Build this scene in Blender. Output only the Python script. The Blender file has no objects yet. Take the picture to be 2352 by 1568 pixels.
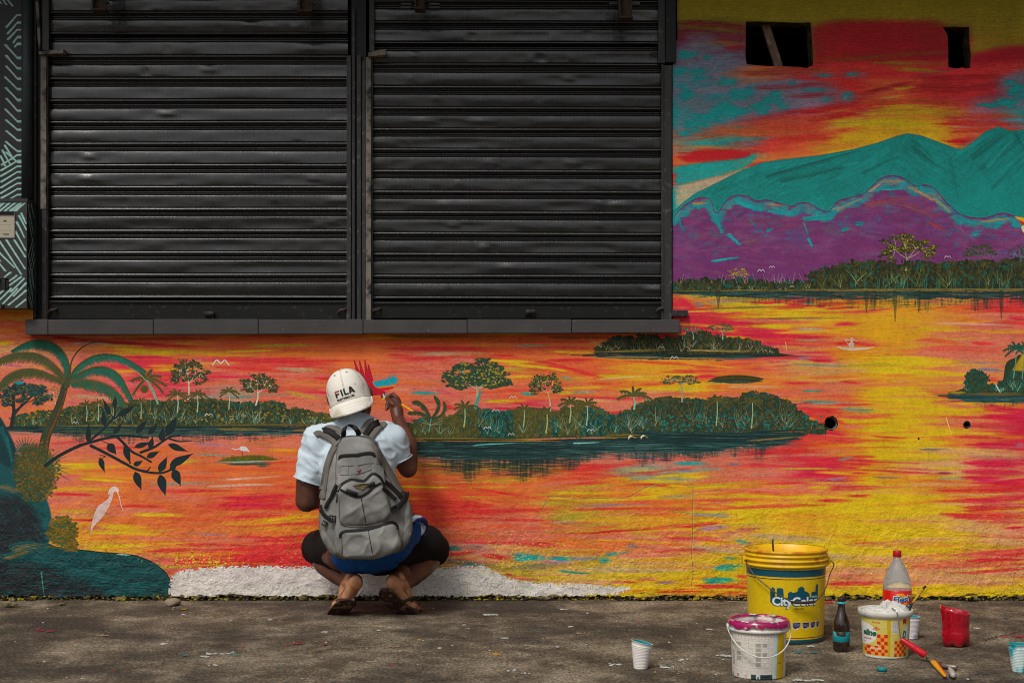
import bpy, bmesh, math, random
from math import sin, cos, pi, radians, sqrt, atan2, hypot
from mathutils import Vector, Matrix, noise
from mathutils.bvhtree import BVHTree
from mathutils.geometry import tessellate_polygon
random.seed(7)
scene = bpy.context.scene; COL = scene.collection
# ------------------------------------------------------------------ camera, light, exposure
F, DIST, EYE, HOR = 3500.0, 6.836, 0.967, 880.0      # focal length (2352-wide units), distance to wall, eye height, horizon line
cam = bpy.data.cameras.new('camera'); camo = bpy.data.objects.new('camera', cam); COL.objects.link(camo)
cam.sensor_width = 36; cam.lens = 36*F/2352; cam.shift_y = (HOR-784)/2352; cam.clip_start = .05; cam.clip_end = 400
camo.location = (0, -DIST, EYE); camo.rotation_euler = (radians(90), 0, 0); scene.camera = camo
world = bpy.data.worlds.new('World'); scene.world = world; world.use_nodes = True
wn = world.node_tree.nodes; wl = world.node_tree.links; bg = wn['Background']
sky = wn.new('ShaderNodeTexSky'); sky.sky_type = 'NISHITA'; sky.sun_disc = False
SUN_EL, SUN_AZ = radians(52), radians(210)
sky.sun_elevation = SUN_EL; sky.sun_rotation = SUN_AZ; sky.air_density = 1.0; sky.dust_density = 6.0; sky.ozone_density = 1.0
hs = wn.new('ShaderNodeHueSaturation'); hs.inputs['Saturation'].default_value = .38
wl.new(sky.outputs[0], hs.inputs['Color']); wl.new(hs.outputs[0], bg.inputs['Color']); bg.inputs['Strength'].default_value = .090
sun = bpy.data.lights.new('sun', 'SUN'); suno = bpy.data.objects.new('sun', sun); COL.objects.link(suno)
sun.energy = 1.6; sun.angle = radians(13); sun.color = (1, .95, .88)
sd = Vector((sin(SUN_AZ)*cos(SUN_EL), cos(SUN_AZ)*cos(SUN_EL), sin(SUN_EL)))
suno.rotation_euler = sd.to_track_quat('Z', 'Y').to_euler(); suno.location = sd*20
vs = scene.view_settings; vs.view_transform = 'Standard'; vs.look = 'None'; vs.exposure = 0.0; vs.gamma = 1; vs.use_curve_mapping = False
scene.render.engine = 'CYCLES'; scene.cycles.filter_width = 1.05
# ---------------------------------------------------------------- painting kit (numpy)
import numpy as np
RS = np.random.RandomState
def vnoise(h, w, sy, sx, seed):
    gh, gw = int(h/sy)+3, int(w/sx)+3
    g = RS(seed).rand(gh, gw).astype(np.float32)
    def ax(n, s):
        t = np.arange(n, dtype=np.float32)/s; i = t.astype(int); f = t-i; return i, f*f*(3-2*f)
    iy, fy = ax(h, sy); ix, fx = ax(w, sx)
    r = g[:, ix]*(1-fx)+g[:, ix+1]*fx
    fy = fy[:, None].astype(np.float32)
    return (r[iy]*(1-fy)+r[iy+1]*fy).astype(np.float32)
def fnoise(h, w, sy, sx, seed, octv=3):
    a = 0; s = 0
    for k in range(octv):
        a = a + vnoise(h, w, max(1.01, sy/2**k), max(1.01, sx/2**k), seed+k*17)*0.5**k; s += 0.5**k
    return a/s
def blur(m, r):
    r = int(round(r))
    if r < 1: return m
    for ax in (0, 1):
        p = np.pad(m, [(r+1, r) if a == ax else (0, 0) for a in (0, 1)], mode='edge')
        c = np.cumsum(p, axis=ax, dtype=np.float64)
        n = m.shape[ax]
        m = ((c[2*r+1:2*r+1+n] - c[:n]) if ax == 0 else (c[:, 2*r+1:2*r+1+n] - c[:, :n]))/(2*r+1)
    return m.astype(np.float32)
class Canvas:
    def __init__(s, w, h, col=(0, 0, 0), ox=0, oy=0, seed=3):
        s.w, s.h, s.ox, s.oy = w, h, ox, oy
        s.px = np.zeros((h, w, 3), np.float32); s.px[:] = np.array(col)/255.
        s.k, s.fx, s.fy = 1.0, 0.0, 0.0
        s.r = RS(seed)
        s.dry = np.clip(fnoise(h, w, 2.2, 26, 5, 2)*3.2-0.9, 0, 1)     # long bristle marks
        s.grit = np.clip(fnoise(h, w, 3, 3.5, 9, 2)*3.4-1.0, 0, 1)
    def frame(s, k=1.0, fx=0., fy=0.): s.k, s.fx, s.fy = k, fx, fy; return s
    def T(s, x, y): return x*s.k+s.fx-s.ox, y*s.k+s.fy-s.oy
    def box(s, x0, y0, x1, y1):
        x0, y0, x1, y1 = int(max(0, x0)), int(max(0, y0)), int(min(s.w, x1+2)), int(min(s.h, y1+2))
        return None if x1 <= x0 or y1 <= y0 else (x0, y0, x1, y1)
    def mix(s, b, m, col, dry=0., grit=0.):
        x0, y0, x1, y1 = b
        if dry: m = m*(1-dry+dry*s.dry[y0:y1, x0:x1])
        if grit: m = m*(1-grit+grit*s.grit[y0:y1, x0:x1])
        c = np.array(col, np.float32)/255.
        s.px[y0:y1, x0:x1] += (c-s.px[y0:y1, x0:x1])*m[..., None]
    def dab(s, x, y, rx, ry, col, a=1., ang=0., soft=.35, dry=0., grit=0.):
        x, y = s.T(x, y); rx *= s.k; ry *= s.k
        R = max(rx, ry)
        ca, sa = np.cos(ang), np.sin(ang)
        ex = np.hypot(rx*ca, ry*sa)*1.15+1; ey = np.hypot(rx*sa, ry*ca)*1.15+1
        b = s.box(x-ex, y-ey, x+ex, y+ey)
        if b is None: return
        X = np.arange(b[0], b[2], dtype=np.float32)[None]+.5-x; Y = np.arange(b[1], b[3], dtype=np.float32)[:, None]+.5-y
        u = (X*ca+Y*sa)/rx; v = (-X*sa+Y*ca)/ry
        d = np.sqrt(u*u+v*v); e = max(soft, .8/min(rx, ry) if min(rx, ry) > .8 else 1.)
        s.mix(b, np.clip((1+e*.5-d)/e, 0, 1)*a, col, dry, grit)
    def line(s, pts, w0, w1, col, a=1., dry=0.):
        P = [s.T(*p) for p in pts]; n = len(P)-1; w0 *= s.k; w1 *= s.k
        for i in range(n):
            (ax, ay), (bx, by) = P[i], P[i+1]
            wa = w0+(w1-w0)*i/n; wb = w0+(w1-w0)*(i+1)/n; W = max(wa, wb)/2+1.2
            b = s.box(min(ax, bx)-W, min(ay, by)-W, max(ax, bx)+W, max(ay, by)+W)
            if b is None: continue
            X = np.arange(b[0], b[2], dtype=np.float32)[None]+.5; Y = np.arange(b[1], b[3], dtype=np.float32)[:, None]+.5
            dx, dy = bx-ax, by-ay; L = dx*dx+dy*dy+1e-6
            t = np.clip(((X-ax)*dx+(Y-ay)*dy)/L, 0, 1)
            d = np.hypot(X-ax-t*dx, Y-ay-t*dy)-(wa+(wb-wa)*t)/2
            al = np.clip(.5-d, 0, 1)*a*min(1, max(wa, wb, .35))
            s.mix(b, al, col, dry)
    def poly(s, pts, col, a=1., soft=1, dry=0., grit=0., rough=0.):
        P = np.array([s.T(*p) for p in pts], np.float32)
        b = s.box(P[:, 0].min()-soft-2, P[:, 1].min()-soft-2, P[:, 0].max()+soft+2, P[:, 1].max()+soft+2)
        if b is None: return None
        X = np.arange(b[0], b[2], dtype=np.float32)+.5; m = np.zeros((b[3]-b[1], b[2]-b[0]), np.float32)
        for sub in (.25, .75):
            Y = np.arange(b[1], b[3], dtype=np.float32)+sub
            acc = np.zeros(m.shape, np.float32)
            for i in range(len(P)):
                x0, y0 = P[i]; x1, y1 = P[(i+1) % len(P)]
                if y0 == y1: continue
                sg = 1 if y1 > y0 else -1
                k = (Y >= min(y0, y1)) & (Y < max(y0, y1))
                if not k.any(): continue
                xi = x0+(Y[k]-y0)*(x1-x0)/(y1-y0)
                acc[k] += sg*np.clip(X[None]-xi[:, None]+.5, 0, 1)
            m += np.clip(np.abs(acc), 0, 1)*.5
        if soft > 1: m = blur(m, soft)
        if rough: m = np.clip((m-.5+(s.grit[b[1]:b[3], b[0]:b[2]]-.5)*rough*4*m*(1-m))*2.5+.5, 0, 1)
        s.mix(b, m*a, col, dry, grit)
        return b
def spl(pts, n=8):
    P = [np.array(p, float) for p in pts]; P = [2*P[0]-P[1]]+P+[2*P[-1]-P[-2]]; o = []
    for i in range(1, len(P)-2):
        for k in range(n):
            t = k/n; a, b, c, d = P[i-1:i+3]
            o.append(tuple(.5*((2*b)+(c-a)*t+(2*a-5*b+4*c-d)*t*t+(3*b-a-3*c+d)*t**3)))
    o.append(tuple(P[-2])); return o
# ---------------------------------------------------------------- the mural (units: 1/512 m; y grows downwards)
PAL = dict(R=(204, 42, 42), C=(200, 22, 60), D=(210, 84, 42), O=(214, 106, 46), S=(205, 108, 84), G=(212, 148, 28), Y=(207, 176, 10),
           K=(176, 150, 34), P=(204, 150, 96), T=(10, 150, 150), E=(136, 140, 122), V=(160, 112, 134), B=(120, 110, 14), X=(110, 118, 138), M=(120, 40, 60), c=(176,150,110))
def grid_field(rows, y0, dy, x0, dx, X, Y):
    g = np.array([[PAL[c] for c in r] for r in rows], np.float32)/255.
    u = np.clip((X-x0)/dx, 0, g.shape[1]-1.001); v = np.clip((Y-y0)/dy, 0, g.shape[0]-1.001)
    i = u.astype(int); j = v.astype(int); f = (u-i)[..., None]; h = (v-j)[..., None]
    f = f*f*(3-2*f); h = h*h*(3-2*h)
    return (g[j, i]*(1-f)+g[j, i+1]*f)*(1-h)+(g[j+1, i]*(1-f)+g[j+1, i+1]*f)*h
LOW = [r_[:8].replace("Y", "G")+r_[8:] for r_ in ["GGGGGGGGGCKRGSR", "YYYYYYYYYCYYGGR", "DDDDDDDDDCCOGSS", "PSYOOORDOGCSGSS", "SSCSROSKDGOPYYS", "SSCSSSSOOYOOGSS", "OSSESOSCSSSSYYR",
       "SSSSSSSSSSSRYSC", "SSSSSSSSSSSRYOC", "SSOSOOSSSSSRYPS", "YYOODDKGRESCYPC", "YSOSODDOOYOSYOR", "SSORRDRDKDYYYYS", "YYOOGDDSKGYGYPS",
       "YYGSRRSSOSPYYYP", "YKSRRRVPKPYYPSR", "YYSRRRKKPYYPSPP", "YYYYYYKKYYRYYYY"]]
UP = ["BBBBBBBBB", "BBBBBBBBB", "MMMBRRBMB", "XXMBRRMRR", "TXORRRRRR", "XXXXRORRX", "TTXVRDRRT", "TTRRGYGVT", "STRDYYYDX", "OOOOYYYRR", "RSOOYYGRR", "TTROYYYRR", "TTTSYYYRR"]  # upper sky; the B rows are yellow with canopy shade in the colour
def strokes(cv, lst):
    for x0, y0, x1, y1, w, c in lst:
        col = PAL[c] if isinstance(c, str) else c
        cv.dab((x0+x1)/2, (y0+y1)/2, np.hypot(x1-x0, y1-y0)*.47, w*.85, col, .55, np.arctan2(y1-y0, x1-x0), .9, .75)
        px = w*cv.k; n = max(2, int(px*1.5)+3); wig = cv.r.uniform(-.25, .25)*w
        for k in range(n):
            t = np.clip(cv.r.normal(0, .5), -1.1, 1.1)
            a, b = cv.r.uniform(-.35, .35, 2); L = 1-.35*abs(t)
            cx, cy = (x0+x1)/2, (y0+y1)/2; hx, hy = (x1-x0)/2, (y1-y0)/2
            cc = np.clip(np.array(col)+cv.r.normal(0, 7), 0, 255)
            cv.line([(cx-hx*(L+a), cy-hy*L+t*w), (cx-hx*.3, cy-hy*.3+t*w+wig), (cx+hx*.4, cy+hy*.4+t*w+wig*.6+cv.r.uniform(-1, 1)), (cx+hx*(L+b), cy+hy*L+t*w)], cv.r.uniform(1.5, 3.6)/cv.k, .8/cv.k, cc, cv.r.uniform(.45, .9), .6)
def treeline(cv, top, ybase, cols, n, lw=(2.2, 6), twigs=20, twigcol=(150, 160, 120), up=1.):
    xs = [p[0] for p in top]; ys = [p[1] for p in top]
    for k in range(n):
        x = cv.r.uniform(xs[0], xs[-1]); yt = np.interp(x, xs, ys); h = ybase-yt
        if h < 1: continue
        y = yt+h*(cv.r.rand()**.8)
        c = cols[cv.r.randint(len(cols))]
        r = cv.r.uniform(*lw)
        cv.dab(x, y, r, r*cv.r.uniform(.32, .6), c, .92, cv.r.uniform(-2.4, -.7)*up, .5)
    W_ = xs[-1]-xs[0]; R0 = sum(lw)/2
    for k in range(int(W_/(R0*1.15)) if n else 0):                                    # separate bushes standing above the mass
        x = cv.r.uniform(xs[0], xs[-1]); y = np.interp(x, xs, ys)-cv.r.uniform(-.2, 1.5)*R0; c = cols[cv.r.randint(len(cols))]; q = R0*cv.r.uniform(.8, 2.2)
        if ybase-y < R0*2: continue
        for j in range(12): cv.dab(x+cv.r.normal(0, q*.55), y+abs(cv.r.normal(0, q*.45)), R0*.8, R0*.36, cols[cv.r.randint(len(cols))] if j % 3 == 0 else c, .92, cv.r.uniform(-2.6, -.5), .5)
    for k in range(twigs):
        x = cv.r.uniform(xs[0]+4, xs[-1]-4); yt = np.interp(x, xs, ys); h = (ybase-yt)
        if h < 4: continue
        y = ybase-cv.r.uniform(.05, .35)*h; L = h*cv.r.uniform(.35, .75)
        for q in range(cv.r.randint(2, 6)):
            a = -np.pi/2+cv.r.uniform(-.9, .9); m = (x+np.cos(a)*L*.5, y+np.sin(a)*L*.5)
            a2 = a+cv.r.uniform(-.4, .4)
            cv.line([(x, y), m, (m[0]+np.cos(a2)*L*.45, m[1]+np.sin(a2)*L*.45)], 1.2/cv.k, .7/cv.k, twigcol, .5)
def reflect(cv, x0, x1, y0, y1, col=(10, 42, 40), n=260, lo=.35, soft_top=True, fade=None):
    for k in range(n):
        x = cv.r.uniform(x0, x1); f = 1-abs(2*(x-x0)/(x1-x0)-1)**4
        t = cv.r.rand()**1.6; y = y0+(y1-y0)*t*lo*f
        cv.line([(x-cv.r.uniform(8, 60)/cv.k*.4, y), (x+cv.r.uniform(8, 60)/cv.k*.4, y+cv.r.uniform(-1, 1))], 2.6/cv.k, 1.6/cv.k, col, .75, .3)
    for k in range(int(n*1.1)):
        x = cv.r.uniform(x0, x1); f = max(.15, 1-abs(2*(x-x0)/(x1-x0)-1)**3)
        yb = y0+(y1-y0)*cv.r.uniform(.3, 1.)*f*(.85+.12*np.sin(x*.045*cv.k)+.10*np.sin(x*.11*cv.k))
        cv.line([(x, y0), (x+cv.r.uniform(-1, 1), yb)], 5.5/cv.k, 3.5/cv.k, col, .15, .5)
        if k % 3 == 0: L = cv.r.uniform(4, 18)/cv.k; cv.line([(x-L, yb), (x+L, yb)], 2.2/cv.k, 1.4/cv.k, col, .2, .7)
    for k in range(int(n*.25)):
        x = cv.r.uniform(x0, x1); y = y0+(y1-y0)*cv.r.rand()*lo; L = cv.r.uniform(10, 40)/cv.k
        cv.line([(x-L, y), (x, y+cv.r.uniform(-1.5, 1.5)), (x+L, y+cv.r.uniform(-1, 1))], .9/cv.k, .5/cv.k, (70, 110, 100), .6)
def crown(cv, cx, cy, rx, ry, base, cols, n=150, tips=None, bark=(165, 165, 130), seed=1, gap=.0):
    r = RS(seed)
    cl = [(cx+rx*np.cos(t_)*r.uniform(.55, .98), cy-ry*np.sin(t_)*r.uniform(.55, 1.)) for t_ in np.linspace(-.7, np.pi+.7, 16)]+[(cx+rx*r.uniform(-.5, .5), cy+ry*r.uniform(-.6, .5)) for _ in range(13)]
    cl = [(x, y) for x, y in cl if ((x-cx)/rx)**2+((y-cy)/ry)**2 < .95]+[(cx, cy-ry*.5), (cx-rx*.6, cy), (cx+rx*.6, cy+.1*ry), (cx-rx*.75, cy+.35*ry), (cx+rx*.78, cy+.3*ry)]
    def leaves(m, cc, sz, up=0.):
        for k in range(m):
            q = cl[r.randint(len(cl))]; x = q[0]+r.normal(0, rx*.10); y = q[1]+r.normal(0, ry*.07)-up*ry
            c = cc[r.randint(len(cc))]; z = rx*r.uniform(.5, 1.)*sz
            cv.dab(x, y, z, z*.55, c, .93, r.uniform(-.6, .6), .5)
    leaves(int(n*1.3), cols, .085)
    fork = (cx+(base[0]-cx)*.3, cy+ry*.6)
    cv.line([base, ((base[0]+fork[0])/2+rx*.04, (base[1]+fork[1])/2), fork], rx*.10, rx*.05, bark, .95)
    mains = [(cx+rx*t, cy+ry*(-.1+.25*abs(t))) for t in (-.45, -.1, .3, .55)]
    for m in mains: cv.line([fork, ((fork[0]+m[0])/2, (fork[1]+m[1])/2+ry*.08), m], rx*.035, rx*.02, bark, .85)
    for q in cl:
        m = min(mains, key=lambda p: abs(p[0]-q[0])+abs(p[1]-q[1]))
        cv.line([m, ((m[0]+q[0])/2+r.uniform(-.05, .05)*rx, (m[1]+q[1])/2-ry*.05), q], rx*.026, rx*.014, bark, .85)
    leaves(int(n*.7), cols, .06, .05)
    if tips: leaves(n//3, [tuple(v*.82 for v in tips), cols[0]], .05, .1)
def palm(cv, cx, cy, size, base, col=(78, 78, 30), col2=(60, 62, 26), bark=(150, 160, 120), angs=(-2.9, -2.4, -1.8, -1.2, -.6, -.1, .35, 2.85)):
    cv.line([base, ((base[0]+cx)/2+size*.06, (base[1]+cy)/2), (cx, cy)], size*.12, size*.07, bark, .95)
    for a in angs:
        a += cv.r.uniform(-.12, .12); L = size*cv.r.uniform(.85, 1.1)
        pts = [(cx, cy)]
        for t in (.25, .5, .75, 1.):
            pts.append((cx+np.cos(a)*L*t, cy+np.sin(a)*L*t*.9+L*.42*t*t))
        cv.line(pts, size*.14, size*.12, col, .95)
        for p, q in zip(pts[1:], pts[2:]):
            for k in range(3):
                x = p[0]+(q[0]-p[0])*k/3; y = p[1]+(q[1]-p[1])*k/3
                cv.line([(x, y), (x+cv.r.uniform(-.08, .1)*size, y+size*.17)], size*.05, size*.02, col2, .9)
def bird(cv, x, y, s, col=(225, 230, 225)):
    cv.line(spl([(x-s, y+s*.35), (x-s*.5, y-s*.25), (x, y+s*.15), (x+s*.5, y-s*.25), (x+s, y+s*.4)], 3), s*.16, s*.12, col, .95)
def frond(cv, pts, w, dark, mid, hi, drop=1., n=130, side=1):
    S = np.array(spl(pts, 14)); m = len(S)
    for k in range(n):
        i = min(m-2, int(k/n*(m-1))); p = S[i]; t = S[min(m-1, i+1)]-p; t = t/(np.hypot(*t)+1e-6); f = k/n
        L = w*(np.sin(np.pi*min(1, f*.88+.10))**.55)*cv.r.uniform(.75, 1.1)
        nx, ny = (-t[1]*side, t[0]*side)
        q = (p[0]+(nx*.8+t[0]*.5)*L, p[1]+(ny*.8+t[1]*.5)*L+drop*L*.25)
        cv.line([tuple(p), ((p[0]+q[0])/2+nx*L*.1, (p[1]+q[1])/2), q], 12, 2, (dark, mid, dark)[cv.r.randint(3)], .8)
        if k % 2 == 0: cv.line([tuple(p), (p[0]-nx*L*.22, p[1]-ny*L*.22)], 5, 1.5, hi, .8)
    cv.line([tuple(q) for q in S], 15, 5, hi, .85); cv.line([tuple(q) for q in S], 3, 2, (96, 92, 40), .7)
def leaf(cv, x, y, tx, ty, w, col=(14, 34, 36)):
    dx, dy = tx-x, ty-y; nx, ny = -dy, dx; L = np.hypot(dx, dy); nx, ny = nx/L*w, ny/L*w
    P = lambda t, s: (x+dx*t+nx*s, y+dy*t+ny*s)
    cv.poly(spl([P(0, 0), P(.18, .75), P(.4, 1), P(.68, .62), P(.86, .2), P(1, .12)], 4)+spl([P(1, .08), P(.84, -.2), P(.62, -.6), P(.36, -.95), P(.15, -.7), P(0, 0)], 4), col, 1, 1)
    cv.line([P(.05, 0), P(.75, .05)], .8, .5, (40, 60, 58), .5)
def paint_mural():
    W_, H_ = 3300, 1780; OX, OY = -480, -330
    cv = Canvas(W_, H_, (200, 120, 60), OX, OY)
    h, w = H_, W_
    Y, X = np.mgrid[0:h, 0:w].astype(np.float32); X += OX; Y += OY
    n1 = fnoise(h, w, 9, 150, 11, 3)-.5; n2 = fnoise(h, w, 30, 120, 31, 2)-.5; n3 = fnoise(h, w, 5, 60, 51, 2)-.5
    low = grid_field(LOW, 680, 40, 0, 168, X+n2*180+n1*60, Y+n1*95+n3*40)
    up = grid_field(UP, 0, 40, 1550, 100, X+n2*110, Y+n1*55+n3*26+(X-1900)*.03)
    k = np.clip((Y-560)/60, 0, 1)[..., None]
    cv.px[:] = up*(1-k)+low*k
    cv.px += ((fnoise(h, w, 2.0, 30, 71, 2)-.5)*.10)[..., None]+(fnoise(h, w, 60, 90, 81, 2)-.5)[..., None]*.06
    rr = cv.r
    # loose brushwork everywhere, colours borrowed from near by
    for q in range(2600):
        x = rr.uniform(-480, 2820); y = rr.uniform(690, 1370)
        g = LOW[int(np.clip((y-680)/40+rr.normal(0, .8), 0, 17))][int(np.clip(x/168+rr.normal(0, .7), 0, 14))]
        c = np.array(PAL[g])+rr.normal(0, 9, 3); L = rr.uniform(25, 120); sl = rr.uniform(-.06, .05)*(1 if x < 1500 else 1.6)
        wd = rr.uniform(1.2, 4.5)
        strokes(cv.frame(), [(x-L, y-L*sl, x+L, y+L*sl, wd, tuple(np.clip(c, 0, 255)))]) if q % 3 == 0 else cv.dab(x, y, L, wd, c, rr.uniform(.3, .75), sl, .6, .7)
    for q in range(700):
        x = rr.uniform(1540, 2820); y = rr.uniform(60, 470)
        g = UP[int(np.clip(y/40+rr.normal(0, .5), 2, 12))][int(np.clip((x-1550)/100+rr.normal(0, .5), 0, 8))]
        c = np.array(PAL[g])+rr.normal(0, 8, 3); L = rr.uniform(20, 80)
        cv.dab(x, y, L, rr.uniform(2, 7), c, rr.uniform(.25, .6), rr.uniform(-.22, .02), .7, .6)
    def soften(a):
        p = cv.px.copy()
        for ch in range(3):
            m = cv.px[..., ch]; q = np.zeros_like(m)
            for dy in (-2, -1, 0, 1, 2): q += np.roll(m, dy, 0)*(.12, .23, .3, .23, .12)[dy+2]
            q2 = np.zeros_like(m)
            for dx in (-9, -6, -3, 0, 3, 6, 9): q2 += np.roll(q, dx, 1)/7
            p[..., ch] = m*(1-a)+q2*a
        cv.px[:] = p
    soften(.8)
    # named strokes, water and lower sky ------------------------------------------------
    z = .33694
    cv.frame(z, 0, 763.7); strokes(cv, [
        (260, 25, 1300, 95, 16, (150, 22, 20)), (500, 45, 1500, 40, 12, (170, 60, 15)), (900, 85, 1330, 105, 10, 'R'), (800, 110, 1150, 145, 14, 'Y'), (700, 90, 1000, 90, 7, 'K'),
        (0, 75, 80, 70, 18, 'Y'), (150, 70, 330, 60, 8, 'P'), (0, 120, 200, 110, 16, 'P'), (850, 165, 1200, 170, 12, 'C'), (1000, 350, 1350, 365, 26, (200, 50, 70)), (1050, 400, 1300, 400, 18, (200, 60, 80)),
        (1400, 185, 2200, 200, 14, 'R'), (1650, 210, 2352, 190, 10, 'R'), (1500, 235, 1900, 260, 9, 'R'), (2150, 310, 2352, 300, 14, 'R'), (1850, 370, 2250, 375, 12, 'D'), (1650, 120, 2100, 100, 10, 'O'),
        (1750, 90, 2150, 85, 10, 'K'), (1550, 130, 1900, 120, 7, 'Y'), (1900, 250, 2200, 255, 16, 'c'), (1950, 400, 2180, 450, 16, 'K'), (1560, 440, 1720, 440, 9, 'T'), (1380, 440, 1560, 435, 8, 'E'),
        (520, 70, 760, 75, 7, 'E'), (150, 150, 200, 400, 10, 'S'), (50, 225, 150, 230, 8, (190, 80, 130)), (540, 200, 800, 200, 14, (215, 95, 80)), (560, 290, 800, 290, 12, 'S'), (530, 430, 760, 450, 12, 'c'), (450, 480, 540, 480, 14, (205, 90, 100)),
        (360, 760, 700, 740, 14, (200, 70, 70)), (430, 830, 900, 850, 12, (210, 110, 60)), (380, 900, 700, 895, 14, 'Y'), (520, 920, 1000, 900, 12, 'G'), (700, 790, 1000, 780, 10, 'R'), (1000, 760, 1500, 740, 12, 'S'),
        (1150, 900, 1350, 870, 16, 'K'), (1350, 830, 1550, 840, 10, 'E'), (1850, 800, 2050, 800, 12, 'G'), (1400, 940, 2000, 930, 16, 'D'), (1700, 900, 2050, 880, 10, (200, 60, 40)), (1340, 760, 1560, 770, 8, 'V'), (1900, 760, 2100, 755, 8, 'S')])
    cv.frame(z, 0, 1062.3); strokes(cv, [
        (430, 40, 700, 20, 9, 'Y'), (560, 60, 1000, 40, 8, 'O'), (400, 100, 560, 90, 16, (205, 90, 90)), (560, 110, 900, 130, 8, 'Y'), (400, 180, 640, 165, 12, 'G'), (380, 215, 620, 220, 12, 'R'), (390, 245, 520, 250, 10, 'S'),
        (1050, 150, 1450, 140, 9, 'E'), (1450, 160, 1850, 145, 6, (200, 170, 150)), (1500, 115, 1900, 90, 5, (205, 175, 160)), (1550, 280, 2000, 235, 26, 'R'), (1540, 290, 1900, 285, 16, 'C'), (1600, 250, 2000, 220, 9, 'C'),
        (820, 290, 1250, 310, 10, 'R'), (1550, 370, 1950, 355, 15, 'R'), (1250, 215, 1900, 195, 10, 'O'), (1150, 100, 1500, 100, 10, 'D'), (1900, 120, 2010, 90, 10, 'D'), (950, 350, 1250, 355, 12, 'Y'), (420, 330, 640, 340, 10, 'K'),
        (500, 390, 700, 395, 8, 'R'), (700, 430, 1000, 450, 22, 'Y'), (620, 470, 1100, 480, 14, 'Y'), (600, 520, 900, 500, 10, 'O'), (620, 575, 1000, 560, 16, 'Y'), (1150, 380, 1500, 390, 14, 'D'), (1500, 420, 2170, 385, 16, 'G'), (1650, 480, 2170, 470, 12, 'O'),
        (1780, 400, 2170, 360, 8, 'Y'), (1300, 480, 1550, 490, 6, 'V'), (1850, 510, 2170, 490, 8, 'R'), (1350, 540, 1800, 520, 12, 'S'), (1500, 590, 2150, 570, 20, 'R'), (1600, 650, 2150, 640, 26, 'R'), (1250, 560, 1700, 560, 15, (198, 60, 50)),
        (1000, 600, 1350, 590, 12, 'R'), (2050, 530, 2150, 530, 8, 'K'), (1200, 460, 1500, 440, 10, 'O'), (700, 270, 1100, 260, 8, 'O'), (1100, 300, 1500, 320, 10, 'O')])
    cv.frame(z, 895.8, 746.5); strokes(cv, [
        (0, 75, 700, 78, 10, (120, 90, 10)), (0, 100, 1400, 100, 16, (185, 85, 10)), (1100, 80, 1500, 85, 8, (130, 55, 10)), (200, 155, 640, 160, 13, 'R'), (0, 160, 220, 165, 8, 'R'), (0, 200, 150, 205, 8, 'R'), (640, 130, 1300, 130, 12, 'O'), (850, 140, 1100, 140, 5, 'E'),
        (200, 195, 600, 190, 12, 'c'), (700, 205, 880, 210, 9, 'R'), (650, 235, 1000, 250, 10, 'Y'), (750, 255, 1300, 320, 10, 'Y'), (1000, 240, 1420, 350, 10, (200, 40, 40)), (1250, 310, 1440, 350, 10, 'R'), (1080, 270, 1250, 300, 9, 'R'), (900, 210, 1300, 220, 10, 'O'),
        (1100, 180, 1420, 190, 12, 'Y'), (1150, 235, 1400, 230, 10, 'R'), (1440, 345, 1850, 350, 8, 'Y'), (1500, 290, 2050, 285, 12, 'G'), (1850, 320, 2100, 322, 4, 'C'), (1840, 335, 2120, 340, 6, 'Y'), (2060, 352, 2240, 350, 10, 'C'), (1400, 370, 1830, 340, 4, (205, 175, 120)),
        (1350, 395, 1680, 385, 14, 'D'), (850, 400, 950, 400, 8, 'S'), (1180, 350, 1240, 380, 14, 'E'), (830, 350, 1000, 345, 6, 'Y'), (1150, 460, 1420, 450, 12, 'E'), (1180, 430, 1500, 420, 8, 'Y'), (900, 460, 1000, 475, 8, 'T'), (660, 520, 900, 510, 14, 'Y'), (700, 540, 1000, 560, 12, 'S'), (1160, 470, 1250, 460, 12, 'Y'),
        (150, 460, 330, 465, 9, 'T'), (330, 440, 480, 490, 18, (205, 80, 90)), (300, 560, 430, 600, 16, 'S'), (360, 540, 450, 570, 14, 'R'), (740, 565, 1150, 575, 8, 'C'), (1200, 500, 1560, 520, 12, 'P'), (1500, 600, 1600, 590, 14, 'R'), (1000, 610, 1060, 590, 10, 'G'),
        (0, 390, 340, 400, 9, 'O'), (0, 440, 150, 440, 10, 'P'), (100, 340, 400, 345, 10, 'S'), (100, 400, 380, 400, 10, 'O'), (120, 640, 170, 640, 14, (200, 70, 90)), (1760, 510, 1900, 515, 8, 'T'), (1950, 440, 2100, 430, 10, 'E'), (1700, 430, 2300, 440, 10, 'Y'), (1600, 460, 1900, 455, 10, 'P'),
        (2000, 250, 2352, 290, 10, 'G'), (2100, 480, 2352, 480, 14, 'O')])
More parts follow.
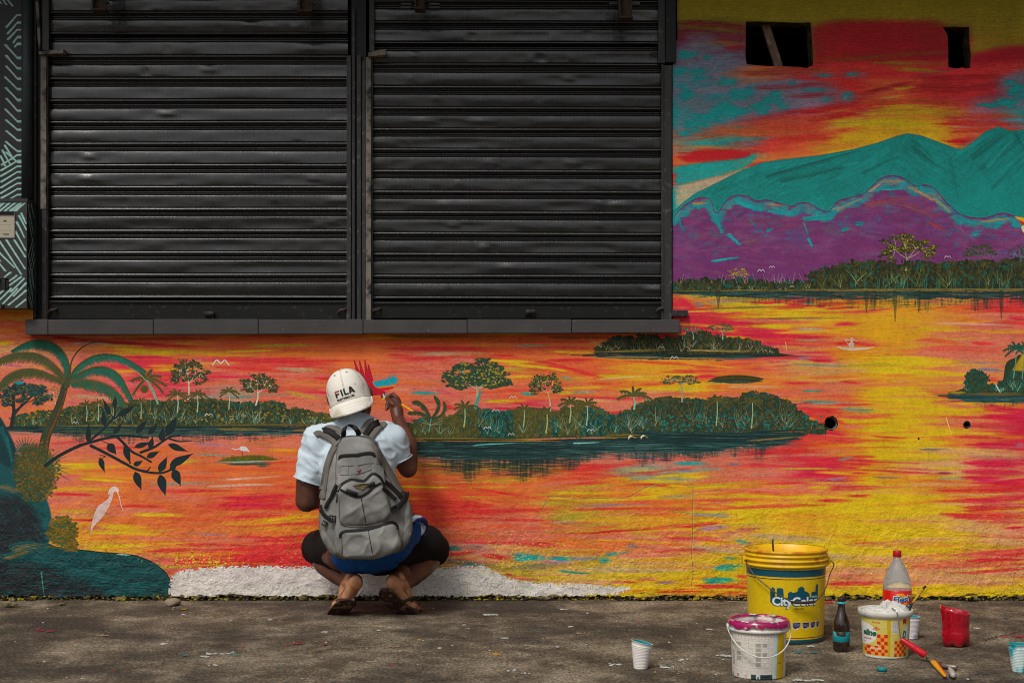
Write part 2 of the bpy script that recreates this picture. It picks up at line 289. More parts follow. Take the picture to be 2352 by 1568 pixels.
    cv.frame(z, 895.8, 1050.8); strokes(cv, [
        (1250, 90, 1700, 40, 12, 'R'), (1100, 155, 1650, 120, 10, (200, 70, 40)), (1600, 30, 1750, 20, 8, 'D'), (200, 80, 700, 60, 12, 'D'), (60, 195, 400, 205, 8, 'Y'), (200, 110, 850, 130, 16, 'O'), (1000, 185, 1400, 150, 10, 'S'), (400, 185, 750, 180, 14, (200, 70, 30)), (620, 215, 940, 270, 9, 'R'),
        (150, 295, 500, 290, 14, (200, 60, 30)), (480, 265, 680, 268, 7, 'K'), (500, 370, 1050, 350, 15, 'R'), (160, 330, 560, 340, 14, 'R'), (600, 300, 1000, 330, 14, 'O'), (450, 410, 1100, 430, 12, 'R'), (150, 390, 450, 380, 14, (200, 60, 30)), (450, 440, 1000, 390, 8, (190, 90, 60)), (200, 470, 500, 430, 14, 'D'),
        (1080, 275, 1250, 270, 10, 'Y'), (1150, 235, 1500, 240, 10, 'Y'), (1250, 200, 1700, 170, 10, 'K'), (1640, 150, 1950, 120, 12, 'E'), (1950, 40, 2150, 45, 14, (60, 145, 140)), (1800, 130, 2060, 110, 9, 'Y'), (1700, 270, 2060, 210, 22, 'Y'), (1250, 290, 2050, 270, 10, 'Y'), (1900, 190, 2060, 200, 10, 'Y'),
        (1280, 330, 1800, 315, 9, 'V'), (1420, 350, 1900, 340, 6, 'R'), (1150, 380, 1500, 370, 10, 'K'), (1700, 350, 2200, 345, 14, (200, 80, 50)), (1450, 390, 1900, 370, 10, (195, 120, 60)), (1100, 440, 1330, 430, 10, 'E'), (1300, 430, 2060, 400, 16, 'G'), (1350, 490, 1800, 430, 10, 'O'), (1600, 460, 2060, 440, 14, 'G'),
        (1300, 515, 1900, 480, 7, 'R'), (1750, 480, 2150, 440, 9, (205, 80, 50)), (1900, 540, 2300, 570, 10, 'R'), (1800, 640, 2250, 620, 12, (200, 70, 60)), (1850, 590, 2050, 590, 8, 'O'), (2100, 490, 2250, 480, 12, 'V'), (2080, 390, 2300, 380, 10, 'E'), (2100, 330, 2352, 300, 12, 'S'), (2080, 200, 2352, 190, 10, 'Y'),
        (2080, 440, 2352, 420, 16, 'Y'), (800, 580, 1150, 600, 16, (200, 50, 50)), (700, 540, 1100, 550, 12, 'S'), (400, 520, 800, 540, 14, (195, 90, 50)), (860, 660, 1050, 680, 22, 'T'), (1100, 685, 1250, 690, 16, 'T'), (850, 690, 950, 695, 14, 'T'), (1250, 690, 1420, 680, 12, 'X'), (1430, 700, 1500, 700, 16, 'T'), (1480, 660, 1560, 650, 10, 'T'), (1560, 650, 1640, 640, 8, 'E'),
        (1620, 605, 1680, 605, 14, 'X'), (370, 610, 500, 620, 14, (30, 120, 110)), (400, 660, 560, 640, 16, 'R'), (640, 660, 820, 690, 16, 'R'), (520, 600, 700, 620, 16, (150, 110, 110)), (360, 700, 640, 720, 20, (110, 100, 70)), (500, 725, 660, 735, 8, (20, 110, 100)), (650, 720, 850, 760, 20, (140, 120, 40)), (850, 740, 1150, 730, 18, (130, 125, 90)),
        (1150, 770, 1350, 790, 8, 'T'), (1000, 790, 1400, 800, 14, 'P'), (1350, 760, 2000, 770, 20, 'c'), (1500, 720, 2100, 720, 14, 'P'), (1700, 700, 2100, 690, 12, 'G'), (1600, 670, 2050, 660, 8, 'S'), (790, 790, 830, 795, 9, 'C'), (860, 825, 1040, 830, 7, (180, 70, 90)), (1400, 815, 1750, 810, 9, 'K'), (1500, 850, 1680, 845, 9, 'R'), (1690, 835, 1820, 830, 12, 'S'),
        (1830, 850, 1950, 845, 8, 'V'), (1600, 890, 2100, 880, 12, 'Y'), (1850, 915, 2352, 895, 9, 'R'), (1400, 860, 1600, 850, 8, 'P'), (2150, 830, 2352, 820, 10, 'T'), (2160, 845, 2280, 850, 12, 'T'), (2290, 680, 2352, 690, 12, 'T'), (2100, 750, 2352, 740, 12, 'P'), (2080, 600, 2352, 640, 20, 'c')])
    cv.frame(z, 1559.5, 631.6); strokes(cv, [
        (0, 170, 100, 230, 26, 'C'), (130, 170, 500, 180, 8, 'S'), (500, 190, 800, 175, 10, 'C'), (760, 150, 900, 180, 26, 'C'), (730, 195, 900, 205, 12, 'C'), (870, 190, 920, 195, 10, (40, 120, 130)), (120, 195, 160, 205, 16, (90, 120, 140)), (200, 185, 500, 180, 5, 'E'), (150, 250, 800, 235, 12, 'Y'), (200, 230, 700, 215, 6, (120, 110, 50)),
        (500, 285, 1150, 265, 12, 'Y'), (800, 240, 1100, 230, 9, 'Y'), (550, 300, 1100, 290, 4, (90, 90, 40)), (0, 300, 450, 330, 26, 'C'), (380, 360, 700, 380, 16, (200, 40, 60)), (450, 310, 900, 320, 14, 'S'), (800, 370, 1000, 375, 16, 'c'), (1070, 340, 1220, 330, 12, 'C'), (1020, 230, 1230, 215, 8, 'R'), (950, 210, 1000, 200, 12, 'C'),
        (500, 410, 1030, 425, 20, 'C'), (550, 450, 1000, 440, 12, 'R'), (800, 445, 1000, 440, 4, (120, 150, 120)), (1050, 465, 1280, 460, 16, 'R'), (900, 575, 1060, 580, 20, 'C'), (600, 560, 900, 565, 12, (200, 50, 60)), (820, 570, 900, 570, 14, 'V'), (750, 540, 1050, 540, 10, 'S'), (1070, 545, 1350, 560, 36, (205, 135, 8)), (1200, 300, 1750, 320, 44, (212, 158, 20)), (1250, 400, 1700, 400, 50, (214, 160, 10)),
        (1300, 560, 1780, 570, 12, 'Y'), (1600, 370, 1930, 370, 20, (205, 165, 20)), (1350, 480, 1700, 480, 16, 'G'), (1650, 440, 1950, 470, 20, (205, 90, 50)), (1700, 500, 2200, 520, 26, (205, 80, 60)), (1650, 540, 2200, 570, 20, 'S'), (2000, 460, 2150, 470, 12, 'R'), (1900, 600, 2200, 600, 8, 'V'), (2050, 640, 2200, 650, 10, 'X'),
        (1700, 325, 2352, 345, 5, (205, 150, 130)), (1900, 360, 2230, 380, 8, 'S'), (2000, 290, 2352, 300, 12, 'S'), (2270, 295, 2352, 305, 10, 'C'), (2100, 220, 2352, 240, 14, 'R'), (1800, 240, 2100, 250, 10, 'O'), (1450, 600, 1800, 615, 14, 'Y'), (1100, 620, 1500, 610, 14, 'K'), (760, 605, 1150, 620, 10, 'E'), (1300, 660, 1780, 665, 16, 'Y'),
        (1800, 680, 2000, 675, 8, 'Y'), (1350, 700, 1800, 710, 10, 'G'), (1000, 740, 1250, 735, 14, 'S'), (1120, 725, 1240, 740, 8, 'R'), (850, 790, 980, 788, 4, 'T'), (900, 700, 1200, 690, 12, 'O'), (1350, 780, 1720, 770, 16, 'Y'), (800, 865, 1200, 872, 8, 'E'), (860, 865, 1050, 865, 5, 'T'), (1050, 885, 1350, 880, 8, 'R'), (1120, 910, 1340, 920, 20, (110, 130, 120)), (1300, 850, 1720, 840, 16, 'Y'),
        (1350, 930, 1950, 940, 26, 'Y'), (800, 900, 1100, 940, 20, 'R'), (780, 880, 900, 870, 8, 'R'), (1700, 790, 1900, 820, 12, 'O'), (1800, 830, 1950, 835, 5, 'R'), (2100, 900, 2352, 930, 24, 'C'), (1750, 870, 2000, 900, 10, 'S'), (2080, 710, 2200, 720, 12, 'R'), (130, 690, 250, 690, 9, 'C'), (0, 650, 300, 655, 5, 'R'), (0, 680, 140, 675, 9, 'Y'), (200, 640, 700, 660, 12, 'O'), (350, 760, 700, 760, 14, 'P'), (450, 820, 560, 810, 10, 'C')])
    cv.frame(z, 1559.5, 947.4); strokes(cv, [
        (850, 0, 1000, 60, 22, 'R'), (960, 20, 1150, 80, 18, 'R'), (1000, 130, 1130, 150, 12, 'C'), (1100, 90, 1300, 100, 14, 'S'), (900, 160, 1200, 210, 22, 'R'), (830, 170, 1300, 180, 14, (205, 60, 50)), (1150, 190, 1500, 190, 9, 'D'), (900, 240, 1300, 235, 10, 'O'), (1280, 45, 1780, 60, 20, 'Y'), (1260, 110, 1850, 110, 24, 'Y'), (1400, 150, 1900, 145, 14, 'Y'),
        (1500, 225, 1840, 210, 18, 'Y'), (1250, 20, 1500, 10, 9, 'O'), (1650, 250, 1860, 250, 6, (120, 110, 110)), (1350, 310, 1900, 300, 26, 'Y'), (1400, 330, 1900, 320, 10, 'K'), (1850, 250, 2352, 300, 20, 'P'), (2000, 300, 2352, 310, 14, (180, 110, 90)), (1780, 410, 1860, 412, 6, (120, 30, 60)), (1780, 450, 1950, 445, 8, 'E'), (1330, 440, 1500, 440, 8, (150, 110, 90)),
        (2100, 30, 2352, 40, 22, 'C'), (1980, 100, 2352, 90, 22, (190, 60, 60)), (1900, 160, 2200, 170, 14, (190, 40, 50)), (2000, 215, 2352, 220, 20, 'C'), (2300, 220, 2352, 225, 12, 'V'), (1960, 345, 2352, 350, 22, 'C'), (1980, 400, 2352, 400, 26, 'C'), (1950, 440, 2200, 445, 14, 'C'), (2030, 460, 2180, 460, 8, (200, 30, 90)), (2150, 480, 2352, 480, 10, 'C'), (1800, 530, 2352, 520, 16, 'R'), (1850, 560, 2200, 555, 6, 'P'),
        (1860, 605, 2352, 590, 16, 'C'), (1950, 640, 2352, 640, 22, (195, 50, 50)), (1960, 665, 2200, 660, 12, 'R'), (1900, 715, 2352, 715, 12, 'R'), (2050, 740, 2352, 745, 16, (195, 70, 60)), (2220, 785, 2352, 780, 8, 'C'), (1850, 780, 2352, 820, 22, 'P'), (1950, 830, 2352, 850, 12, 'S'), (2020, 690, 2352, 690, 6, 'P'), (1550, 490, 2100, 490, 10, 'P'),
        (830, 420, 1050, 425, 14, 'C'), (950, 460, 1180, 465, 12, (180, 60, 90)), (1030, 455, 1130, 440, 8, 'V'), (1000, 305, 1300, 300, 8, 'R'), (1170, 350, 1300, 350, 12, 'R'), (1150, 375, 1230, 375, 7, 'C'), (1180, 410, 1280, 410, 5, 'C'), (600, 485, 900, 480, 9, 'R'), (1050, 520, 1350, 510, 22, (195, 50, 50)), (1180, 565, 1300, 560, 7, 'C'), (950, 600, 1160, 598, 10, 'C'), (900, 510, 1050, 505, 10, 'Y'),
        (450, 520, 900, 530, 14, 'S'), (100, 500, 500, 470, 10, 'K'), (100, 540, 400, 520, 8, 'S'), (100, 600, 560, 590, 10, 'D'), (150, 660, 750, 630, 12, (205, 80, 50)), (400, 560, 1000, 580, 18, 'Y'), (400, 720, 1000, 640, 20, 'Y'), (100, 620, 400, 640, 8, 'O'), (100, 690, 350, 710, 10, 'E'), (0, 780, 400, 730, 10, 'R'), (600, 700, 1200, 720, 26, 'G'), (900, 650, 1900, 660, 36, 'Y'), (1250, 740, 1900, 740, 12, (205, 140, 70)),
        (1200, 780, 1500, 800, 26, 'Y'), (1500, 810, 2000, 830, 30, 'Y'), (250, 745, 800, 740, 9, 'Y'), (160, 790, 340, 780, 18, 'V'), (400, 790, 560, 790, 12, (190, 100, 80)), (500, 800, 700, 800, 10, 'Y'), (400, 870, 480, 890, 14, (60, 145, 150)), (0, 870, 300, 850, 14, (200, 80, 70)), (500, 840, 1000, 870, 22, 'c'), (1100, 945, 2000, 940, 24, 'Y'), (1200, 890, 1400, 885, 6, 'R'), (1200, 900, 1800, 880, 16, (205, 140, 70)),
        (1950, 910, 2352, 920, 12, 'K'), (620, 270, 800, 290, 20, (200, 60, 60)), (450, 310, 850, 340, 22, (200, 90, 70)), (0, 345, 180, 345, 12, 'T'), (350, 350, 420, 350, 10, 'X'), (120, 380, 300, 380, 12, 'E'), (0, 400, 120, 395, 10, 'X'), (0, 430, 200, 430, 14, 'Y'), (200, 420, 800, 400, 16, 'S'), (720, 380, 1100, 380, 8, 'K'), (1100, 320, 1180, 300, 14, 'E')])
    cv.frame(1, 0, 0); strokes(cv, [
        (2180, 1180, 2352, 1185, 8, 'R'), (1880, 1275, 1960, 1280, 8, 'c'), (1700, 1322, 1760, 1326, 5, 'R'), (1900, 1340, 2030, 1338, 5, 'R'), (2100, 1300, 2352, 1290, 9, (200, 90, 60)), (2200, 1318, 2352, 1305, 4, 'R'), (2230, 1286, 2352, 1284, 5, 'R'), (1960, 1310, 2352, 1330, 12, 'P'),
        (1640, 1355, 2352, 1362, 8, 'Y'), (1640, 1330, 1690, 1332, 5, 'T'), (1640, 1305, 1700, 1300, 7, 'T'), (1600, 1345, 1700, 1345, 6, 'R')])
    # upper sky, its colours partly darkened by canopy shade ---------------------------------------------------------------
    cv.frame(z, 1559.5, 0)
    cv.poly([(-30, -900), (3800, -900), (3800, 330), (2352, 320), (2200, 330), (1990, 370), (1990, 160), (1800, 160), (1500, 150), (1150, 140), (1000, 160), (915, 190), (900, 150), (450, 140), (300, 120), (-30, 135)], (150, 132, 18), .92, 6, dry=.2)  # top band: yellow darkened to olive, canopy shade held in the paint
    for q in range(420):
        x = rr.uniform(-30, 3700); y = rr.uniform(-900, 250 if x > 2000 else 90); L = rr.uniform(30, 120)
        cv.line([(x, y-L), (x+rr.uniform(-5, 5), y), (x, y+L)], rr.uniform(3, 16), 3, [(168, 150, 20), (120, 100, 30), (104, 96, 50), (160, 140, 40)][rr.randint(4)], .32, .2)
    cv.poly(spl([(905, 200), (960, 165), (1150, 143), (1500, 152), (1800, 160), (1830, 400), (1400, 420), (1040, 420), (925, 480)], 5), (160, 10, 24), .85, 9, dry=.25)
    cv.poly(spl([(1985, 380), (2100, 350), (2250, 322), (2700, 300), (3700, 300), (3700, 430), (2352, 420), (2150, 430), (1985, 450)], 4), (158, 10, 30), .88, 8, dry=.2)
    strokes(cv, [(0, 160, 440, 180, 30, (120, 40, 30)), (0, 220, 300, 230, 22, (110, 45, 50)), (200, 290, 440, 300, 14, (140, 90, 30)), (330, 330, 450, 320, 12, (160, 20, 30)), (1050, 420, 1830, 350, 26, (140, 60, 22)), (1350, 430, 1830, 440, 18, (150, 95, 20)), (1500, 470, 1800, 490, 14, (160, 120, 15)),
        (480, 500, 950, 480, 24, (150, 60, 40)), (500, 600, 1000, 575, 20, (140, 40, 60)), (740, 660, 1050, 640, 16, (150, 30, 50)), (1250, 640, 1600, 560, 22, (160, 30, 30)), (1550, 590, 2100, 600, 34, (165, 25, 25)), (1700, 540, 2200, 520, 26, (168, 18, 30)), (1380, 670, 1530, 650, 9, (190, 140, 60)), (1480, 610, 1620, 590, 10, (185, 150, 20)),
        (350, 850, 900, 740, 26, (190, 20, 26)), (850, 770, 1300, 670, 30, (188, 26, 24)), (900, 820, 1250, 760, 24, (180, 30, 26)), (1250, 700, 1600, 700, 18, (190, 80, 24)), (0, 930, 1000, 820, 60, (186, 78, 40)), (300, 900, 1000, 900, 36, (184, 84, 40)), (700, 950, 1100, 940, 22, (190, 40, 26)), (1300, 770, 1900, 760, 40, (190, 160, 16)), (1100, 840, 1800, 820, 40, (196, 166, 14)),
        (1200, 910, 1900, 900, 44, (200, 150, 18)), (1750, 780, 1950, 780, 26, (180, 120, 30)), (1550, 690, 1950, 700, 16, (180, 70, 30)), (1850, 800, 2352, 790, 26, (190, 60, 44)), (1800, 845, 2352, 850, 26, (196, 30, 30)), (1850, 900, 2352, 880, 22, (198, 60, 30)), (1820, 960, 2200, 930, 14, (196, 20, 28)), (2050, 660, 2352, 640, 30, (160, 40, 60)), (1950, 600, 2352, 560, 30, (165, 25, 40))])
    for x, y, rx, ry in [(60, 370, 50, 40), (190, 390, 26, 20), (20, 480, 36, 30), (140, 510, 60, 30), (330, 560, 60, 34), (50, 640, 60, 56), (110, 700, 60, 40), (430, 640, 70, 40), (560, 740, 90, 40), (650, 690, 110, 50), (760, 700, 40, 20), (330, 760, 130, 50), (200, 790, 120, 40), (120, 850, 90, 40), (40, 900, 50, 30), (980, 515, 50, 12), (770, 570, 30, 16), (1150, 655, 34, 26), (1000, 680, 40, 16), (920, 610, 90, 10), (1200, 510, 50, 14), (640, 570, 70, 12),
                         (2250, 570, 50, 26), (2300, 630, 70, 60), (2200, 700, 120, 26), (2320, 690, 60, 30), (2330, 510, 30, 16), (150, 270, 60, 26), (2420, 600, 60, 80)]:
        for q in range(3): cv.dab(x+rr.normal(0, 8), y+rr.normal(0, 8), rx*1.6, ry*1.5, (112, 110, 126), .34, 0, 1.2, 0, .5)
    for x, y, rx, ry in [(60, 370, 46, 34), (190, 395, 18, 20), (15, 480, 30, 30), (140, 510, 55, 24), (330, 560, 50, 26), (50, 640, 50, 50), (430, 640, 66, 36), (560, 745, 80, 30), (650, 690, 90, 44), (330, 760, 110, 44), (200, 800, 110, 34), (110, 850, 70, 34), (40, 910, 40, 22), (980, 515, 36, 9), (770, 570, 14, 14), (1150, 655, 26, 22), (1000, 680, 26, 12), (920, 612, 60, 7),
                         (1190, 510, 30, 8), (2260, 570, 36, 16), (2310, 620, 50, 50), (2180, 715, 100, 20), (2260, 690, 60, 24), (2430, 600, 60, 70)]:
        for q in range(9): cv.dab(x+rr.normal(0, rx*.5), y+rr.normal(0, ry*.5), rx*rr.uniform(.3, .7), ry*rr.uniform(.3, .7), (0, 148, 146), .72, rr.uniform(-.5, .3), .5, 0, .3)
    cv.frame(z, 1559.5, 321.6)
    strokes(cv, [(20, 110, 480, 100, 40, (190, 16, 22)), (120, 75, 520, 80, 22, (188, 30, 26)), (-20, 210, 420, 190, 44, (0, 150, 146)), (250, 160, 520, 110, 14, (20, 140, 136)), (-20, 270, 200, 260, 20, (0, 150, 146)), (-20, 330, 250, 300, 30, (170, 150, 120)), (50, 310, 380, 250, 20, (176, 150, 110)), (-20, 400, 100, 380, 30, (160, 140, 110)), (460, 180, 620, 150, 12, (200, 40, 30)),
                 (1040, 15, 1400, 10, 30, (200, 150, 16)), (900, 60, 1200, 40, 26, (200, 130, 26)), (1850, 10, 2000, 15, 18, (190, 16, 26)), (1800, 45, 1950, 50, 12, (200, 130, 20))])
    soften(.65)
    cv.px += ((fnoise(h, w, 1.6, 9, 171, 2)-.5)*.09)[..., None]*np.array([1, .9, .7])
    cv.poly(spl([(-20, 190), (200, 150), (330, 148), (430, 130), (520, 98), (505, 150), (420, 200), (300, 232), (100, 285), (-20, 310)], 4), (6, 152, 148), .85, 4, dry=.2)
    cv.poly(spl([(-20, 335), (100, 292), (300, 245), (430, 205), (380, 260), (200, 350), (60, 430), (-20, 470)], 4), (178, 158, 126), .85, 4, dry=.2)
    cv.poly(spl([(10, 135), (100, 84), (300, 68), (480, 88), (430, 125), (200, 140), (60, 152)], 4), (186, 14, 24), .85, 3, dry=.2)
    # mountains ------------------------------------------------------------------
    ridge = [(-20, 470), (0, 450), (100, 370), (200, 320), (300, 270), (430, 205), (560, 155), (700, 133), (960, 105), (1180, 65), (1350, 20), (1480, -25), (1560, -44), (1650, -30), (1760, 10), (1900, 62), (1940, 64), (2010, 10), (2090, -60), (2180, -92), (2260, -62), (2352, -70), (2500, -30), (3700, 60), (3700, 600), (-20, 600), (-200, 640), (-200, 500)]
    cv.poly(ridge, (4, 126, 120), 1, 1)
    rid = np.array(ridge[:24], float)
    for k in range(1500):
        x = rr.uniform(0, 2900); yt = np.interp(x, rid[:, 0], rid[:, 1]); y = yt+abs(rr.normal(0, 150))+26; sl = -1. if x < 1500 else (1.1 if x < 1950 else -1.6)
        L = rr.uniform(20, 70); c = [(10, 146, 140), (2, 100, 94), (20, 154, 148), (4, 112, 106), (2, 90, 84)][rr.randint(5)]
        ex, ey = L*np.cos(.5), L*np.sin(.5)*sl; w0 = rr.uniform(6, 20)
        if y-abs(ey)-8 > yt: cv.line([(x-ex, y-ey), (x, y+rr.normal(0, 3)), (x+ex, y+ey)], w0, w0*.4, c, .16, .3)
    for L in [((560, 190), (1000, 120), 20, (14, 140, 134)), ((600, 250), (1200, 80), 16, (4, 80, 74)), ((700, 280), (1150, 180), 18, (4, 86, 78)), ((1100, 280), (1500, 30), 22, (10, 138, 132)), ((1560, -30), (1500, 60), 14, (20, 146, 140)), ((1250, 230), (1500, 110), 16, (4, 96, 88)), ((1640, 0), (1880, 90), 12, (20, 138, 130)), ((1600, 60), (1760, 180), 26, (2, 88, 80)), ((1750, 150), (1900, 90), 14, (14, 132, 126)),
              ((1900, 90), (2120, -40), 26, (20, 146, 138)), ((2000, 120), (2200, -30), 16, (2, 84, 76)), ((2060, 200), (2330, 10), 16, (4, 90, 84)), ((2100, 180), (2250, 20), 16, (24, 150, 144)), ((2130, 330), (2330, 120), 14, (2, 92, 86)), ((2200, 240), (2352, 90), 16, (20, 140, 134)), ((1950, 200), (1960, 420), 14, (14, 130, 122)), ((2060, 250), (2080, 460), 16, (16, 134, 126)), ((1840, 120), (1900, 400), 16, (4, 104, 96)), ((2200, 330), (2200, 470), 14, (8, 124, 118)), ((400, 260), (550, 190), 16, (14, 134, 128)), ((450, 330), (480, 250), 14, (12, 128, 120)), ((330, 380), (700, 300), 16, (6, 120, 112)), ((1130, 180), (1250, 150), 20, (14, 140, 134)), ((2290, -40), (2352, 60), 16, (4, 96, 90))]:
        (x0, y0), (x1, y1), wd, c = L
        for q in range(10):
            o = rr.normal(0, wd*.6, 2); cv.line([(x0+o[0], y0+o[1]), ((x0+x1)/2+o[0]+rr.normal(0, 4), (y0+y1)/2+o[1]), (x1+o[0]*.5, y1+o[1]*.5)], wd*.9, wd*.25, c, .17)
    cv.line(ridge[:24], 2.4, 2.4, (10, 70, 70), .6)
    hill = [(-30, 520), (0, 480), (60, 430), (130, 395), (190, 395), (225, 430), (240, 485), (270, 492), (310, 430), (350, 390), (410, 375), (470, 385), (530, 415), (600, 407), (680, 430), (760, 450), (820, 430), (880, 430), (940, 460), (990, 485), (1025, 485), (1060, 440), (1110, 405), (1200, 385), (1270, 355), (1340, 290), (1400, 250), (1460, 241), (1520, 255), (1580, 295), (1630, 315), (1680, 305), (1740, 330), (1790, 385), (1850, 450), (1920, 505), (2000, 528), (2080, 530), (2150, 510), (2210, 497), (2280, 515), (2352, 545), (2600, 560), (3700, 600)]
    hs = spl(hill, 4)
    cv.poly(hs+[(3700, 1010), (-160, 1010), (-160, 600)], (106, 43, 99), 1, 1)
    for k in range(700):
        x = rr.uniform(-30, 3600); yt = np.interp(x, [p[0] for p in hill], [p[1] for p in hill]); y = rr.uniform(yt+60, 1000)
        cv.dab(x, y, rr.uniform(20, 110), rr.uniform(5, 20), [(124, 54, 112), (96, 48, 104), (130, 64, 96), (98, 62, 116), (118, 44, 100), (110, 80, 120)][rr.randint(6)], .38, rr.uniform(-.3, .3), .8, .4)
    for k in range(260):
        x = rr.uniform(-30, 3600); yt = np.interp(x, [p[0] for p in hill], [p[1] for p in hill]); y = yt+rr.uniform(60, 330)
        cv.dab(x, y, rr.uniform(25, 90), rr.uniform(10, 34), [(128, 84, 130), (92, 84, 134), (60, 100, 130), (140, 70, 96), (126, 92, 112)][rr.randint(5)], .22, rr.uniform(-.5, .5), 1., .4, .2)
    for k in range(70):
        x = rr.uniform(0, 2400); yt = np.interp(x, [p[0] for p in hill], [p[1] for p in hill]); y = yt+rr.uniform(90, 300)
        cv.dab(x, y, rr.uniform(8, 30), rr.uniform(6, 16), (20, 128, 140), .35, rr.uniform(-.8, .4), .8, .3, .3)
    for i in range(len(hs)-1):                                            # glowing rim
        x, y = hs[i]
        for q in range(3):
            cv.dab(x+rr.normal(0, 6), y+rr.uniform(18, 66), rr.uniform(14, 34), rr.uniform(9, 18), [(0, 148, 150), (20, 130, 140), (90, 120, 120)][rr.randint(3)], .5, 0, .9)
    strokes(cv, [(250, 520, 300, 640, 22, (0, 146, 150)), (330, 640, 420, 720, 14, (0, 150, 154)), (880, 670, 910, 730, 14, (0, 150, 154)), (220, 830, 400, 800, 10, (0, 146, 150)), (850, 560, 880, 650, 12, (60, 110, 120)), (1200, 570, 1260, 570, 20, (20, 130, 140)), (1110, 620, 1160, 600, 12, (10, 130, 140)), (480, 545, 520, 580, 14, (20, 130, 140)), (600, 620, 640, 600, 10, (20, 120, 136)), (1990, 640, 2060, 630, 20, (20, 130, 136)), (2150, 600, 2200, 570, 20, (0, 146, 150)),
                 (0, 560, 40, 620, 16, (20, 110, 120)), (400, 520, 460, 480, 20, (80, 50, 90)), (1280, 440, 1560, 390, 26, (130, 60, 80)), (1500, 430, 1760, 520, 26, (126, 62, 84)), (1700, 560, 1820, 620, 14, (150, 50, 60)), (1880, 580, 2040, 700, 8, (130, 70, 120)), (420, 560, 700, 540, 16, (110, 60, 90)), (440, 700, 560, 680, 16, (110, 70, 90)), (980, 600, 1100, 640, 26, (100, 70, 100)),
                 (100, 430, 190, 425, 8, (160, 120, 80)), (590, 435, 740, 450, 7, (150, 120, 90)), (1060, 480, 1250, 400, 10, (120, 130, 110)), (1300, 350, 1380, 290, 12, (150, 120, 100)), (1380, 285, 1530, 280, 16, (140, 120, 104)), (1380, 330, 1560, 320, 14, (0, 150, 150)), (1580, 320, 1760, 420, 14, (150, 120, 90)), (1740, 400, 1860, 500, 12, (130, 130, 100)), (1620, 320, 1720, 340, 12, (0, 140, 140)), (2080, 555, 2250, 535, 10, (140, 120, 90)), (400, 420, 540, 470, 16, (0, 156, 160)), (600, 480, 800, 510, 16, (0, 150, 154)), (860, 540, 1060, 520, 20, (0, 146, 146)), (1880, 540, 2050, 560, 14, (10, 136, 136))])
    cv.line(hs, 5, 5, (84, 40, 84), .75)
    # far shore ------------------------------------------------------------------
    dk = [(36, 44, 22), (58, 58, 22), (30, 36, 20), (14, 84, 74), (70, 70, 24), (52, 56, 26), (44, 50, 24)]
    cv.frame(1, 0, 0)
    top = [(1546, 652), (1580, 648), (1640, 645), (1720, 648), (1800, 652), (1850, 650), (1870, 628), (1900, 618), (1950, 604), (2000, 606), (2050, 608), (2120, 604), (2160, 612), (2200, 606), (2260, 606), (2300, 604), (2352, 600), (2820, 590)]
    cv.poly(top+[(2820, 668), (1546, 672)], (40, 44, 22), 1, 1)
    crown(cv, 2084, 572, 62, 36, (2081, 620), [(64, 60, 20), (40, 44, 20), (84, 78, 24)], 220, (180, 150, 30), (150, 150, 90), 4)
    crown(cv, 1697, 628, 24, 13, (1698, 650), [(170, 145, 30), (120, 104, 26)], 70, (190, 165, 30), (150, 150, 70), 6)
    crown(cv, 2250, 578, 40, 18, (2248, 610), [(44, 60, 34), (60, 66, 34)], 80, None, (50, 100, 90), 8)
    crown(cv, 2345, 582, 30, 20, (2345, 612), [(34, 60, 40), (50, 60, 34)], 70, None, (60, 140, 130), 9)
    treeline(cv, top, 667, dk, 2600, (3, 8), 60, (130, 150, 90))
    for k in range(26): 
        x = rr.uniform(1560, 1850); cv.line([(x, 650), (x+rr.uniform(-14, 14), 632+rr.uniform(-6, 6))], 1.1, .7, (140, 130, 130), .8)
    for k in range(90):
        x = rr.uniform(1980, 2800); cv.line([(x, 664), (x+rr.uniform(-2, 2), 640)], 1.6, 1, (16, 110, 100), .7)
    cv.poly([(1546, 668), (1750, 664), (2352, 662), (2820, 662), (2820, 668), (2352, 669), (1800, 671), (1546, 676)], (128, 108, 50), .8, 1, dry=.6)
    reflect(cv, 1546, 2820, 671, 716, (10, 44, 44), 900, .36)
    for x, L in ((2056, 66), (1990, 46), (2240, 44), (2300, 60), (1650, 36), (2008, 40), (2110, 46)):
        cv.line([(x, 672), (x, 672+L)], 12, 2, (30, 44, 30), .5, .3)
    cv.frame(z, 1559.5, 321.6)
    bird(cv, 560, 888, 24); bird(cv, 634, 864, 20); bird(cv, 1832, 795, 22)
    cv.frame(z, 1559.5, 631.6); bird(cv, 770, 78, 16)
    # island under the sill corner -------------------------------------------------
    cv.frame(z, 895.8, 746.5)
    isl = [(1400, 180), (1440, 140), (1500, 110), (1560, 90), (1640, 95), (1720, 75), (1800, 85), (1900, 95), (2000, 75), (2100, 55), (2180, 60), (2250, 90), (2352, 100), (2480, 120), (2560, 150), (2650, 190)]
    cv.poly(isl+[(2760, 208), (2500, 215), (1900, 210), (1400, 192)], (44, 46, 20), 1, 1)
    treeline(cv, isl, 190, [(44, 48, 22), (66, 64, 26), (30, 36, 20), (20, 60, 50), (74, 70, 30)], 900, (7, 18), 26, (170, 170, 140))
    strokes(cv, [(1420, 185, 1900, 170, 8, (130, 112, 50)), (2050, 170, 2500, 175, 9, (140, 120, 60)), (1400, 205, 2760, 212, 12, (12, 38, 38)), (1430, 190, 1900, 195, 5, (12, 38, 38))])
    reflect(cv, 1405, 2600, 205, 248, (12, 40, 40), 240, .6)
    strokes(cv, [(1500, 215, 1850, 218, 4, (140, 112, 60)), (1900, 225, 2300, 228, 4, (140, 112, 60))])
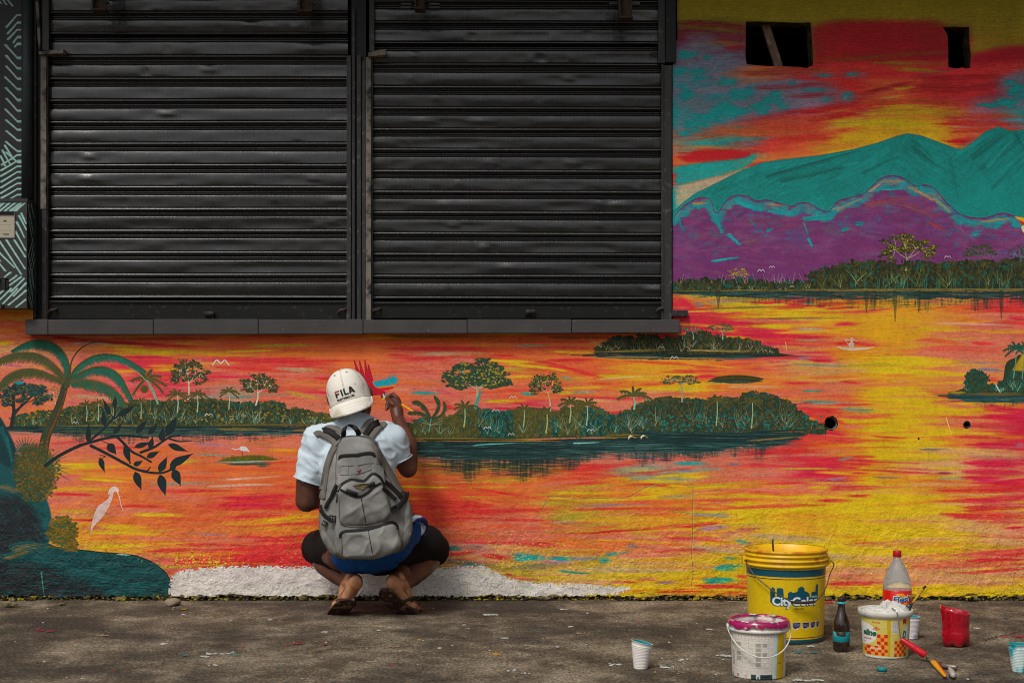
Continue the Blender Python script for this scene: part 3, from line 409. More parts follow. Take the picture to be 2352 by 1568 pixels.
    for cx, cy, s in ((2060, 30, 70), (2260, 20, 90), (1985, 20, 40)): crown(cv, cx, cy, s, s*.4, (cx+8, 95), [(60, 66, 34), (80, 84, 40)], 60, None, (110, 160, 140), cx)
    for k in range(18): x = rr.uniform(1370, 1520); cv.line([(1440, 150), (x-30, 85+rr.uniform(-15, 40))], 2, 1.2, (170, 160, 140), .7)
    for k in range(16): x = rr.uniform(2350, 2640); cv.line([(x, 150), (x+rr.uniform(-26, 26), 100)], 2, 1.2, (190, 150, 150), .7)
    bird(cv, 1850, 150, 22); bird(cv, 1938, 220, 28)
    cv.poly(spl([(2180, 370), (2240, 350), (2340, 340), (2450, 345), (2550, 368), (2440, 385), (2350, 395), (2260, 388)], 4), (62, 58, 20), 1, 1)
    reflect(cv, 2220, 2480, 380, 404, (34, 40, 26), 60, .5)
    # canoe, paddler, post strokes -----------------------------------------------------
    cv.frame(z, 1559.5, 631.6)
    cv.poly([(1070, 483), (1150, 495), (1250, 495), (1340, 488), (1280, 505), (1190, 515), (1120, 508)], (196, 180, 160), .95, 1)
    cv.poly([(1160, 490), (1155, 465), (1172, 455), (1166, 440), (1172, 426), (1184, 426), (1188, 440), (1184, 455), (1196, 468), (1190, 492)], (188, 168, 150), .95, 1)
    cv.line([(1135, 440), (1218, 446)], 6, 4, (190, 172, 150)); cv.line([(1130, 436), (1158, 478)], 4, 3, (190, 172, 150)); cv.line([(727, 458), (734, 513)], 4, 4, (200, 180, 120), .9)
    # right islet with hut
    cv.poly(spl([(1830, 800), (1900, 785), (1950, 760), (1960, 690), (2030, 650), (2085, 680), (2100, 740), (2200, 730), (2230, 600), (2300, 560), (2352, 540), (2700, 540), (2900, 800), (2352, 830), (1960, 825)], 4), (38, 58, 38), 1, 1)
    cv.poly([(2270, 650), (2352, 520), (2440, 460), (2560, 660), (2352, 655)], (176, 140, 10), 1, 2)
    treeline(cv, [(1950, 700), (2020, 660), (2090, 690), (2110, 760), (2220, 740), (2240, 680), (2352, 680), (2700, 680)], 800, [(46, 66, 40), (22, 60, 50), (60, 70, 34), (14, 80, 70)], 500, (8, 18), 16, (100, 160, 140))
    palm(cv, 2300, 500, 90, (2280, 700), (24, 88, 70), (16, 66, 56), (90, 130, 100)); palm(cv, 2352, 490, 70, (2340, 700), (24, 88, 70), (16, 66, 56), (90, 130, 100))
    strokes(cv, [(1850, 800, 1950, 800, 12, (140, 120, 20)), (1960, 815, 2352, 810, 12, (96, 80, 36)), (1800, 815, 2352, 850, 10, (20, 60, 66)), (1900, 840, 2352, 860, 5, (130, 170, 170))])
    reflect(cv, 1880, 2500, 830, 905, (10, 60, 64), 160, .5)
    cv.poly([(2155, 742), (2166, 745), (2175, 765), (2190, 785), (2192, 806), (2176, 785), (2162, 765)], (150, 180, 165), 1, 1)
    cv.frame(z, 1559.5, 947.4); cv.line([(1822, 32), (1838, 90), (1858, 146)], 6, 6, (214, 190, 90), .95); cv.dab(1634, 176, 6, 6, (20, 26, 20))
    # middle island --------------------------------------------------------------------
    cv.frame(z, 895.8, 746.5)
    t1 = [(90, 740), (120, 690), (200, 650), (300, 660), (420, 640), (470, 590), (560, 570), (640, 585), (760, 600), (860, 590), (950, 585), (1050, 590), (1130, 590), (1200, 570), (1350, 580), (1420, 575), (1480, 610), (1560, 620), (1640, 580), (1720, 540), (1800, 515), (1900, 500), (2000, 510), (2100, 515), (2200, 540), (2352, 530)]
    cv.poly(t1+[(2352, 740), (100, 790)], (10, 58, 52), 1, 1)
    cv.poly([(1560, 620), (1700, 550), (1900, 500), (2352, 530), (2352, 735), (1500, 745)], (40, 54, 34), .95, 3)
    cv.frame(z, 1559.5, 631.6)
    t2 = [(0, 870), (60, 845), (130, 850), (200, 850), (240, 820), (300, 840), (400, 850), (440, 820), (500, 805), (600, 820), (700, 850), (780, 890), (850, 960), (940, 1010), (1000, 1030)]
    cv.poly(t2+[(1000, 1050), (0, 1075)], (40, 52, 32), 1, 1)
    cv.frame(z, 895.8, 746.5)
    cv.poly([(190, 900), (1300, 900), (1260, 960), (1120, 1010), (900, 1040), (500, 1020), (200, 980)], (60, 46, 30), .6, 12, dry=.75)
    def off(l, dx, dy): return [(x+dx, y+dy) for x, y in l]
    t2b = off(t2, (1559.5-895.8)/z, (631.6-746.5)/z)
    tl = t1[:13]+t1[13:]
    gr = [(12, 74, 66), (8, 56, 50), (14, 84, 76), (70, 72, 28), (84, 82, 32), (20, 92, 84)]
    treeline(cv, t1[:20], 760, gr, 1300, (7, 17), 0)
    for x0, x1 in ((420, 600), (850, 980), (1150, 1300), (900, 1100), (110, 430)):
        treeline(cv, [(x0, np.interp(x0, [p[0] for p in t1], [p[1] for p in t1])), (x1, np.interp(x1, [p[0] for p in t1], [p[1] for p in t1]))], 760, [(88, 84, 32), (74, 74, 30), (62, 66, 28)], 210, (8, 20), 0)
    ol = [(66, 66, 30), (58, 60, 28), (48, 56, 28), (80, 76, 34), (12, 70, 64), (14, 80, 72), (20, 62, 52), (74, 66, 28), (40, 46, 24)]
    treeline(cv, t1[17:]+t2b[1:], 735, ol, 2600, (6, 15), 0)
    for k in range(160):
        x = rr.uniform(1700, 2950); cv.dab(x, rr.uniform(610, 720), rr.uniform(5, 11), rr.uniform(4, 9), (10, 110, 104), .85)
    treeline(cv, t1[:20], 752, gr, 0, (5, 6), 30, (120, 160, 140)); treeline(cv, t1[17:]+t2b[1:], 720, ol, 0, (5, 6), 26, (140, 142, 112))
    cv.poly([(170, 765), (400, 765), (700, 770), (1000, 775), (1400, 770), (1500, 745), (1800, 735), (2352, 728), (2700, 720), (2960, 700), (2960, 712), (2500, 740), (2000, 752), (1830, 790), (1500, 800), (1200, 815), (900, 812), (300, 800), (170, 785)], (122, 98, 28), .92, 1, dry=.35)
    strokes(cv, [(180, 785, 900, 782, 5, (34, 40, 20)), (1000, 785, 1500, 780, 4, (34, 40, 20)), (1500, 760, 2300, 742, 5, (24, 36, 24)), (2200, 745, 2960, 705, 7, (10, 40, 40)), (100, 760, 170, 780, 12, (12, 70, 66))])
    reflect(cv, 90, 1500, 800, 1075, (10, 40, 40), 1500, .42); reflect(cv, 1200, 2400, 780, 960, (10, 44, 46), 900, .5)
    cv.frame(z, 1559.5, 947.4); reflect(cv, -250, 830, 140, 330, (8, 48, 50), 640, .55)
    strokes(cv, [(0, 150, 800, 165, 12, (10, 36, 38)), (0, 200, 600, 190, 16, (10, 44, 46)), (480, 190, 800, 165, 5, (120, 96, 40))])
    cv.frame(z, 895.8, 746.5)
    strokes(cv, [(180, 830, 1500, 840, 20, (8, 34, 36)), (180, 880, 1400, 880, 24, (8, 38, 40)), (1500, 780, 2352, 780, 16, (10, 42, 42))])
    for k in range(60):
        x = rr.uniform(200, 1700); y = rr.uniform(800, 900); L = rr.uniform(40, 120); cv.line([(x-L, y+rr.uniform(-8, 8)), (x, y), (x+L, y+rr.uniform(-8, 8))], 2, 1.2, (84, 130, 120), .55)
    strokes(cv, [(480, 820, 900, 800, 3, (80, 170, 160)), (1250, 805, 1450, 798, 3, (120, 180, 170))])
    crown(cv, 600, 360, 225, 125, (580, 560), [(30, 66, 48), (52, 66, 34), (70, 78, 36), (20, 58, 50)], 460, (170, 150, 30), (150, 160, 120), 21)
    cv.line([(578, 570), (600, 500), (620, 450)], 26, 14, (60, 140, 130), .9)
    crown(cv, 1070, 410, 118, 92, (1095, 590), [(44, 62, 34), (64, 68, 30), (30, 56, 40), (100, 94, 34)], 260, (170, 150, 34), (170, 165, 120), 22)
    crown(cv, 1985, 375, 130, 40, (1990, 520), [(70, 80, 40), (90, 92, 44)], 90, None, (150, 140, 120), 23)
    palm(cv, 1660, 480, 120, (1665, 570), (84, 84, 36), (70, 72, 32), (110, 170, 150), (-2.9, -2.3, -1.6, -1.2, -.6, -.2))
    for cx, cy, s, by in ((510, 560, 90, 690), (915, 575, 80, 690), (1230, 530, 100, 660), (1345, 540, 90, 680), (1070, 600, 90, 730), (2230, 510, 80, 680), (2470, 520, 70, 700)):
        palm(cv, cx, cy, s, (cx-6, by), (84, 80, 32), (68, 68, 28), (140, 160, 110))
    frond(cv, [(280, 640), (240, 560), (190, 520), (150, 525)], 30, (50, 66, 34), (70, 76, 36), (30, 60, 44), 1, 40, -1)
    frond(cv, [(285, 640), (330, 580), (335, 520), (300, 480)], 30, (50, 66, 34), (70, 76, 36), (30, 60, 44), 1, 40, -1)
    frond(cv, [(290, 640), (350, 610), (370, 560), (365, 520)], 26, (60, 76, 40), (70, 76, 36), (30, 60, 44), 1, 40, 1)
    frond(cv, [(280, 650), (220, 600), (160, 590), (120, 600)], 26, (50, 66, 34), (70, 76, 36), (30, 60, 44), 1, 40, -1)
    cv.line([(265, 725), (280, 640)], 9, 7, (80, 140, 120)); 
    for a in (-2.7, -2.3, -.5, -.2): cv.line([(275, 680), (275+np.cos(a)*90, 680+np.sin(a)*60)], 3, 2, (150, 180, 150), .8)
    for x, y in ((840, 490), (722, 580), (664, 698), (826, 742), (1370, 714)): bird(cv, x, y, 26 if x != 826 else 22)
    for x, y in ((1640, 760), (1725, 758)):
        cv.poly([(x, y-14), (x-18, y), (x-14, y+22), (x-4, y+4), (x+16, y-4)], (196, 190, 160)); cv.line([(x+10, y-8), (x+34, y+10)], 4, 3, (190, 160, 50))
    # left shore ---------------------------------------------------------------------------
    cv.frame(z, 0, 763.7)
    t3 = [(80, 590), (150, 570), (250, 545), (400, 540), (480, 520), (560, 500), (700, 500), (850, 490), (900, 470), (960, 480), (1100, 470), (1300, 470), (1400, 460), (1500, 470), (1640, 490), (1750, 480), (1900, 480), (1960, 520), (2080, 530), (2180, 560), (2260, 575), (2330, 590)]
    cv.poly(t3+[(2352, 630), (60, 660)], (36, 50, 30), 1, 1)
    ol2 = [(58, 64, 30), (80, 76, 30), (22, 72, 60), (56, 56, 24), (98, 92, 30), (14, 78, 70), (76, 72, 30), (40, 50, 28)]
    treeline(cv, t3, 635, ol2, 2400, (6, 15), 60, (140, 160, 130))
    for k in range(120):
        x = rr.uniform(100, 2300); y = rr.uniform(540, 600); cv.dab(x, y, rr.uniform(5, 12), rr.uniform(4, 8), [(14, 84, 78), (140, 120, 26)][rr.randint(2)], .8)
    strokes(cv, [(400, 640, 1150, 635, 8, (120, 100, 36)), (1450, 635, 2352, 625, 8, (90, 80, 34)), (60, 665, 800, 665, 10, (12, 40, 40))])
    reflect(cv, 60, 2352, 645, 760, (10, 42, 44), 900, .5)
    strokes(cv, [(450, 670, 1150, 680, 8, (60, 76, 40)), (1200, 640, 2300, 640, 5, (30, 46, 30)), (1480, 655, 1800, 660, 8, (124, 100, 36)), (2000, 665, 2200, 662, 8, (120, 90, 40))])
    for k in range(40):
        x = rr.uniform(1250, 2300); y = rr.uniform(635, 700); L = rr.uniform(30, 90); cv.line([(x-L, y+4), (x, y), (x+L, y+rr.uniform(-6, 6))], 2, 1.2, (90, 120, 110), .5)
    crown(cv, 1290, 280, 135, 105, (1280, 460), [(60, 62, 28), (40, 50, 30), (84, 84, 34), (24, 50, 44)], 300, (110, 108, 40), (190, 190, 160), 31)
    crown(cv, 1765, 360, 130, 80, (1745, 490), [(60, 62, 28), (40, 50, 30), (84, 84, 34), (24, 50, 44)], 280, (110, 108, 40), (190, 190, 160), 32)
    palm(cv, 1000, 310, 125, (1075, 480), (86, 82, 30), (66, 66, 28), (120, 150, 120), (-2.8, -2.1, -1.3, -.7, -.1, .5, 2.6))
    cv.line([(850, 222), (930, 260), (1000, 330), (1075, 480)], 4, 9, (110, 150, 120), .9); cv.dab(985, 385, 26, 26, (80, 74, 24)); 
    for cx, cy, s, by in ((1210, 420, 80, 540), (1345, 420, 75, 540), (1560, 400, 70, 520), (590, 490, 60, 600), (670, 480, 60, 600), (960, 470, 60, 580)): palm(cv, cx, cy, s, (cx, by), (84, 80, 32), (70, 68, 28), (150, 170, 130))
    # dark tree at far left
    cv.line([(75, 650), (95, 540), (90, 440), (125, 340)], 26, 18, (28, 40, 40)); cv.line([(95, 545), (180, 470), (270, 375)], 18, 10, (28, 40, 40))
    crown(cv, 170, 430, 170, 100, (92, 560), [(20, 60, 62), (30, 44, 40), (60, 66, 40), (14, 84, 84), (24, 36, 36)], 420, (120, 110, 40), (30, 44, 44), 33)
    cv.dab(130, 342, 34, 10, (0, 150, 160), .8)
    crown(cv, 370, 420, 60, 55, (380, 520), [(90, 100, 60), (110, 110, 70)], 60, None, (180, 190, 160), 34)
    # egret islet
    cv.poly(spl([(1480, 876), (1560, 850), (1650, 840), (1760, 835), (1850, 850), (1895, 865), (1760, 872), (1600, 880)], 4), (84, 84, 8), 1, 2)
    for k in range(80): x = rr.uniform(1510, 1860); cv.line([(x, 866), (x+rr.uniform(-6, 10), 836+rr.uniform(-5, 12))], 3, 1.5, [(110, 100, 16), (70, 76, 10)][k % 2], .8)
    strokes(cv, [(1500, 880, 1860, 884, 7, (60, 90, 80)), (1560, 896, 1840, 896, 5, (40, 70, 60)), (1760, 905, 1830, 905, 8, (60, 90, 60)), (1500, 880, 1880, 874, 3, (140, 170, 140))])
    cv.poly(spl([(1632, 782), (1650, 772), (1680, 780), (1702, 812), (1680, 806), (1650, 806), (1632, 795)], 4), (210, 205, 200)); cv.line([(1635, 792), (1600, 795), (1582, 786)], 7, 5, (210, 205, 200)); cv.line([(1582, 788), (1562, 836)], 4, 3, (200, 110, 60)); cv.line([(1652, 806), (1650, 842)], 3, 3, (60, 50, 40))
    for x, y, s in ((1505, 200, 56), (1424, 558, 28), (515, 612, 22), (1580, 590, 16), (1664, 565, 14)): bird(cv, x, y, s)
    # big palm
    tr = spl([(285, 880), (310, 720), (360, 600), (410, 480), (450, 330)], 6)
    cv.line(tr, 74, 42, (70, 54, 26)); cv.line(off(tr, -14, 0), 22, 12, (30, 72, 54), .8); cv.line(off(tr, 16, 0), 14, 8, (104, 74, 30), .7)
    for k in range(60): 
        p = tr[rr.randint(len(tr))]; cv.line([(p[0]-26, p[1]+rr.uniform(-12, 12)), (p[0]+24, p[1]+rr.uniform(-6, 18))], 3, 2, (50, 42, 22), .5)
    dg, mg, hg = (16, 84, 66), (70, 76, 36), (40, 72, 36)
    frond(cv, [(455, 330), (470, 240), (440, 150), (370, 80), (280, 52), (180, 70), (75, 128)], 70, (14, 92, 78), (30, 84, 60), hg, 1, 170, -1)
    frond(cv, [(450, 330), (400, 250), (320, 180), (220, 140), (100, 145), (0, 180), (-100, 260)], 66, mg, (60, 74, 40), (84, 70, 40), 1, 170, -1)
    frond(cv, [(440, 335), (350, 290), (250, 255), (150, 255), (60, 290), (0, 350), (-60, 480)], 62, mg, (60, 74, 40), (84, 70, 40), 1, 170, -1)
    frond(cv, [(470, 320), (520, 240), (600, 180), (700, 150), (820, 165), (920, 215), (1000, 270)], 52, (14, 100, 84), (30, 92, 66), hg, 1, 160, 1)
    frond(cv, [(470, 330), (540, 280), (640, 240), (740, 245), (820, 300), (870, 390), (905, 460)], 62, (14, 92, 80), (60, 84, 40), hg, 1, 170, 1)
    frond(cv, [(475, 340), (560, 325), (660, 335), (750, 370), (820, 430), (860, 500)], 76, (14, 92, 80), (70, 84, 40), (84, 74, 36), 1, 170, 1)
    cv.line(spl([(470, 260), (500, 170), (560, 100), (640, 66), (730, 60)], 6), 12, 3, (74, 70, 26)); cv.line(spl([(455, 360), (470, 280), (480, 230)], 6), 40, 12, (60, 70, 40))
    # rocks and bushes bottom left
    for a in np.linspace(-2.7, -.4, 13):
        cv.line([(170, 830), (170+np.cos(a)*120, 830+np.sin(a)*120)], 16, 2, [(90, 120, 90), (40, 90, 76)][int(a*10) % 2], .9)
    cv.poly(spl([(-60, 560), (0, 575), (60, 680), (110, 800), (130, 970), (0, 1000), (-60, 1000)], 5), (8, 52, 56), 1, 2)
    strokes(cv, [(0, 640, 60, 780, 26, (10, 78, 82)), (40, 700, 90, 900, 20, (14, 88, 92))])
    cv.frame(z, 0, 1062.3)
    cv.poly(spl([(-900, 0), (-300, -200), (0, 0), (140, 60), (260, 150), (330, 280), (350, 420), (320, 560), (100, 640), (-900, 640)], 5), (10, 74, 76), 1, 2)
    cv.poly(spl([(-900, 160), (0, 220), (100, 220), (200, 280), (270, 400), (290, 520), (200, 600), (-900, 700)], 5), (26, 30, 34), .95, 8)
    cv.dab(235, 70, 140, 190, (60, 64, 30), .95, 0, .25); cv.dab(425, 470, 96, 92, (66, 66, 22), .95, 0, .2)
    for k in range(900):
        x = rr.normal(245, 85); y = rr.normal(60, 105)
        if ((x-245)/170)**2+((y-60)/215)**2 < 1: cv.dab(x, y, rr.uniform(5, 12), rr.uniform(4, 8), [(96, 76, 14), (84, 70, 20), (70, 70, 30), (110, 86, 20), (30, 80, 64)][rr.randint(5)], .9, rr.uniform(-1, 1))
    for x, y, dx, dy in ((320, 0, 130, -40), (330, 30, 160, 10), (340, 20, 140, 60), (370, 60, 110, 60), (320, -10, 90, -80)): cv.line([(x, y), (x+dx, y+dy)], 10, 2, (60, 96, 60), .8)
    cv.poly(spl([(-900, 560), (0, 620), (60, 560), (180, 530), (300, 540), (420, 580), (520, 590), (700, 610), (900, 630), (1020, 670), (1100, 720), (1150, 780), (1168, 860), (1150, 930), (1100, 960), (-900, 980)], 5), (8, 70, 70), 1, 1)
    cv.poly(spl([(-900, 640), (0, 660), (120, 680), (300, 700), (420, 760), (600, 820), (700, 900), (600, 980), (-900, 990)], 5), (28, 30, 34), .95, 10)
    cv.line(spl([(520, 590), (700, 610), (900, 628), (1020, 668), (1100, 720), (1150, 780), (1168, 860), (1152, 930)], 6), 7, 7, (10, 30, 34), .9)
    for k in range(900):
        x = rr.uniform(-60, 1130); y = rr.uniform(200, 950); a_ = rr.uniform(.2, 1.2)
        ok = (x < 300 and y > 180 and y < 600) or y > 620+max(0, x-760)**2*.0007
        if ok: cv.dab(x, y, rr.uniform(10, 40), rr.uniform(3, 9), [(10, 86, 86), (24, 30, 34), (8, 58, 60), (30, 34, 38), (12, 74, 76)][rr.randint(5) if y-560 < x*.5+60 else 1+2*rr.randint(2)], rr.uniform(.25, .6), a_, .6, .5, .3)
    for k in range(420):
        x = rr.uniform(20, 1130); y = rr.uniform(640, 930); L = rr.uniform(20, 90)
        if y > 600+max(0, x-800)*.4: cv.line(spl([(x-L, y-rr.uniform(-8, 8)), (x, y), (x+L, y+rr.uniform(-4, 22))], 3), rr.uniform(3, 8), 2, [(10, 96, 94), (8, 60, 62), (14, 36, 40), (26, 26, 30)][rr.randint(4)], .6, .4)
    strokes(cv, [(80, 600, 300, 560, 20, (110, 94, 52)), (40, 650, 200, 600, 18, (100, 86, 48)), (0, 160, 120, 200, 22, (90, 84, 60)), (330, 570, 480, 590, 12, (80, 74, 30)), (800, 622, 890, 628, 4, (150, 190, 190)), (280, 740, 300, 900, 3, (50, 120, 100))])
    for k in range(460):
        x = rr.normal(425, 60); y = rr.normal(460, 60)
        if ((x-425)/108)**2+((y-465)/105)**2 < 1: cv.dab(x, y, rr.uniform(6, 13), rr.uniform(5, 10), [(110, 84, 8), (96, 78, 16), (40, 84, 50), (120, 92, 14)][rr.randint(4)], .9)
    for k in range(60): cv.dab(rr.uniform(440, 530), rr.uniform(540, 600), 11, 7, (100, 80, 16), .9)
    # dark branch with leaves (Z1 coordinates)
    cv.frame(z, 0, 763.7); bk = (16, 36, 38)
    for pts, w0, w1 in ([[(310, 905), (400, 840), (530, 775), (640, 740), (740, 715), (850, 700), (950, 710), (1010, 715)], 24, 10], [[(600, 745), (680, 680), (740, 620), (780, 570), (785, 500)], 16, 10], [[(780, 590), (740, 530), (700, 450)], 9, 5], [[(780, 585), (850, 530), (930, 490)], 9, 5],
                        [[(620, 770), (740, 830), (850, 890), (930, 930), (1010, 950), (1090, 955), (1150, 940), (1200, 905)], 20, 12], [[(930, 930), (1000, 940), (1025, 915)], 12, 6], [[(800, 710), (840, 750), (900, 810), (960, 840), (1030, 880)], 18, 12], [[(960, 815), (1050, 780), (1110, 740), (1160, 710), (1230, 700)], 18, 10], [[(1150, 720), (1220, 740), (1310, 735)], 12, 6],
                        [[(530, 780), (545, 757)], 14, 8], [[(1110, 740), (1130, 700)], 7, 5]):
        cv.line(spl(pts, 5), w0, w1, bk)
    for x, y, tx, ty, wd in ((600, 745, 603, 615, 20), (715, 640, 697, 515, 20), (750, 560, 698, 445, 16), (780, 510, 785, 430, 18), (800, 570, 930, 488, 22), (775, 690, 835, 610, 18), (930, 685, 1003, 588, 22), (1010, 695, 1080, 612, 20), (1100, 740, 1110, 640, 24), (1135, 700, 1205, 570, 32), (915, 780, 1040, 742, 18), (1020, 790, 1042, 705, 20),
                        (735, 755, 795, 830, 30), (850, 770, 890, 895, 24), (680, 850, 715, 955, 20), (1145, 760, 1285, 810, 22), (1000, 850, 1090, 805, 20), (910, 905, 975, 870, 18), (1085, 950, 1140, 840, 26), (1155, 905, 1320, 820, 28), (1160, 940, 1205, 890, 20), (920, 945, 965, 1075, 28), (1090, 965, 1130, 1115, 32), (1180, 930, 1235, 1045, 32), (880, 890, 895, 880, 6)):
        leaf(cv, x, y, tx, ty, wd, bk)
    for pts in ([(685, 835), (720, 840), (695, 860)], [(1280, 840), (1170, 900)], [(700, 740), (740, 755)], [(840, 760), (852, 790)]): cv.line(pts, 5, 4, bk)
    # white heron
    cv.frame(z, 0, 1062.3); hc = (214, 186, 178)
    cv.poly(spl([(735, 218), (745, 180), (775, 160), (800, 168), (810, 190), (800, 205), (790, 195), (775, 200), (770, 225), (755, 270), (730, 320), (690, 380), (640, 430), (618, 485), (622, 430), (640, 360), (665, 300), (710, 265), (740, 240), (750, 210)], 4), hc, .97, 1)
    cv.line([(800, 195), (815, 240), (825, 290), (840, 325)], 7, 4, hc); 
    for k in range(16): x = rr.uniform(640, 730); cv.line([(x, 330+rr.uniform(-20, 80)), (x-20, 370+rr.uniform(-20, 80))], 2, 1, (180, 150, 150), .5)
    # white primer band ----------------------------------------------------------------------
    cv.frame(1, 0, 0)
    wt = (202, 198, 192)
    cv.poly([(388, 1385), (390, 1345), (396, 1325), (404, 1316), (430, 1308), (500, 1302), (560, 1300), (640, 1301), (720, 1302), (800, 1306), (900, 1312), (1000, 1305), (1060, 1302), (1110, 1300), (1130, 1310), (1160, 1325), (1200, 1336), (1260, 1340), (1340, 1342), (1400, 1347), (1455, 1350), (1420, 1362), (1300, 1368), (1200, 1376), (1150, 1385)], wt, .97, 4, rough=1.4)
    for k in range(160):
        x = rr.uniform(1000, 1420); y = rr.uniform(1312, 1370); cv.line([(x, y), (x+rr.uniform(-3, 3), y+rr.uniform(3, 9))], 1.3, .8, [(170, 120, 120), (150, 150, 150), (160, 90, 90)][rr.randint(3)], .5 if y > 1330 else .3)
    for k in range(240):
        x = rr.uniform(640, 1480); y = rr.uniform(1215, 1310); cv.dab(x, y, rr.uniform(1, 4), rr.uniform(.7, 1.6), [(196, 180, 40), (190, 150, 90), (150, 120, 50)][rr.randint(3)], .6)
    for cx, cy, s in ((430, 1285, 36), (490, 1290, 30), (1200, 1260, 60), (1150, 1300, 60), (920, 1240, 60)):
        for k in range(90): cv.dab(rr.normal(cx, s), rr.normal(cy, s*.25), rr.uniform(.8, 2.6), rr.uniform(.8, 2), (196, 182, 40), .7)
    for k in range(1200):                                                      # lifted flecks on the rough render
        x = rr.uniform(430, 2352); y = rr.uniform(1180, 1365)
        g = LOW[int(np.clip((y-680)/40+rr.normal(0, 1.2), 0, 17))][int(np.clip(x/168, 0, 14))]
        if not (1300 < y and x < 1450): cv.dab(x, y, rr.uniform(1.5, 5), rr.uniform(.8, 1.8), PAL[g], .55, rr.uniform(-.4, .4))
    # macaw ------------------------------------------------------------------------------------
    q = .2197; cv.frame(q, 654.6, 803.9); rd = (176, 10, 40)
    for tx, ty, bx in ((722, 100, 800), (780, 112, 830), (835, 100, 870), (872, 148, 905), (740, 190, 830)):
        cv.poly([(bx-30, 330), (tx-8, ty), (tx+6, ty), (bx+22, 320)], rd)
    cv.poly(spl([(780, 200), (850, 320), (900, 300), (930, 370), (990, 405), (1040, 425), (1066, 450), (1060, 480), (1030, 485), (980, 470), (880, 470), (820, 400)], 4), rd)
    cv.poly([(915, 335), (1000, 312), (1070, 300), (1095, 255), (1105, 300), (1150, 240), (1150, 290), (1190, 295), (1165, 345), (1080, 370), (950, 385)], (10, 150, 165))
    cv.poly([(950, 385), (1090, 368), (1160, 352), (1140, 378), (1060, 395), (970, 398)], (214, 130, 10))
    cv.poly([(970, 398), (1140, 378), (1130, 400), (1080, 415), (1020, 420)], (196, 20, 30))
    cv.poly([(1020, 455), (1050, 450), (1068, 470), (1055, 500), (1030, 495)], (210, 215, 210)); cv.poly([(1003, 475), (1020, 470), (1025, 500), (1010, 505)], (20, 60, 70)); cv.poly([(1025, 490), (1045, 498), (1035, 515), (1008, 522)], (200, 176, 20)); cv.dab(1036, 452, 8, 8, (30, 30, 40))
    cv.line([(1050, 440), (1072, 470), (1066, 500)], 5, 4, (60, 200, 210), .8)
    # scarlet bird tail entering at the right edge
    cv.frame(z, 1559.5, 321.6); cv.poly([(2285, 520), (2340, 525), (2420, 560), (2400, 600), (2340, 575)], (196, 20, 30)); cv.poly([(2285, 520), (2360, 530), (2352, 560), (2310, 540)], (200, 160, 10)); cv.poly([(2330, 590), (2352, 580), (2360, 640), (2340, 620)], (190, 190, 150))
    cv.frame(1, 0, 0)
    cv.poly([(-480, -330), (96, -330), (96, 708), (-480, 708)], (26, 26, 27), .97, 2, rough=.3)
    # shared wear: drips, cracks and dark bottom edge
    for pts in ([(1592, 1110), (1592, 1140), (1590, 1180), (1591, 1230), (1588, 1270), (1592, 1310), (1588, 1345)], [(1245, 1170), (1262, 1140), (1300, 1142), (1380, 1144), (1440, 1142), (1480, 1120), (1530, 1108), (1592, 1112)]):
        cv.line(spl(pts, 4), 1.6, 1.4, (110, 96, 60), .7); cv.line(off(spl(pts, 4), 1.5, 1), 1, 1, (214, 190, 150), .5)
    for k in range(26):
        x = rr.uniform(1560, 2340); y = rr.uniform(900, 1250); cv.line([(x, y), (x+.5, y+rr.uniform(8, 26))], .9, .7, (110, 100, 60), .5)
    n = fnoise(h, w, 5, 14, 91, 3); e = np.clip((Y-1366+(n-.5)*26)/6, 0, 1)*np.clip((n-.42)*9, 0, 1)
    cv.px += (np.array([70, 64, 22])/255.*(.6+.5*cv.grit[..., None])-cv.px)*e[..., None]*.85
    for ch in range(3):
        m = cv.px[..., ch]; m += .75*(m-blur(m, 2))
    g = (fnoise(h, w, 2.2, 2.6, 99, 2)-.5)*.13+(fnoise(h, w, 5, 5, 101, 2)-.5)*.06
    cv.px *= (1+g*1.6)[..., None]
    return np.clip(cv.px, 0, 1)
# ------------------------------------------------------------------ helpers
def P(px, py, y=0.):                       # a spot of the photograph at depth y, as a point of the place
    s = (DIST+y)/F; return Vector(((px-1176)*s, y, EYE-(py-HOR)*s))
def gnd(px, py):                           # a spot of the ground
    d = F*EYE/(py-HOR); return Vector(((px-1176)*d/F, d-DIST, 0))
def lin(c): return tuple(((v/255/12.92) if v/255 <= .04045 else ((v/255+.055)/1.055)**2.4) for v in c)
def link(o, parent=None):
    COL.objects.link(o)
    if parent: o.parent = parent
    return o
def tag(o, label=None, cat=None, group=None, kind=None):
    for k, v in (('label', label), ('category', cat), ('group', group), ('kind', kind)):
        if v: o[k] = v
    return o
def thing(name, loc, label, cat, group=None, rz=0):
    o = bpy.data.objects.new(name, None); o.location = loc; o.rotation_euler.z = rz; o.empty_display_size = .1
    COL.objects.link(o); return tag(o, label, cat, group)
def wloc(o):
    v = Vector((0, 0, 0))
    while o is not None: v += o.location; o = o.parent
    return v
def mk(name, verts, faces, mat, parent=None, smooth=False, uv=None, rel=True):
    me = bpy.data.meshes.new(name)
    if parent is not None and rel:
        L = wloc(parent); verts = [(v[0]-L[0], v[1]-L[1], v[2]-L[2]) for v in verts]
    me.from_pydata([tuple(v) for v in verts], [], faces); me.materials.append(mat)
    if uv:
        ul = me.uv_layers.new(name='UVMap')
        for p in me.polygons:
            for li, vi in zip(p.loop_indices, p.vertices): ul.data[li].uv = uv[vi]
    bm = bmesh.new(); bm.from_mesh(me); bmesh.ops.recalc_face_normals(bm, faces=bm.faces); bm.to_mesh(me); bm.free()
    if smooth:
        for p in me.polygons: p.use_smooth = True
    return link(bpy.data.objects.new(name, me), parent)
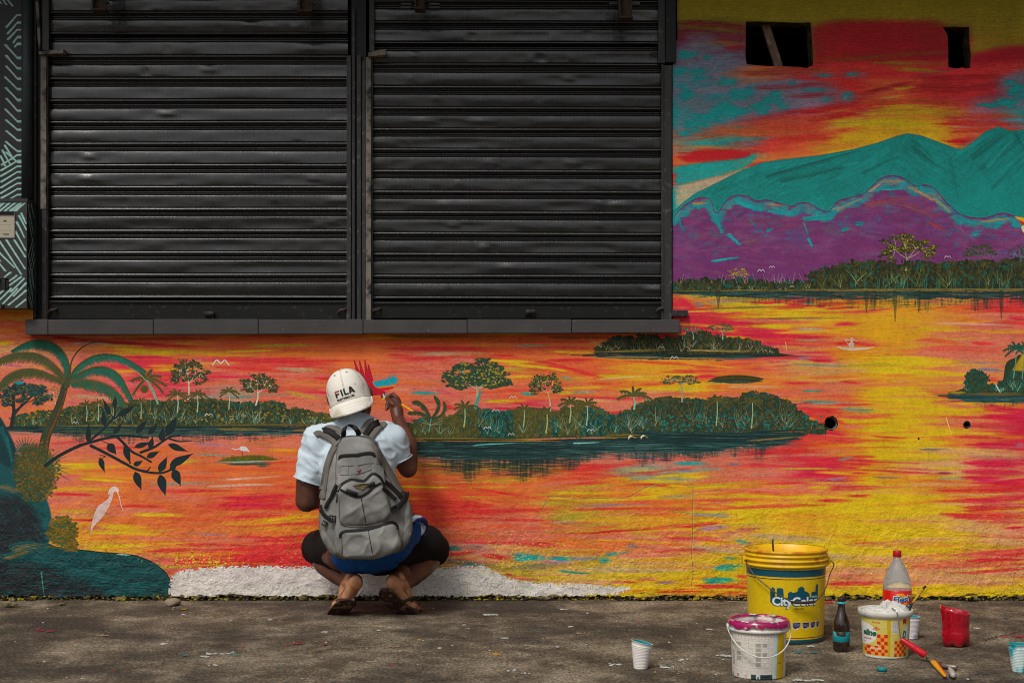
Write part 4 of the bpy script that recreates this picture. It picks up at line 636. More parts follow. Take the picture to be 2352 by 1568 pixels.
def box(x0, x1, y0, y1, z0, z1, off=0, bev=0):
    if bev <= 0:
        v = [(x, y, z) for z in (z0, z1) for y in (y0, y1) for x in (x0, x1)]
        return v, [tuple(i+off for i in f) for f in ((0, 2, 3, 1), (4, 5, 7, 6), (0, 1, 5, 4), (2, 6, 7, 3), (0, 4, 6, 2), (1, 3, 7, 5))]
    bm = bmesh.new(); bmesh.ops.create_cube(bm, size=1)
    for q in bm.verts: q.co = Vector(((x0+x1)/2+q.co.x*(x1-x0), (y0+y1)/2+q.co.y*(y1-y0), (z0+z1)/2+q.co.z*(z1-z0)))
    bmesh.ops.bevel(bm, geom=bm.edges[:], offset=bev, segments=2, affect='EDGES', profile=.6)
    v = [tuple(q.co) for q in bm.verts]; f = [tuple(q.index+off for q in p.verts) for p in bm.faces]; bm.free(); return v, f
def boxes(name, lst, mat, parent=None, bev=0, **k):
    V, Fc = [], []
    for b in lst:
        v, f = box(*b, off=len(V), bev=bev); V += v; Fc += f
    return mk(name, V, Fc, mat, parent, **k)
def lathe(name, prof, mat, parent=None, seg=48, c=(0, 0, 0), uvr=None, fn=None, caps=True, smooth=True):
    V, Fc, U = [], [], []
    n = len(prof)
    for i, (r, z) in enumerate(prof):
        for k in range(seg+1):
            a = 2*pi*k/seg-pi                       # seam at the back (+y)
            p = Vector((r*sin(a), -r*cos(a), z))
            if fn: p = fn(p, a, z)
            V.append(Vector(c)+p); U.append((k/seg, z))
    for i in range(n-1):
        for k in range(seg):
            a = i*(seg+1)+k; Fc.append((a, a+1, a+seg+2, a+seg+1))
    if uvr: U = [(u, (v-uvr[0])/(uvr[1]-uvr[0])) for u, v in U]
    o = mk(name, V, Fc, mat, parent, smooth, U); return o
def tube(name, pts, r, mat, parent=None, seg=8, rad=None, flat=None, closed=False):
    V, Fc = [], []; n = len(pts); up = Vector((.13, .2, 1)).normalized(); pts = [Vector(p) for p in pts]
    for i, p in enumerate(pts):
        t = (pts[min(n-1, i+1)]-pts[max(0, i-1)]).normalized()
        a = t.cross(up).normalized() if abs(t.dot(up)) < .98 else t.cross(Vector((1, 0, 0))).normalized(); b = t.cross(a)
        if flat: b = Vector(flat[1]); a = t.cross(b).normalized()
        R = rad[i] if rad else r
        for k in range(seg):
            q = 2*pi*k/seg; V.append(p+a*cos(q)*R+b*sin(q)*(R if not flat else flat[0]))
    for i in range(n-1):
        for k in range(seg): Fc.append((i*seg+k, i*seg+(k+1) % seg, (i+1)*seg+(k+1) % seg, (i+1)*seg+k))
    Fc.append(tuple(range(seg))); Fc.append(tuple((n-1)*seg+k for k in range(seg)))
    return mk(name, V, Fc, mat, parent, True)
def sp3(pts, n=6):
    Q = [Vector(p) for p in pts]; Q = [2*Q[0]-Q[1]]+Q+[2*Q[-1]-Q[-2]]; o = []
    for i in range(1, len(Q)-2):
        a, b, c, d = Q[i-1:i+3]
        for k in range(n):
            t = k/n; o.append(.5*((2*b)+(c-a)*t+(2*a-5*b+4*c-d)*t*t+(3*b-a-3*c+d)*t**3))
    o.append(Q[-2]); return o
def M(name, col, rough=.6, var=.15, vs=9., bump=.15, bs=90., bd=.002, spec=.4, metal=0., coat=0., stretch=(1, 1, 1), dirt=None, trans=0.):
    m = bpy.data.materials.new(name); m.use_nodes = True; N, K = m.node_tree.nodes, m.node_tree.links; b = N['Principled BSDF']
    c = lin(col); tc = N.new('ShaderNodeTexCoord'); mp = N.new('ShaderNodeMapping'); mp.inputs['Scale'].default_value = stretch
    K.new(tc.outputs['Object'], mp.inputs[0])
    nz = N.new('ShaderNodeTexNoise'); nz.inputs['Scale'].default_value = vs; nz.inputs['Detail'].default_value = 6; K.new(mp.outputs[0], nz.inputs['Vector'])
    rp = N.new('ShaderNodeValToRGB'); rp.color_ramp.elements[0].position = .3; rp.color_ramp.elements[1].position = .7
    rp.color_ramp.elements[0].color = (*[v*(1-var) for v in c], 1); rp.color_ramp.elements[1].color = (*[min(1, v*(1+var)) for v in c], 1)
    K.new(nz.outputs[0], rp.inputs[0]); out = rp.outputs[0]
    if dirt:                                                          # (colour, amount, scale)
        n2 = N.new('ShaderNodeTexNoise'); n2.inputs['Scale'].default_value = dirt[2]; n2.inputs['Detail'].default_value = 8; K.new(tc.outputs['Object'], n2.inputs['Vector'])
        r2 = N.new('ShaderNodeValToRGB'); r2.color_ramp.elements[0].position = .62-dirt[1]*.2; r2.color_ramp.elements[1].position = .72-dirt[1]*.1; K.new(n2.outputs[0], r2.inputs[0])
        mx = N.new('ShaderNodeMix'); mx.data_type = 'RGBA'; K.new(r2.outputs[0], mx.inputs[0]); K.new(out, mx.inputs[6]); mx.inputs[7].default_value = (*lin(dirt[0]), 1); out = mx.outputs[2]
    K.new(out, b.inputs['Base Color']); b.inputs['Roughness'].default_value = rough; b.inputs['Metallic'].default_value = metal
    b.inputs['Specular IOR Level'].default_value = spec; b.inputs['Coat Weight'].default_value = coat; b.inputs['Transmission Weight'].default_value = trans
    if bump:
        n3 = N.new('ShaderNodeTexNoise'); n3.inputs['Scale'].default_value = bs; n3.inputs['Detail'].default_value = 4; K.new(mp.outputs[0], n3.inputs['Vector'])
        bp = N.new('ShaderNodeBump'); bp.inputs['Strength'].default_value = bump; bp.inputs['Distance'].default_value = bd; K.new(n3.outputs[0], bp.inputs['Height']); K.new(bp.outputs[0], b.inputs['Normal'])
    return m
def make_image(name, a, gain=1.):                                     # a: h x w x 3 sRGB values computed above
    h, w = a.shape[:2]
    if not (isinstance(gain, float) and gain == 1.):
        l = np.where(a <= .04045, a/12.92, ((a+.055)/1.055)**2.4)*gain; mx_ = l.max(axis=2, keepdims=True); l = l*np.minimum(1, .86/np.maximum(mx_, 1e-4))
        a = np.where(l <= .0031308, l*12.92, 1.055*l**(1/2.4)-.055)
    im = bpy.data.images.new(name, w, h, alpha=False)
    px = np.ones((h, w, 4), np.float32); px[..., :3] = a[::-1]; im.pixels.foreach_set(px.ravel()); im.pack(); return im
def print_mat(name, im, rough=.45, bump=.1, bs=120., bd=.001, coat=0., grime=.12, spec=.4):
    m = M(name, (128, 128, 128), rough, 0, 9, bump, bs, bd, spec, 0, coat); N, K = m.node_tree.nodes, m.node_tree.links; b = N['Principled BSDF']
    t = N.new('ShaderNodeTexImage'); t.image = im; t.extension = 'EXTEND'; u = N.new('ShaderNodeUVMap'); u.uv_map = 'UVMap'; K.new(u.outputs[0], t.inputs[0])
    nz = N.new('ShaderNodeTexNoise'); nz.inputs['Scale'].default_value = 24; nz.inputs['Detail'].default_value = 8
    mr = N.new('ShaderNodeMapRange'); mr.inputs[1].default_value = .35; mr.inputs[2].default_value = .75; mr.inputs[3].default_value = 1; mr.inputs[4].default_value = 1-grime; K.new(nz.outputs[0], mr.inputs[0])
    mx = N.new('ShaderNodeMix'); mx.data_type = 'RGBA'; mx.blend_type = 'MULTIPLY'; mx.inputs[0].default_value = 1; K.new(t.outputs[0], mx.inputs[6]); K.new(mr.outputs[0], mx.inputs[7])
    K.new(mx.outputs[2], b.inputs['Base Color']); return m
_tx = {}
def text_tris(s, bold=.0, shear=0., space=1.):                         # flat glyph triangles, cap height 1, starting at x = 0
    k = (s, bold, shear, space)
    if k in _tx: return _tx[k]
    cu = bpy.data.curves.new('glyphs', 'FONT'); cu.body = s; cu.size = 1.37; cu.offset = bold; cu.shear = shear; cu.space_character = space; cu.resolution_u = 3
    o = bpy.data.objects.new('glyphs', cu); COL.objects.link(o); dg = bpy.context.evaluated_depsgraph_get(); me = o.evaluated_get(dg).to_mesh(); me.calc_loop_triangles()
    T = [[(me.vertices[i].co.x, me.vertices[i].co.y) for i in t.vertices] for t in me.loop_triangles]
    o.evaluated_get(dg).to_mesh_clear(); bpy.data.objects.remove(o); bpy.data.curves.remove(cu)
    w = max((p[0] for t in T for p in t), default=0); _tx[k] = (T, w); return _tx[k]
def put_text(cv, s, x, y, h, col, bold=0., shear=0., width=None, ang=0., space=1.):   # x, y: left end of the baseline, y down
    T, w = text_tris(s, bold, shear, space); kx = (width/w) if width else h; ca, sa = cos(ang), sin(ang)
    for t in T:
        cv.poly([(x+p[0]*kx*ca+p[1]*h*sa, y+p[0]*kx*sa-p[1]*h*ca) for p in t], col); cv.poly([(x+p[0]*kx*ca+p[1]*h*sa, y+p[0]*kx*sa-p[1]*h*ca) for p in t], col)
# ------------------------------------------------------------------ materials
black_steel = M('black_steel', (15, 16, 16), .45, .5, 3, .35, 60, .002, .3, dirt=((52, 50, 46), .05, 60))
worn_steel = M('worn_steel', (116, 108, 98), .6, .35, 14, .4, 50, .002, .35, dirt=((30, 30, 30), .7, 22), stretch=(1, 1, .25))
rust_steel = M('rust_steel', (74, 62, 54), .8, .4, 30, .5, 60, .003, .2, dirt=((40, 34, 32), .8, 30))
ledge_mat = M('ledge_grey_paint', (68, 66, 66), .75, .14, 7, .25, 220, .001, .25, dirt=((100, 96, 92), -.1, 60))
dark_mat = M('dark_interior', (12, 12, 12), .95, .2, 4, 0)
rubber = M('black_rubber', (26, 24, 24), .6, .2, 20, .2, 120, .001)
# ------------------------------------------------------------------ ground
def axis(a, b, n, ext, m):
    L = [a+(b-a)*i/n for i in range(n+1)]; return [a-ext*(k/m)**2 for k in range(m, 0, -1)]+L+[b+ext*(k/m)**2 for k in range(1, m+1)]
xs = axis(-2.7, 2.7, 200, 60, 8); ys = axis(-2.2, .3, 110, 60, 8); ys = [y for y in ys if y < .35]
V, Fc = [], []
for y in ys:
    for x in xs:
        z = 0
        if abs(x) < 2.9 and y > -2.4:
            z = noise.noise(Vector((x*2.2, y*3, 3)))*.004+noise.noise(Vector((x*11, y*24, 9)))*.0022
            z -= .012*math.exp(-((y+.005)/.03)**2)*(.5+noise.noise(Vector((x*6, 1, 1))))
        V.append((x, y, z))
nx = len(xs); Fc = [(j*nx+i, j*nx+i+1, (j+1)*nx+i+1, (j+1)*nx+i) for j in range(len(ys)-1) for i in range(nx-1)]
gm = bpy.data.materials.new('worn_asphalt'); gm.use_nodes = True; N, K = gm.node_tree.nodes, gm.node_tree.links; b = N['Principled BSDF']
tc = N.new('ShaderNodeTexCoord')
def nzn(scale, det, st=(1, 1, 1), rough=.5, off=(0, 0, 0)):
    mp = N.new('ShaderNodeMapping'); mp.inputs['Scale'].default_value = st; mp.inputs['Location'].default_value = off; K.new(tc.outputs['Object'], mp.inputs[0])
    n = N.new('ShaderNodeTexNoise'); n.inputs['Scale'].default_value = scale; n.inputs['Detail'].default_value = det; n.inputs['Roughness'].default_value = rough; K.new(mp.outputs[0], n.inputs[0]); return n.outputs[0]
def ramp(src, stops):
    r = N.new('ShaderNodeValToRGB'); e = r.color_ramp.elements
    while len(e) < len(stops): e.new(.5)
    for q, (p, c) in zip(e, stops): q.position = p; q.color = (*c, 1) if len(c) == 3 else c
    K.new(src, r.inputs[0]); return r.outputs[0]
def mixc(f, a, c, mode='MIX'):
    m = N.new('ShaderNodeMix'); m.data_type = 'RGBA'; m.blend_type = mode
    for s, i in ((f, 0), (a, 6), (c, 7)):
        if isinstance(s, (int, float)): m.inputs[i].default_value = s
        elif isinstance(s, tuple): m.inputs[i].default_value = (*s, 1)
        else: K.new(s, m.inputs[i])
    return m.outputs[2]
g3 = lambda v: (v, v, v)
base = ramp(nzn(2.6, 7, (1, .8, 1), .7), [(.36, (.056, .043, .029)), (.5, (.115, .092, .063)), (.62, (.24, .198, .140))])
patch = ramp(nzn(6, 8, (1, .8, 1), .75, (3, 1, 0)), [(.48, g3(0)), (.66, g3(1))])
base = mixc(patch, base, (.27, .22, .155)); stain = ramp(nzn(1.7, 6, (.9, .9, 1), .7, (9, 4, 0)), [(.40, g3(1)), (.54, g3(0))]); base = mixc(stain, base, (.055, .045, .034))
grain = ramp(nzn(95, 4, (1, .7, 1), .85), [(.34, g3(.25)), (.5, g3(.95)), (.66, g3(2.2))]); base = mixc(1., base, grain, 'MULTIPLY')
speck = ramp(nzn(60, 4, (1, .7, 1), .8, (7, 2, 0)), [(.68, g3(0)), (.74, g3(1))]); base = mixc(speck, base, (.30, .27, .22))
hole = ramp(nzn(34, 4, (1, .6, 1), .75, (1, 5, 0)), [(.26, g3(1)), (.36, g3(0))]); base = mixc(hole, base, (.018, .015, .012))
wv = N.new('ShaderNodeTexVoronoi'); wv.feature = 'DISTANCE_TO_EDGE'; wv.inputs['Scale'].default_value = .9
wmp = N.new('ShaderNodeVectorMath'); wmp.operation = 'ADD'; wsc = N.new('ShaderNodeVectorMath'); wsc.operation = 'SCALE'; wsc.inputs['Scale'].default_value = .35
wn_ = N.new('ShaderNodeTexNoise'); wn_.inputs['Scale'].default_value = 3.; wn_.inputs['Detail'].default_value = 6; K.new(tc.outputs['Object'], wn_.inputs[0]); K.new(wn_.outputs['Color'], wsc.inputs[0]); K.new(wsc.outputs[0], wmp.inputs[0]); K.new(tc.outputs['Object'], wmp.inputs[1]); K.new(wmp.outputs[0], wv.inputs['Vector'])
base = mixc(ramp(wv.outputs['Distance'], [(.0, g3(.30)), (.003, g3(.12)), (.005, g3(0))]), base, (.03, .025, .02))
K.new(base, b.inputs['Base Color']); b.inputs['Roughness'].default_value = .9; b.inputs['Specular IOR Level'].default_value = .2
bp = N.new('ShaderNodeBump'); bp.inputs['Strength'].default_value = .9; bp.inputs['Distance'].default_value = .004
ad = N.new('ShaderNodeMath'); ad.operation = 'ADD'; K.new(nzn(150, 4, (1, 1, 1), .7), ad.inputs[0]); K.new(nzn(30, 5, (1, 1, 1), .6), ad.inputs[1]); K.new(ad.outputs[0], bp.inputs['Height']); K.new(bp.outputs[0], b.inputs['Normal'])
tag(mk('ground', V, Fc, gm, None, True), kind='structure')
# ------------------------------------------------------------------ painted wall
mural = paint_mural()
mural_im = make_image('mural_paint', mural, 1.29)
del mural
wm = bpy.data.materials.new('mural_on_render'); wm.use_nodes = True; N, K = wm.node_tree.nodes, wm.node_tree.links; b = N['Principled BSDF']
tc = N.new('ShaderNodeTexCoord'); t = N.new('ShaderNodeTexImage'); t.image = mural_im; t.extension = 'EXTEND'; u = N.new('ShaderNodeUVMap'); u.uv_map = 'UVMap'; K.new(u.outputs[0], t.inputs[0])
grime = ramp(nzn(7, 8, (1, 1, .5), .7), [(.3, g3(.80)), (.7, g3(1.05))]); K.new(mixc(1., t.outputs[0], grime, 'MULTIPLY'), b.inputs['Base Color'])
b.inputs['Roughness'].default_value = .62; b.inputs['Specular IOR Level'].default_value = .3
sx = N.new('ShaderNodeSeparateXYZ'); K.new(tc.outputs['Object'], sx.inputs[0])
lowm = N.new('ShaderNodeMapRange'); lowm.inputs[1].default_value = .62; lowm.inputs[2].default_value = .18; lowm.inputs[3].default_value = .06; lowm.inputs[4].default_value = 1.; K.new(sx.outputs[2], lowm.inputs[0])
def math_(op, a, c):
    m = N.new('ShaderNodeMath'); m.operation = op
    for i, s in enumerate((a, c)):
        if isinstance(s, (int, float)): m.inputs[i].default_value = s
        else: K.new(s, m.inputs[i])
    return m.outputs[0]
fine = nzn(260, 3, (1, 1, 1), .6); mid = nzn(70, 5, (1, 1, .8), .6); big = nzn(16, 5, (1, 1, 1), .55)
ridge = ramp(nzn(11, 4, (1, 1, 1.2), .5, (5, 0, 2)), [(.47, g3(0)), (.5, g3(1)), (.53, g3(0))])
H = math_('ADD', math_('MULTIPLY', fine, .10), math_('MULTIPLY', lowm.outputs[0], math_('ADD', math_('ADD', math_('MULTIPLY', mid, .45), math_('MULTIPLY', big, 2.6)), math_('MULTIPLY', ridge, .22))))
bp = N.new('ShaderNodeBump'); bp.inputs['Strength'].default_value = 1.; bp.inputs['Distance'].default_value = .0062; K.new(H, bp.inputs['Height']); K.new(bp.outputs[0], b.inputs['Normal'])
def W(px, py): return ((px-1176)/512., (1375-py)/512.)
random.seed(11)
TOP = -215; LX, RX = -460, 2810
bot = []; x = LX
while x < RX:
    d = 6+8*noise.noise(Vector((x*.012, 2, 3)))+7*noise.noise(Vector((x*.06, 5, 1)))
    bot.append((x, 1375-max(-2, d))); x += random.uniform(4, 11)
outer = [(RX, TOP), (LX, TOP)]+bot+[(RX, 1370)]
opening = [(76, TOP+1), (76, 738), (1545, 738), (1545, 150), (1549, 146), (1549, 100), (1556, 90), (1553, TOP+1)]
def ring(cx, cy, r, n=18, j=.08): return [(cx+r*cos(2*pi*k/n)*(1+random.uniform(-j, j)), cy+r*1.08*sin(2*pi*k/n)*(1+random.uniform(-j, j))) for k in range(n)]
vent1 = [(1713, 50), (1745, 49.5), (1790, 51), (1830, 52.5), (1862, 52), (1865, 90), (1867, 125), (1868, 150), (1860, 154), (1852, 157), (1835, 154), (1800, 153), (1760, 152), (1715, 148), (1712, 125), (1713, 90)]
vent2 = [(2165, 62), (2190, 61.5), (2226, 63), (2227, 100), (2230, 125), (2229, 156), (2218, 158), (2210, 155), (2200, 158), (2190, 157), (2178, 154), (2178, 110), (2176, 80), (2170, 70)]
hole1, hole2, hole3 = ring(1909, 972, 16), ring(2221, 975, 8.5), ring(2110, 1007, 2.5, 8, 0)
loops = [outer[:2][::-1]+[], ]
outer_poly = [(LX, TOP-2)]+bot+[(RX, 1370), (RX, TOP-2)]
L3 = [[Vector((*W(*p), 0)) for p in l] for l in (outer_poly, opening, vent1, vent2, hole1, hole2, hole3)]
tri = tessellate_polygon(L3); flat = [p for l in L3 for p in l]
V = [(p.x, 0, p.y) for p in flat]; Fc = [tuple(t) for t in tri]; base_i = 0; depth = .11
for li, l in enumerate(L3):
    n = len(l); s = len(V); dp = .022 if li == 0 else (depth if li != 6 else .03)
    V += [(p.x, dp, p.y) for p in l]; Fc += [(base_i+k, base_i+(k+1) % n, s+(k+1) % n, s+k) for k in range(n)]; base_i += n
uvs = [((p[0]*512+1176+480)/3300., 1-((1375-p[2]*512)+330)/1780.) for p in V]
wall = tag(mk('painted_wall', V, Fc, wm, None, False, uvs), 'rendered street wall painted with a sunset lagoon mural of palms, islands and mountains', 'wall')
reveal = M('hole_reveal', (70, 60, 50), .95, .5, 30, .8, 60, .006, .1, dirt=((120, 110, 60), .3, 30))
wall.data.materials.append(reveal)
for p in wall.data.polygons:
    if abs(p.normal.y) < .5: p.material_index = 1
plinth_mat = M('old_masonry', (58, 46, 36), .95, .6, 30, 1., 40, .01, .1, dirt=((96, 92, 40), .5, 16))
wv, wf = [], []
n = 420
for j in range(5):
    for i in range(n+1):
        X = W(LX, 0)[0]+(W(RX, 0)[0]-W(LX, 0)[0])*i/n; z = -.04+.1*j/4
        wv.append((X, .014+noise.noise(Vector((X*9, z*20, 2)))*.014+noise.noise(Vector((X*40, z*50, 6)))*.008, z))
wf = [(j*(n+1)+i, j*(n+1)+i+1, (j+1)*(n+1)+i+1, (j+1)*(n+1)+i) for j in range(4) for i in range(n)]
mk('masonry_footing', wv, wf, plinth_mat, wall, True, rel=False)
boxes('interior_shell', [(-3.4, 3.4, 1.4, 1.45, -.1, 3.3), (-3.45, -3.38, .1, 1.45, -.1, 3.3), (3.38, 3.45, .1, 1.45, -.1, 3.3)], dark_mat, wall, rel=False)
boxes('wall_core', [(-3.3, -2.16, .112, .2, .0, 3.1), (.73, .99, .112, .2, .05, 3.1), (-2.16, .73, .13, .2, .05, 1.24), (1.42, 1.90, .112, .2, .9, 3.1), (2.12, 3.3, .112, .2, .9, 3.1), (.99, 1.42, .112, .2, .9, 2.3), (1.9, 2.12, .112, .2, .9, 2.3), (.73, 1.40, .112, .2, 0, .74), (1.46, 2.02, .112, .2, 0, .74), (2.06, 3.3, .112, .2, 0, .74), (.73, 1.40, .112, .2, .74, .9), (1.46, 2.02, .112, .2, .74, .9), (2.06, 3.3, .112, .2, .74, .9)], dark_mat, wall, rel=False)
concrete = M('canopy_concrete', (96, 92, 86), .9, .2, 5, .4, 40, .004, .2)
tag(boxes('canopy_roof', [(-3.6, 3.6, -.64, 1.5, 2.98, 3.12)], concrete), 'concrete canopy slab over the shutters and top of the wall', 'canopy')
# ------------------------------------------------------------------ ledge of seven tiles under the shutters
t = thing('window_ledge', P(800, 752, -.03), 'long dark grey ledge of seven tiles running under both black shutters', 'ledge')
cuts = [57, 110, 352, 593, 834, 1073, 1313, 1562]; random.seed(3)
for a, c in zip(cuts, cuts[1:]):
    z1 = P(0, 733.5+random.uniform(-1, 1), -.062).z; z0 = P(0, 768.5-(a+c)/2*.0032+random.uniform(-.6, .6), -.062).z; yy = -.062+random.uniform(-.0015, .0015)
    boxes('ledge_tile', [(P(a, 0, yy).x+.0012, P(c, 0, yy).x-.0012, yy, .1, z0, z1)], ledge_mat, t, bev=.003)
# ------------------------------------------------------------------ roller shutters
slat_mat = bpy.data.materials.new('black_enamel_slats'); slat_mat.use_nodes = True; N, K = slat_mat.node_tree.nodes, slat_mat.node_tree.links; b = N['Principled BSDF']; tc = N.new('ShaderNodeTexCoord')
dust = ramp(nzn(2.2, 7, (1, 1, 3), .7), [(.42, (.0035, .0038, .004)), (.62, (.010, .010, .0098))]); sp = ramp(nzn(70, 3, (1, 1, 1), .8), [(.70, g3(0)), (.76, g3(1))]); K.new(mixc(sp, dust, (.05, .048, .045)), b.inputs['Base Color'])
K.new(ramp(nzn(9, 5, (1, 1, 2), .6), [(.35, g3(.17)), (.7, g3(.36))]), b.inputs['Roughness']); b.inputs['Specular IOR Level'].default_value = .6; b.inputs['Coat Weight'].default_value = .45; b.inputs['Coat Roughness'].default_value = .14
bp = N.new('ShaderNodeBump'); bp.inputs['Strength'].default_value = .4; bp.inputs['Distance'].default_value = .0014; K.new(math_('ADD', math_('MULTIPLY', nzn(230, 2, (1, 1, .01), .5), 2.2), math_('MULTIPLY', nzn(12, 4, (1, 1, 2), .5), 2.)), bp.inputs['Height']); K.new(bp.outputs[0], b.inputs['Normal'])
PROF = [(0, .017), (.07, .018), (.09, .005), (.115, .002), (.145, .005), (.165, .015), (.22, .014), (.25, .010), (.275, .0035), (.31, .0026), (.45, .0028), (.62, .0036), (.80, .0050), (.825, .0052), (.84, .008), (.852, .008), (.860, -.0015), (.872, -.0048), (.888, -.0068), (.91, -.0080), (.94, -.0085), (.965, -.0080), (.978, -.0060), (.985, .002), (1, .017)]
def shutter(label, xl, xr, lines, lean, seed, rails, bar, latch_px, hooks):
    t = thing('roller_shutter', P((xl+xr)/2, 735, .03), label, 'shutter', 'black roller shutters above the ledge')
    X0, X1 = P(xl, 0, .03).x, P(xr, 0, .03).x; n = 84
    for si, (a, c) in enumerate(zip(lines, lines[1:])):
        V, Fc = [], []; za, zc = P(0, a, .03).z, P(0, c, .03).z; bulge = .012 if c < 130 else 0
        tl = random.uniform(-.002, .0026)+(.0034 if xl < 200 and 150 < c < 480 else 0)
        for j, (tt, yy) in enumerate(PROF):
            if .25 < tt < .83: yy -= tl*(tt-.28)/.5
            for i in range(n+1):
                x = X0+(X1-X0)*i/n; f = i/n; w = max(0, 1-abs(tt-.56)/.27) if .29 < tt < .83 else 0
                dn = noise.noise(Vector((x*2.3, si*3.1+seed, 1)))*.007+noise.noise(Vector((x*9, si*2.3+seed, tt*2)))*.0030+.05*max(0, noise.noise(Vector((x*13, si*5.1+seed, tt*3)))-.45)*sin(x*60)
                dk = noise.noise(Vector((x*5.5, si*7.7+seed, 4)))
                if dk > .38: dn += (dk-.38)*.07*math.sin(tt*9)
                sag = noise.noise(Vector((x*1.1, si*1.7+seed, 8)))*.0016
                V.append((x, .03+yy-bulge+dn*w+noise.noise(Vector((x*4, si+seed, 2)))*.0012, za+(zc-za)*tt+sag-lean*f*(1-f)*0-(lean*f)))
        Fc = [(j*(n+1)+i, j*(n+1)+i+1, (j+1)*(n+1)+i+1, (j+1)*(n+1)+i) for j in range(len(PROF)-1) for i in range(n)]
        mk('slat', V, Fc, slat_mat, t, True)
    for (a, c, y0, y1, top, bt, m) in rails:
        boxes('guide_rail', [(P(a, 0, y0).x, P(c, 0, y0).x, y0, y1, P(0, bt, y0).z, P(0, top, y0).z)], m, t, bev=.0015)
    bz1, bz0 = P(0, bar[0], .02).z, P(0, bar[1], .02).z
    bb = boxes('bottom_bar', [(X0+.001, X1-.001, .018, .045, bz0+.004, bz1), (X0+.001, X1-.001, .010, .018, bz1-.012, bz1-.003)], black_steel, t, bev=.002)
    c = P(latch_px[0], latch_px[1], -.004); tube('latch', [c+Vector((-.021, 0, 0)), c+Vector((-.02, 0, 0)), c+Vector((.02, 0, 0)), c+Vector((.021, 0, 0))], .011, rust_steel, t, 12, [.004, .011, .011, .004])
    boxes('latch_bracket', [(c.x-.024, c.x+.004, .0, .018, c.z-.016, c.z-.008), (c.x+.006, c.x+.02, -.001, .018, c.z-.02, c.z+.002)], black_steel, t)
    for hx, hy in hooks:
        c = P(hx, hy, .004); tube('hook', sp3([c+Vector((-.02, .006, -.006)), c+Vector((-.008, -.008, .006)), c+Vector((.006, -.008, .008)), c+Vector((.016, .01, .014))], 4), .0065, rust_steel, t)
    return t
SL = M('worn_black_steel', (38, 38, 37), .5, .5, 16, .4, 60, .002, .45, dirt=((84, 80, 74), .2, 40), stretch=(1, 1, .2))
la = [-158, -110, -62, -14, 34, 82, 134, 185, 235, 285, 334, 384, 434, 484, 534, 584, 635, 686]
lb = [-134, -86, -38, 8, 56, 103, 152, 204, 252, 301, 347, 397, 444, 492, 540, 587, 637, 687]
shutter('black roller shutter on the left side of the central steel post', 106, 799, la, .0, 1, [
    (93, 106, -.012, .03, 122, 480, worn_steel), (96, 107, -.008, .03, 481, 736, SL), (107, 110.5, .0, .02, 126, 736, SL), (796, 806, -.006, .03, 128, 736, SL), (97, 112, -.008, .03, -160, 116, SL)], (690, 735), (481, 720), [(121, 716), (786, 716)])
shutter('black roller shutter between the central post and the painted mountains', 853, 1529, lb, .003, 9, [
    (840, 852, -.014, .03, 131, 736, worn_steel), (852.6, 856, .0, .02, 133, 736, SL), (1526, 1543, -.012, .03, 150, 735, SL), (1519, 1526, .002, .02, 148, 735, SL), (848, 860, -.006, .03, -160, 118, SL)], (693, 733), (1218, 716), [(865, 715), (1519, 712)])
steelbit = lambda name, a, c, y0, y1, top, bt, m, lab, cat: tag(boxes(name, [(P(a, 0, y0).x, P(c, 0, y0).x, y0, y1, P(0, bt, y0).z, P(0, top, y0).z)], m, None, bev=.002), lab, cat)
t = thing('steel_post', P(822, 735, 0), 'black steel post dividing the left shutter from the right one', 'post')
boxes('web', [(P(806.5, 0, .01).x, P(840, 0, .01).x, .022, .05, P(0, 736, .02).z, P(0, TOP+60, .02).z)], black_steel, t)
boxes('flange', [(P(820, 0, -.01).x, P(829, 0, -.01).x, -.01, .02, P(0, 736, 0).z, P(0, 128, 0).z)], SL, t, bev=.001)
boxes('flange', [(P(831, 0, -.004).x, P(839.4, 0, -.004).x, -.004, .02, P(0, 736, 0).z, P(0, 140, 0).z)], SL, t, bev=.001)
boxes('angle', [(P(808, 0, 0).x, P(815, 0, 0).x, .0, .02, P(0, 736, 0).z, P(0, 20, 0).z)], SL, t, bev=.001)
t = thing('steel_jamb', P(1545, 735, 0), 'black steel jamb between the right shutter and the sky of the mural', 'jamb')
boxes('upper_jamb', [(P(1529, 0, -.02).x, P(1553, 0, -.02).x, -.02, .04, P(0, 146, 0).z, P(0, -160, 0).z)], black_steel, t, bev=.003)
boxes('flange', [(P(1512, 0, -.008).x, P(1528, 0, -.008).x, -.008, .03, P(0, 146, 0).z, P(0, -160, 0).z)], SL, t, bev=.002)
for px0, px1, py0, py1, tilt, lab in ((90, 146, 116, 126, .004, 'flat steel tab sticking out at the top of the left guide rail'), (845, 886, 118, 131, .006, 'flat steel tab tilted up beside the top of the central post')):
    a, c = P(px0, py1, -.03), P(px1, py0, -.03)
    v, f = box(a.x, c.x, -.034, .02, a.z, c.z); v = [(x, y, z+tilt*(x-a.x)/(c.x-a.x)*1.5-(.006 if x < a.x+.001 and z > (a.z+c.z)/2 else 0)) for x, y, z in v]
    tag(mk('steel_tab', v, f, worn_steel), lab, 'steel tab')
steelbit('steel_stub', 1544, 1580, -.026, .01, 712, 726, SL, 'short black steel stub poking out over the right end of the ledge', 'steel stub')
t = thing('filler_post', P(84, 735, 0), 'black steel filler post between the pipe and the left shutter', 'post')
boxes('filler_strip', [(P(76, 0, .02).x, P(98, 0, .02).x, .02, .06, P(0, 736, 0).z, P(0, -160, 0).z)], black_steel, t)
boxes('edge_bar', [(P(78, 0, 0).x, P(83, 0, 0).x, -.0, .02, P(0, 730, 0).z, P(0, -160, 0).z)], SL, t)
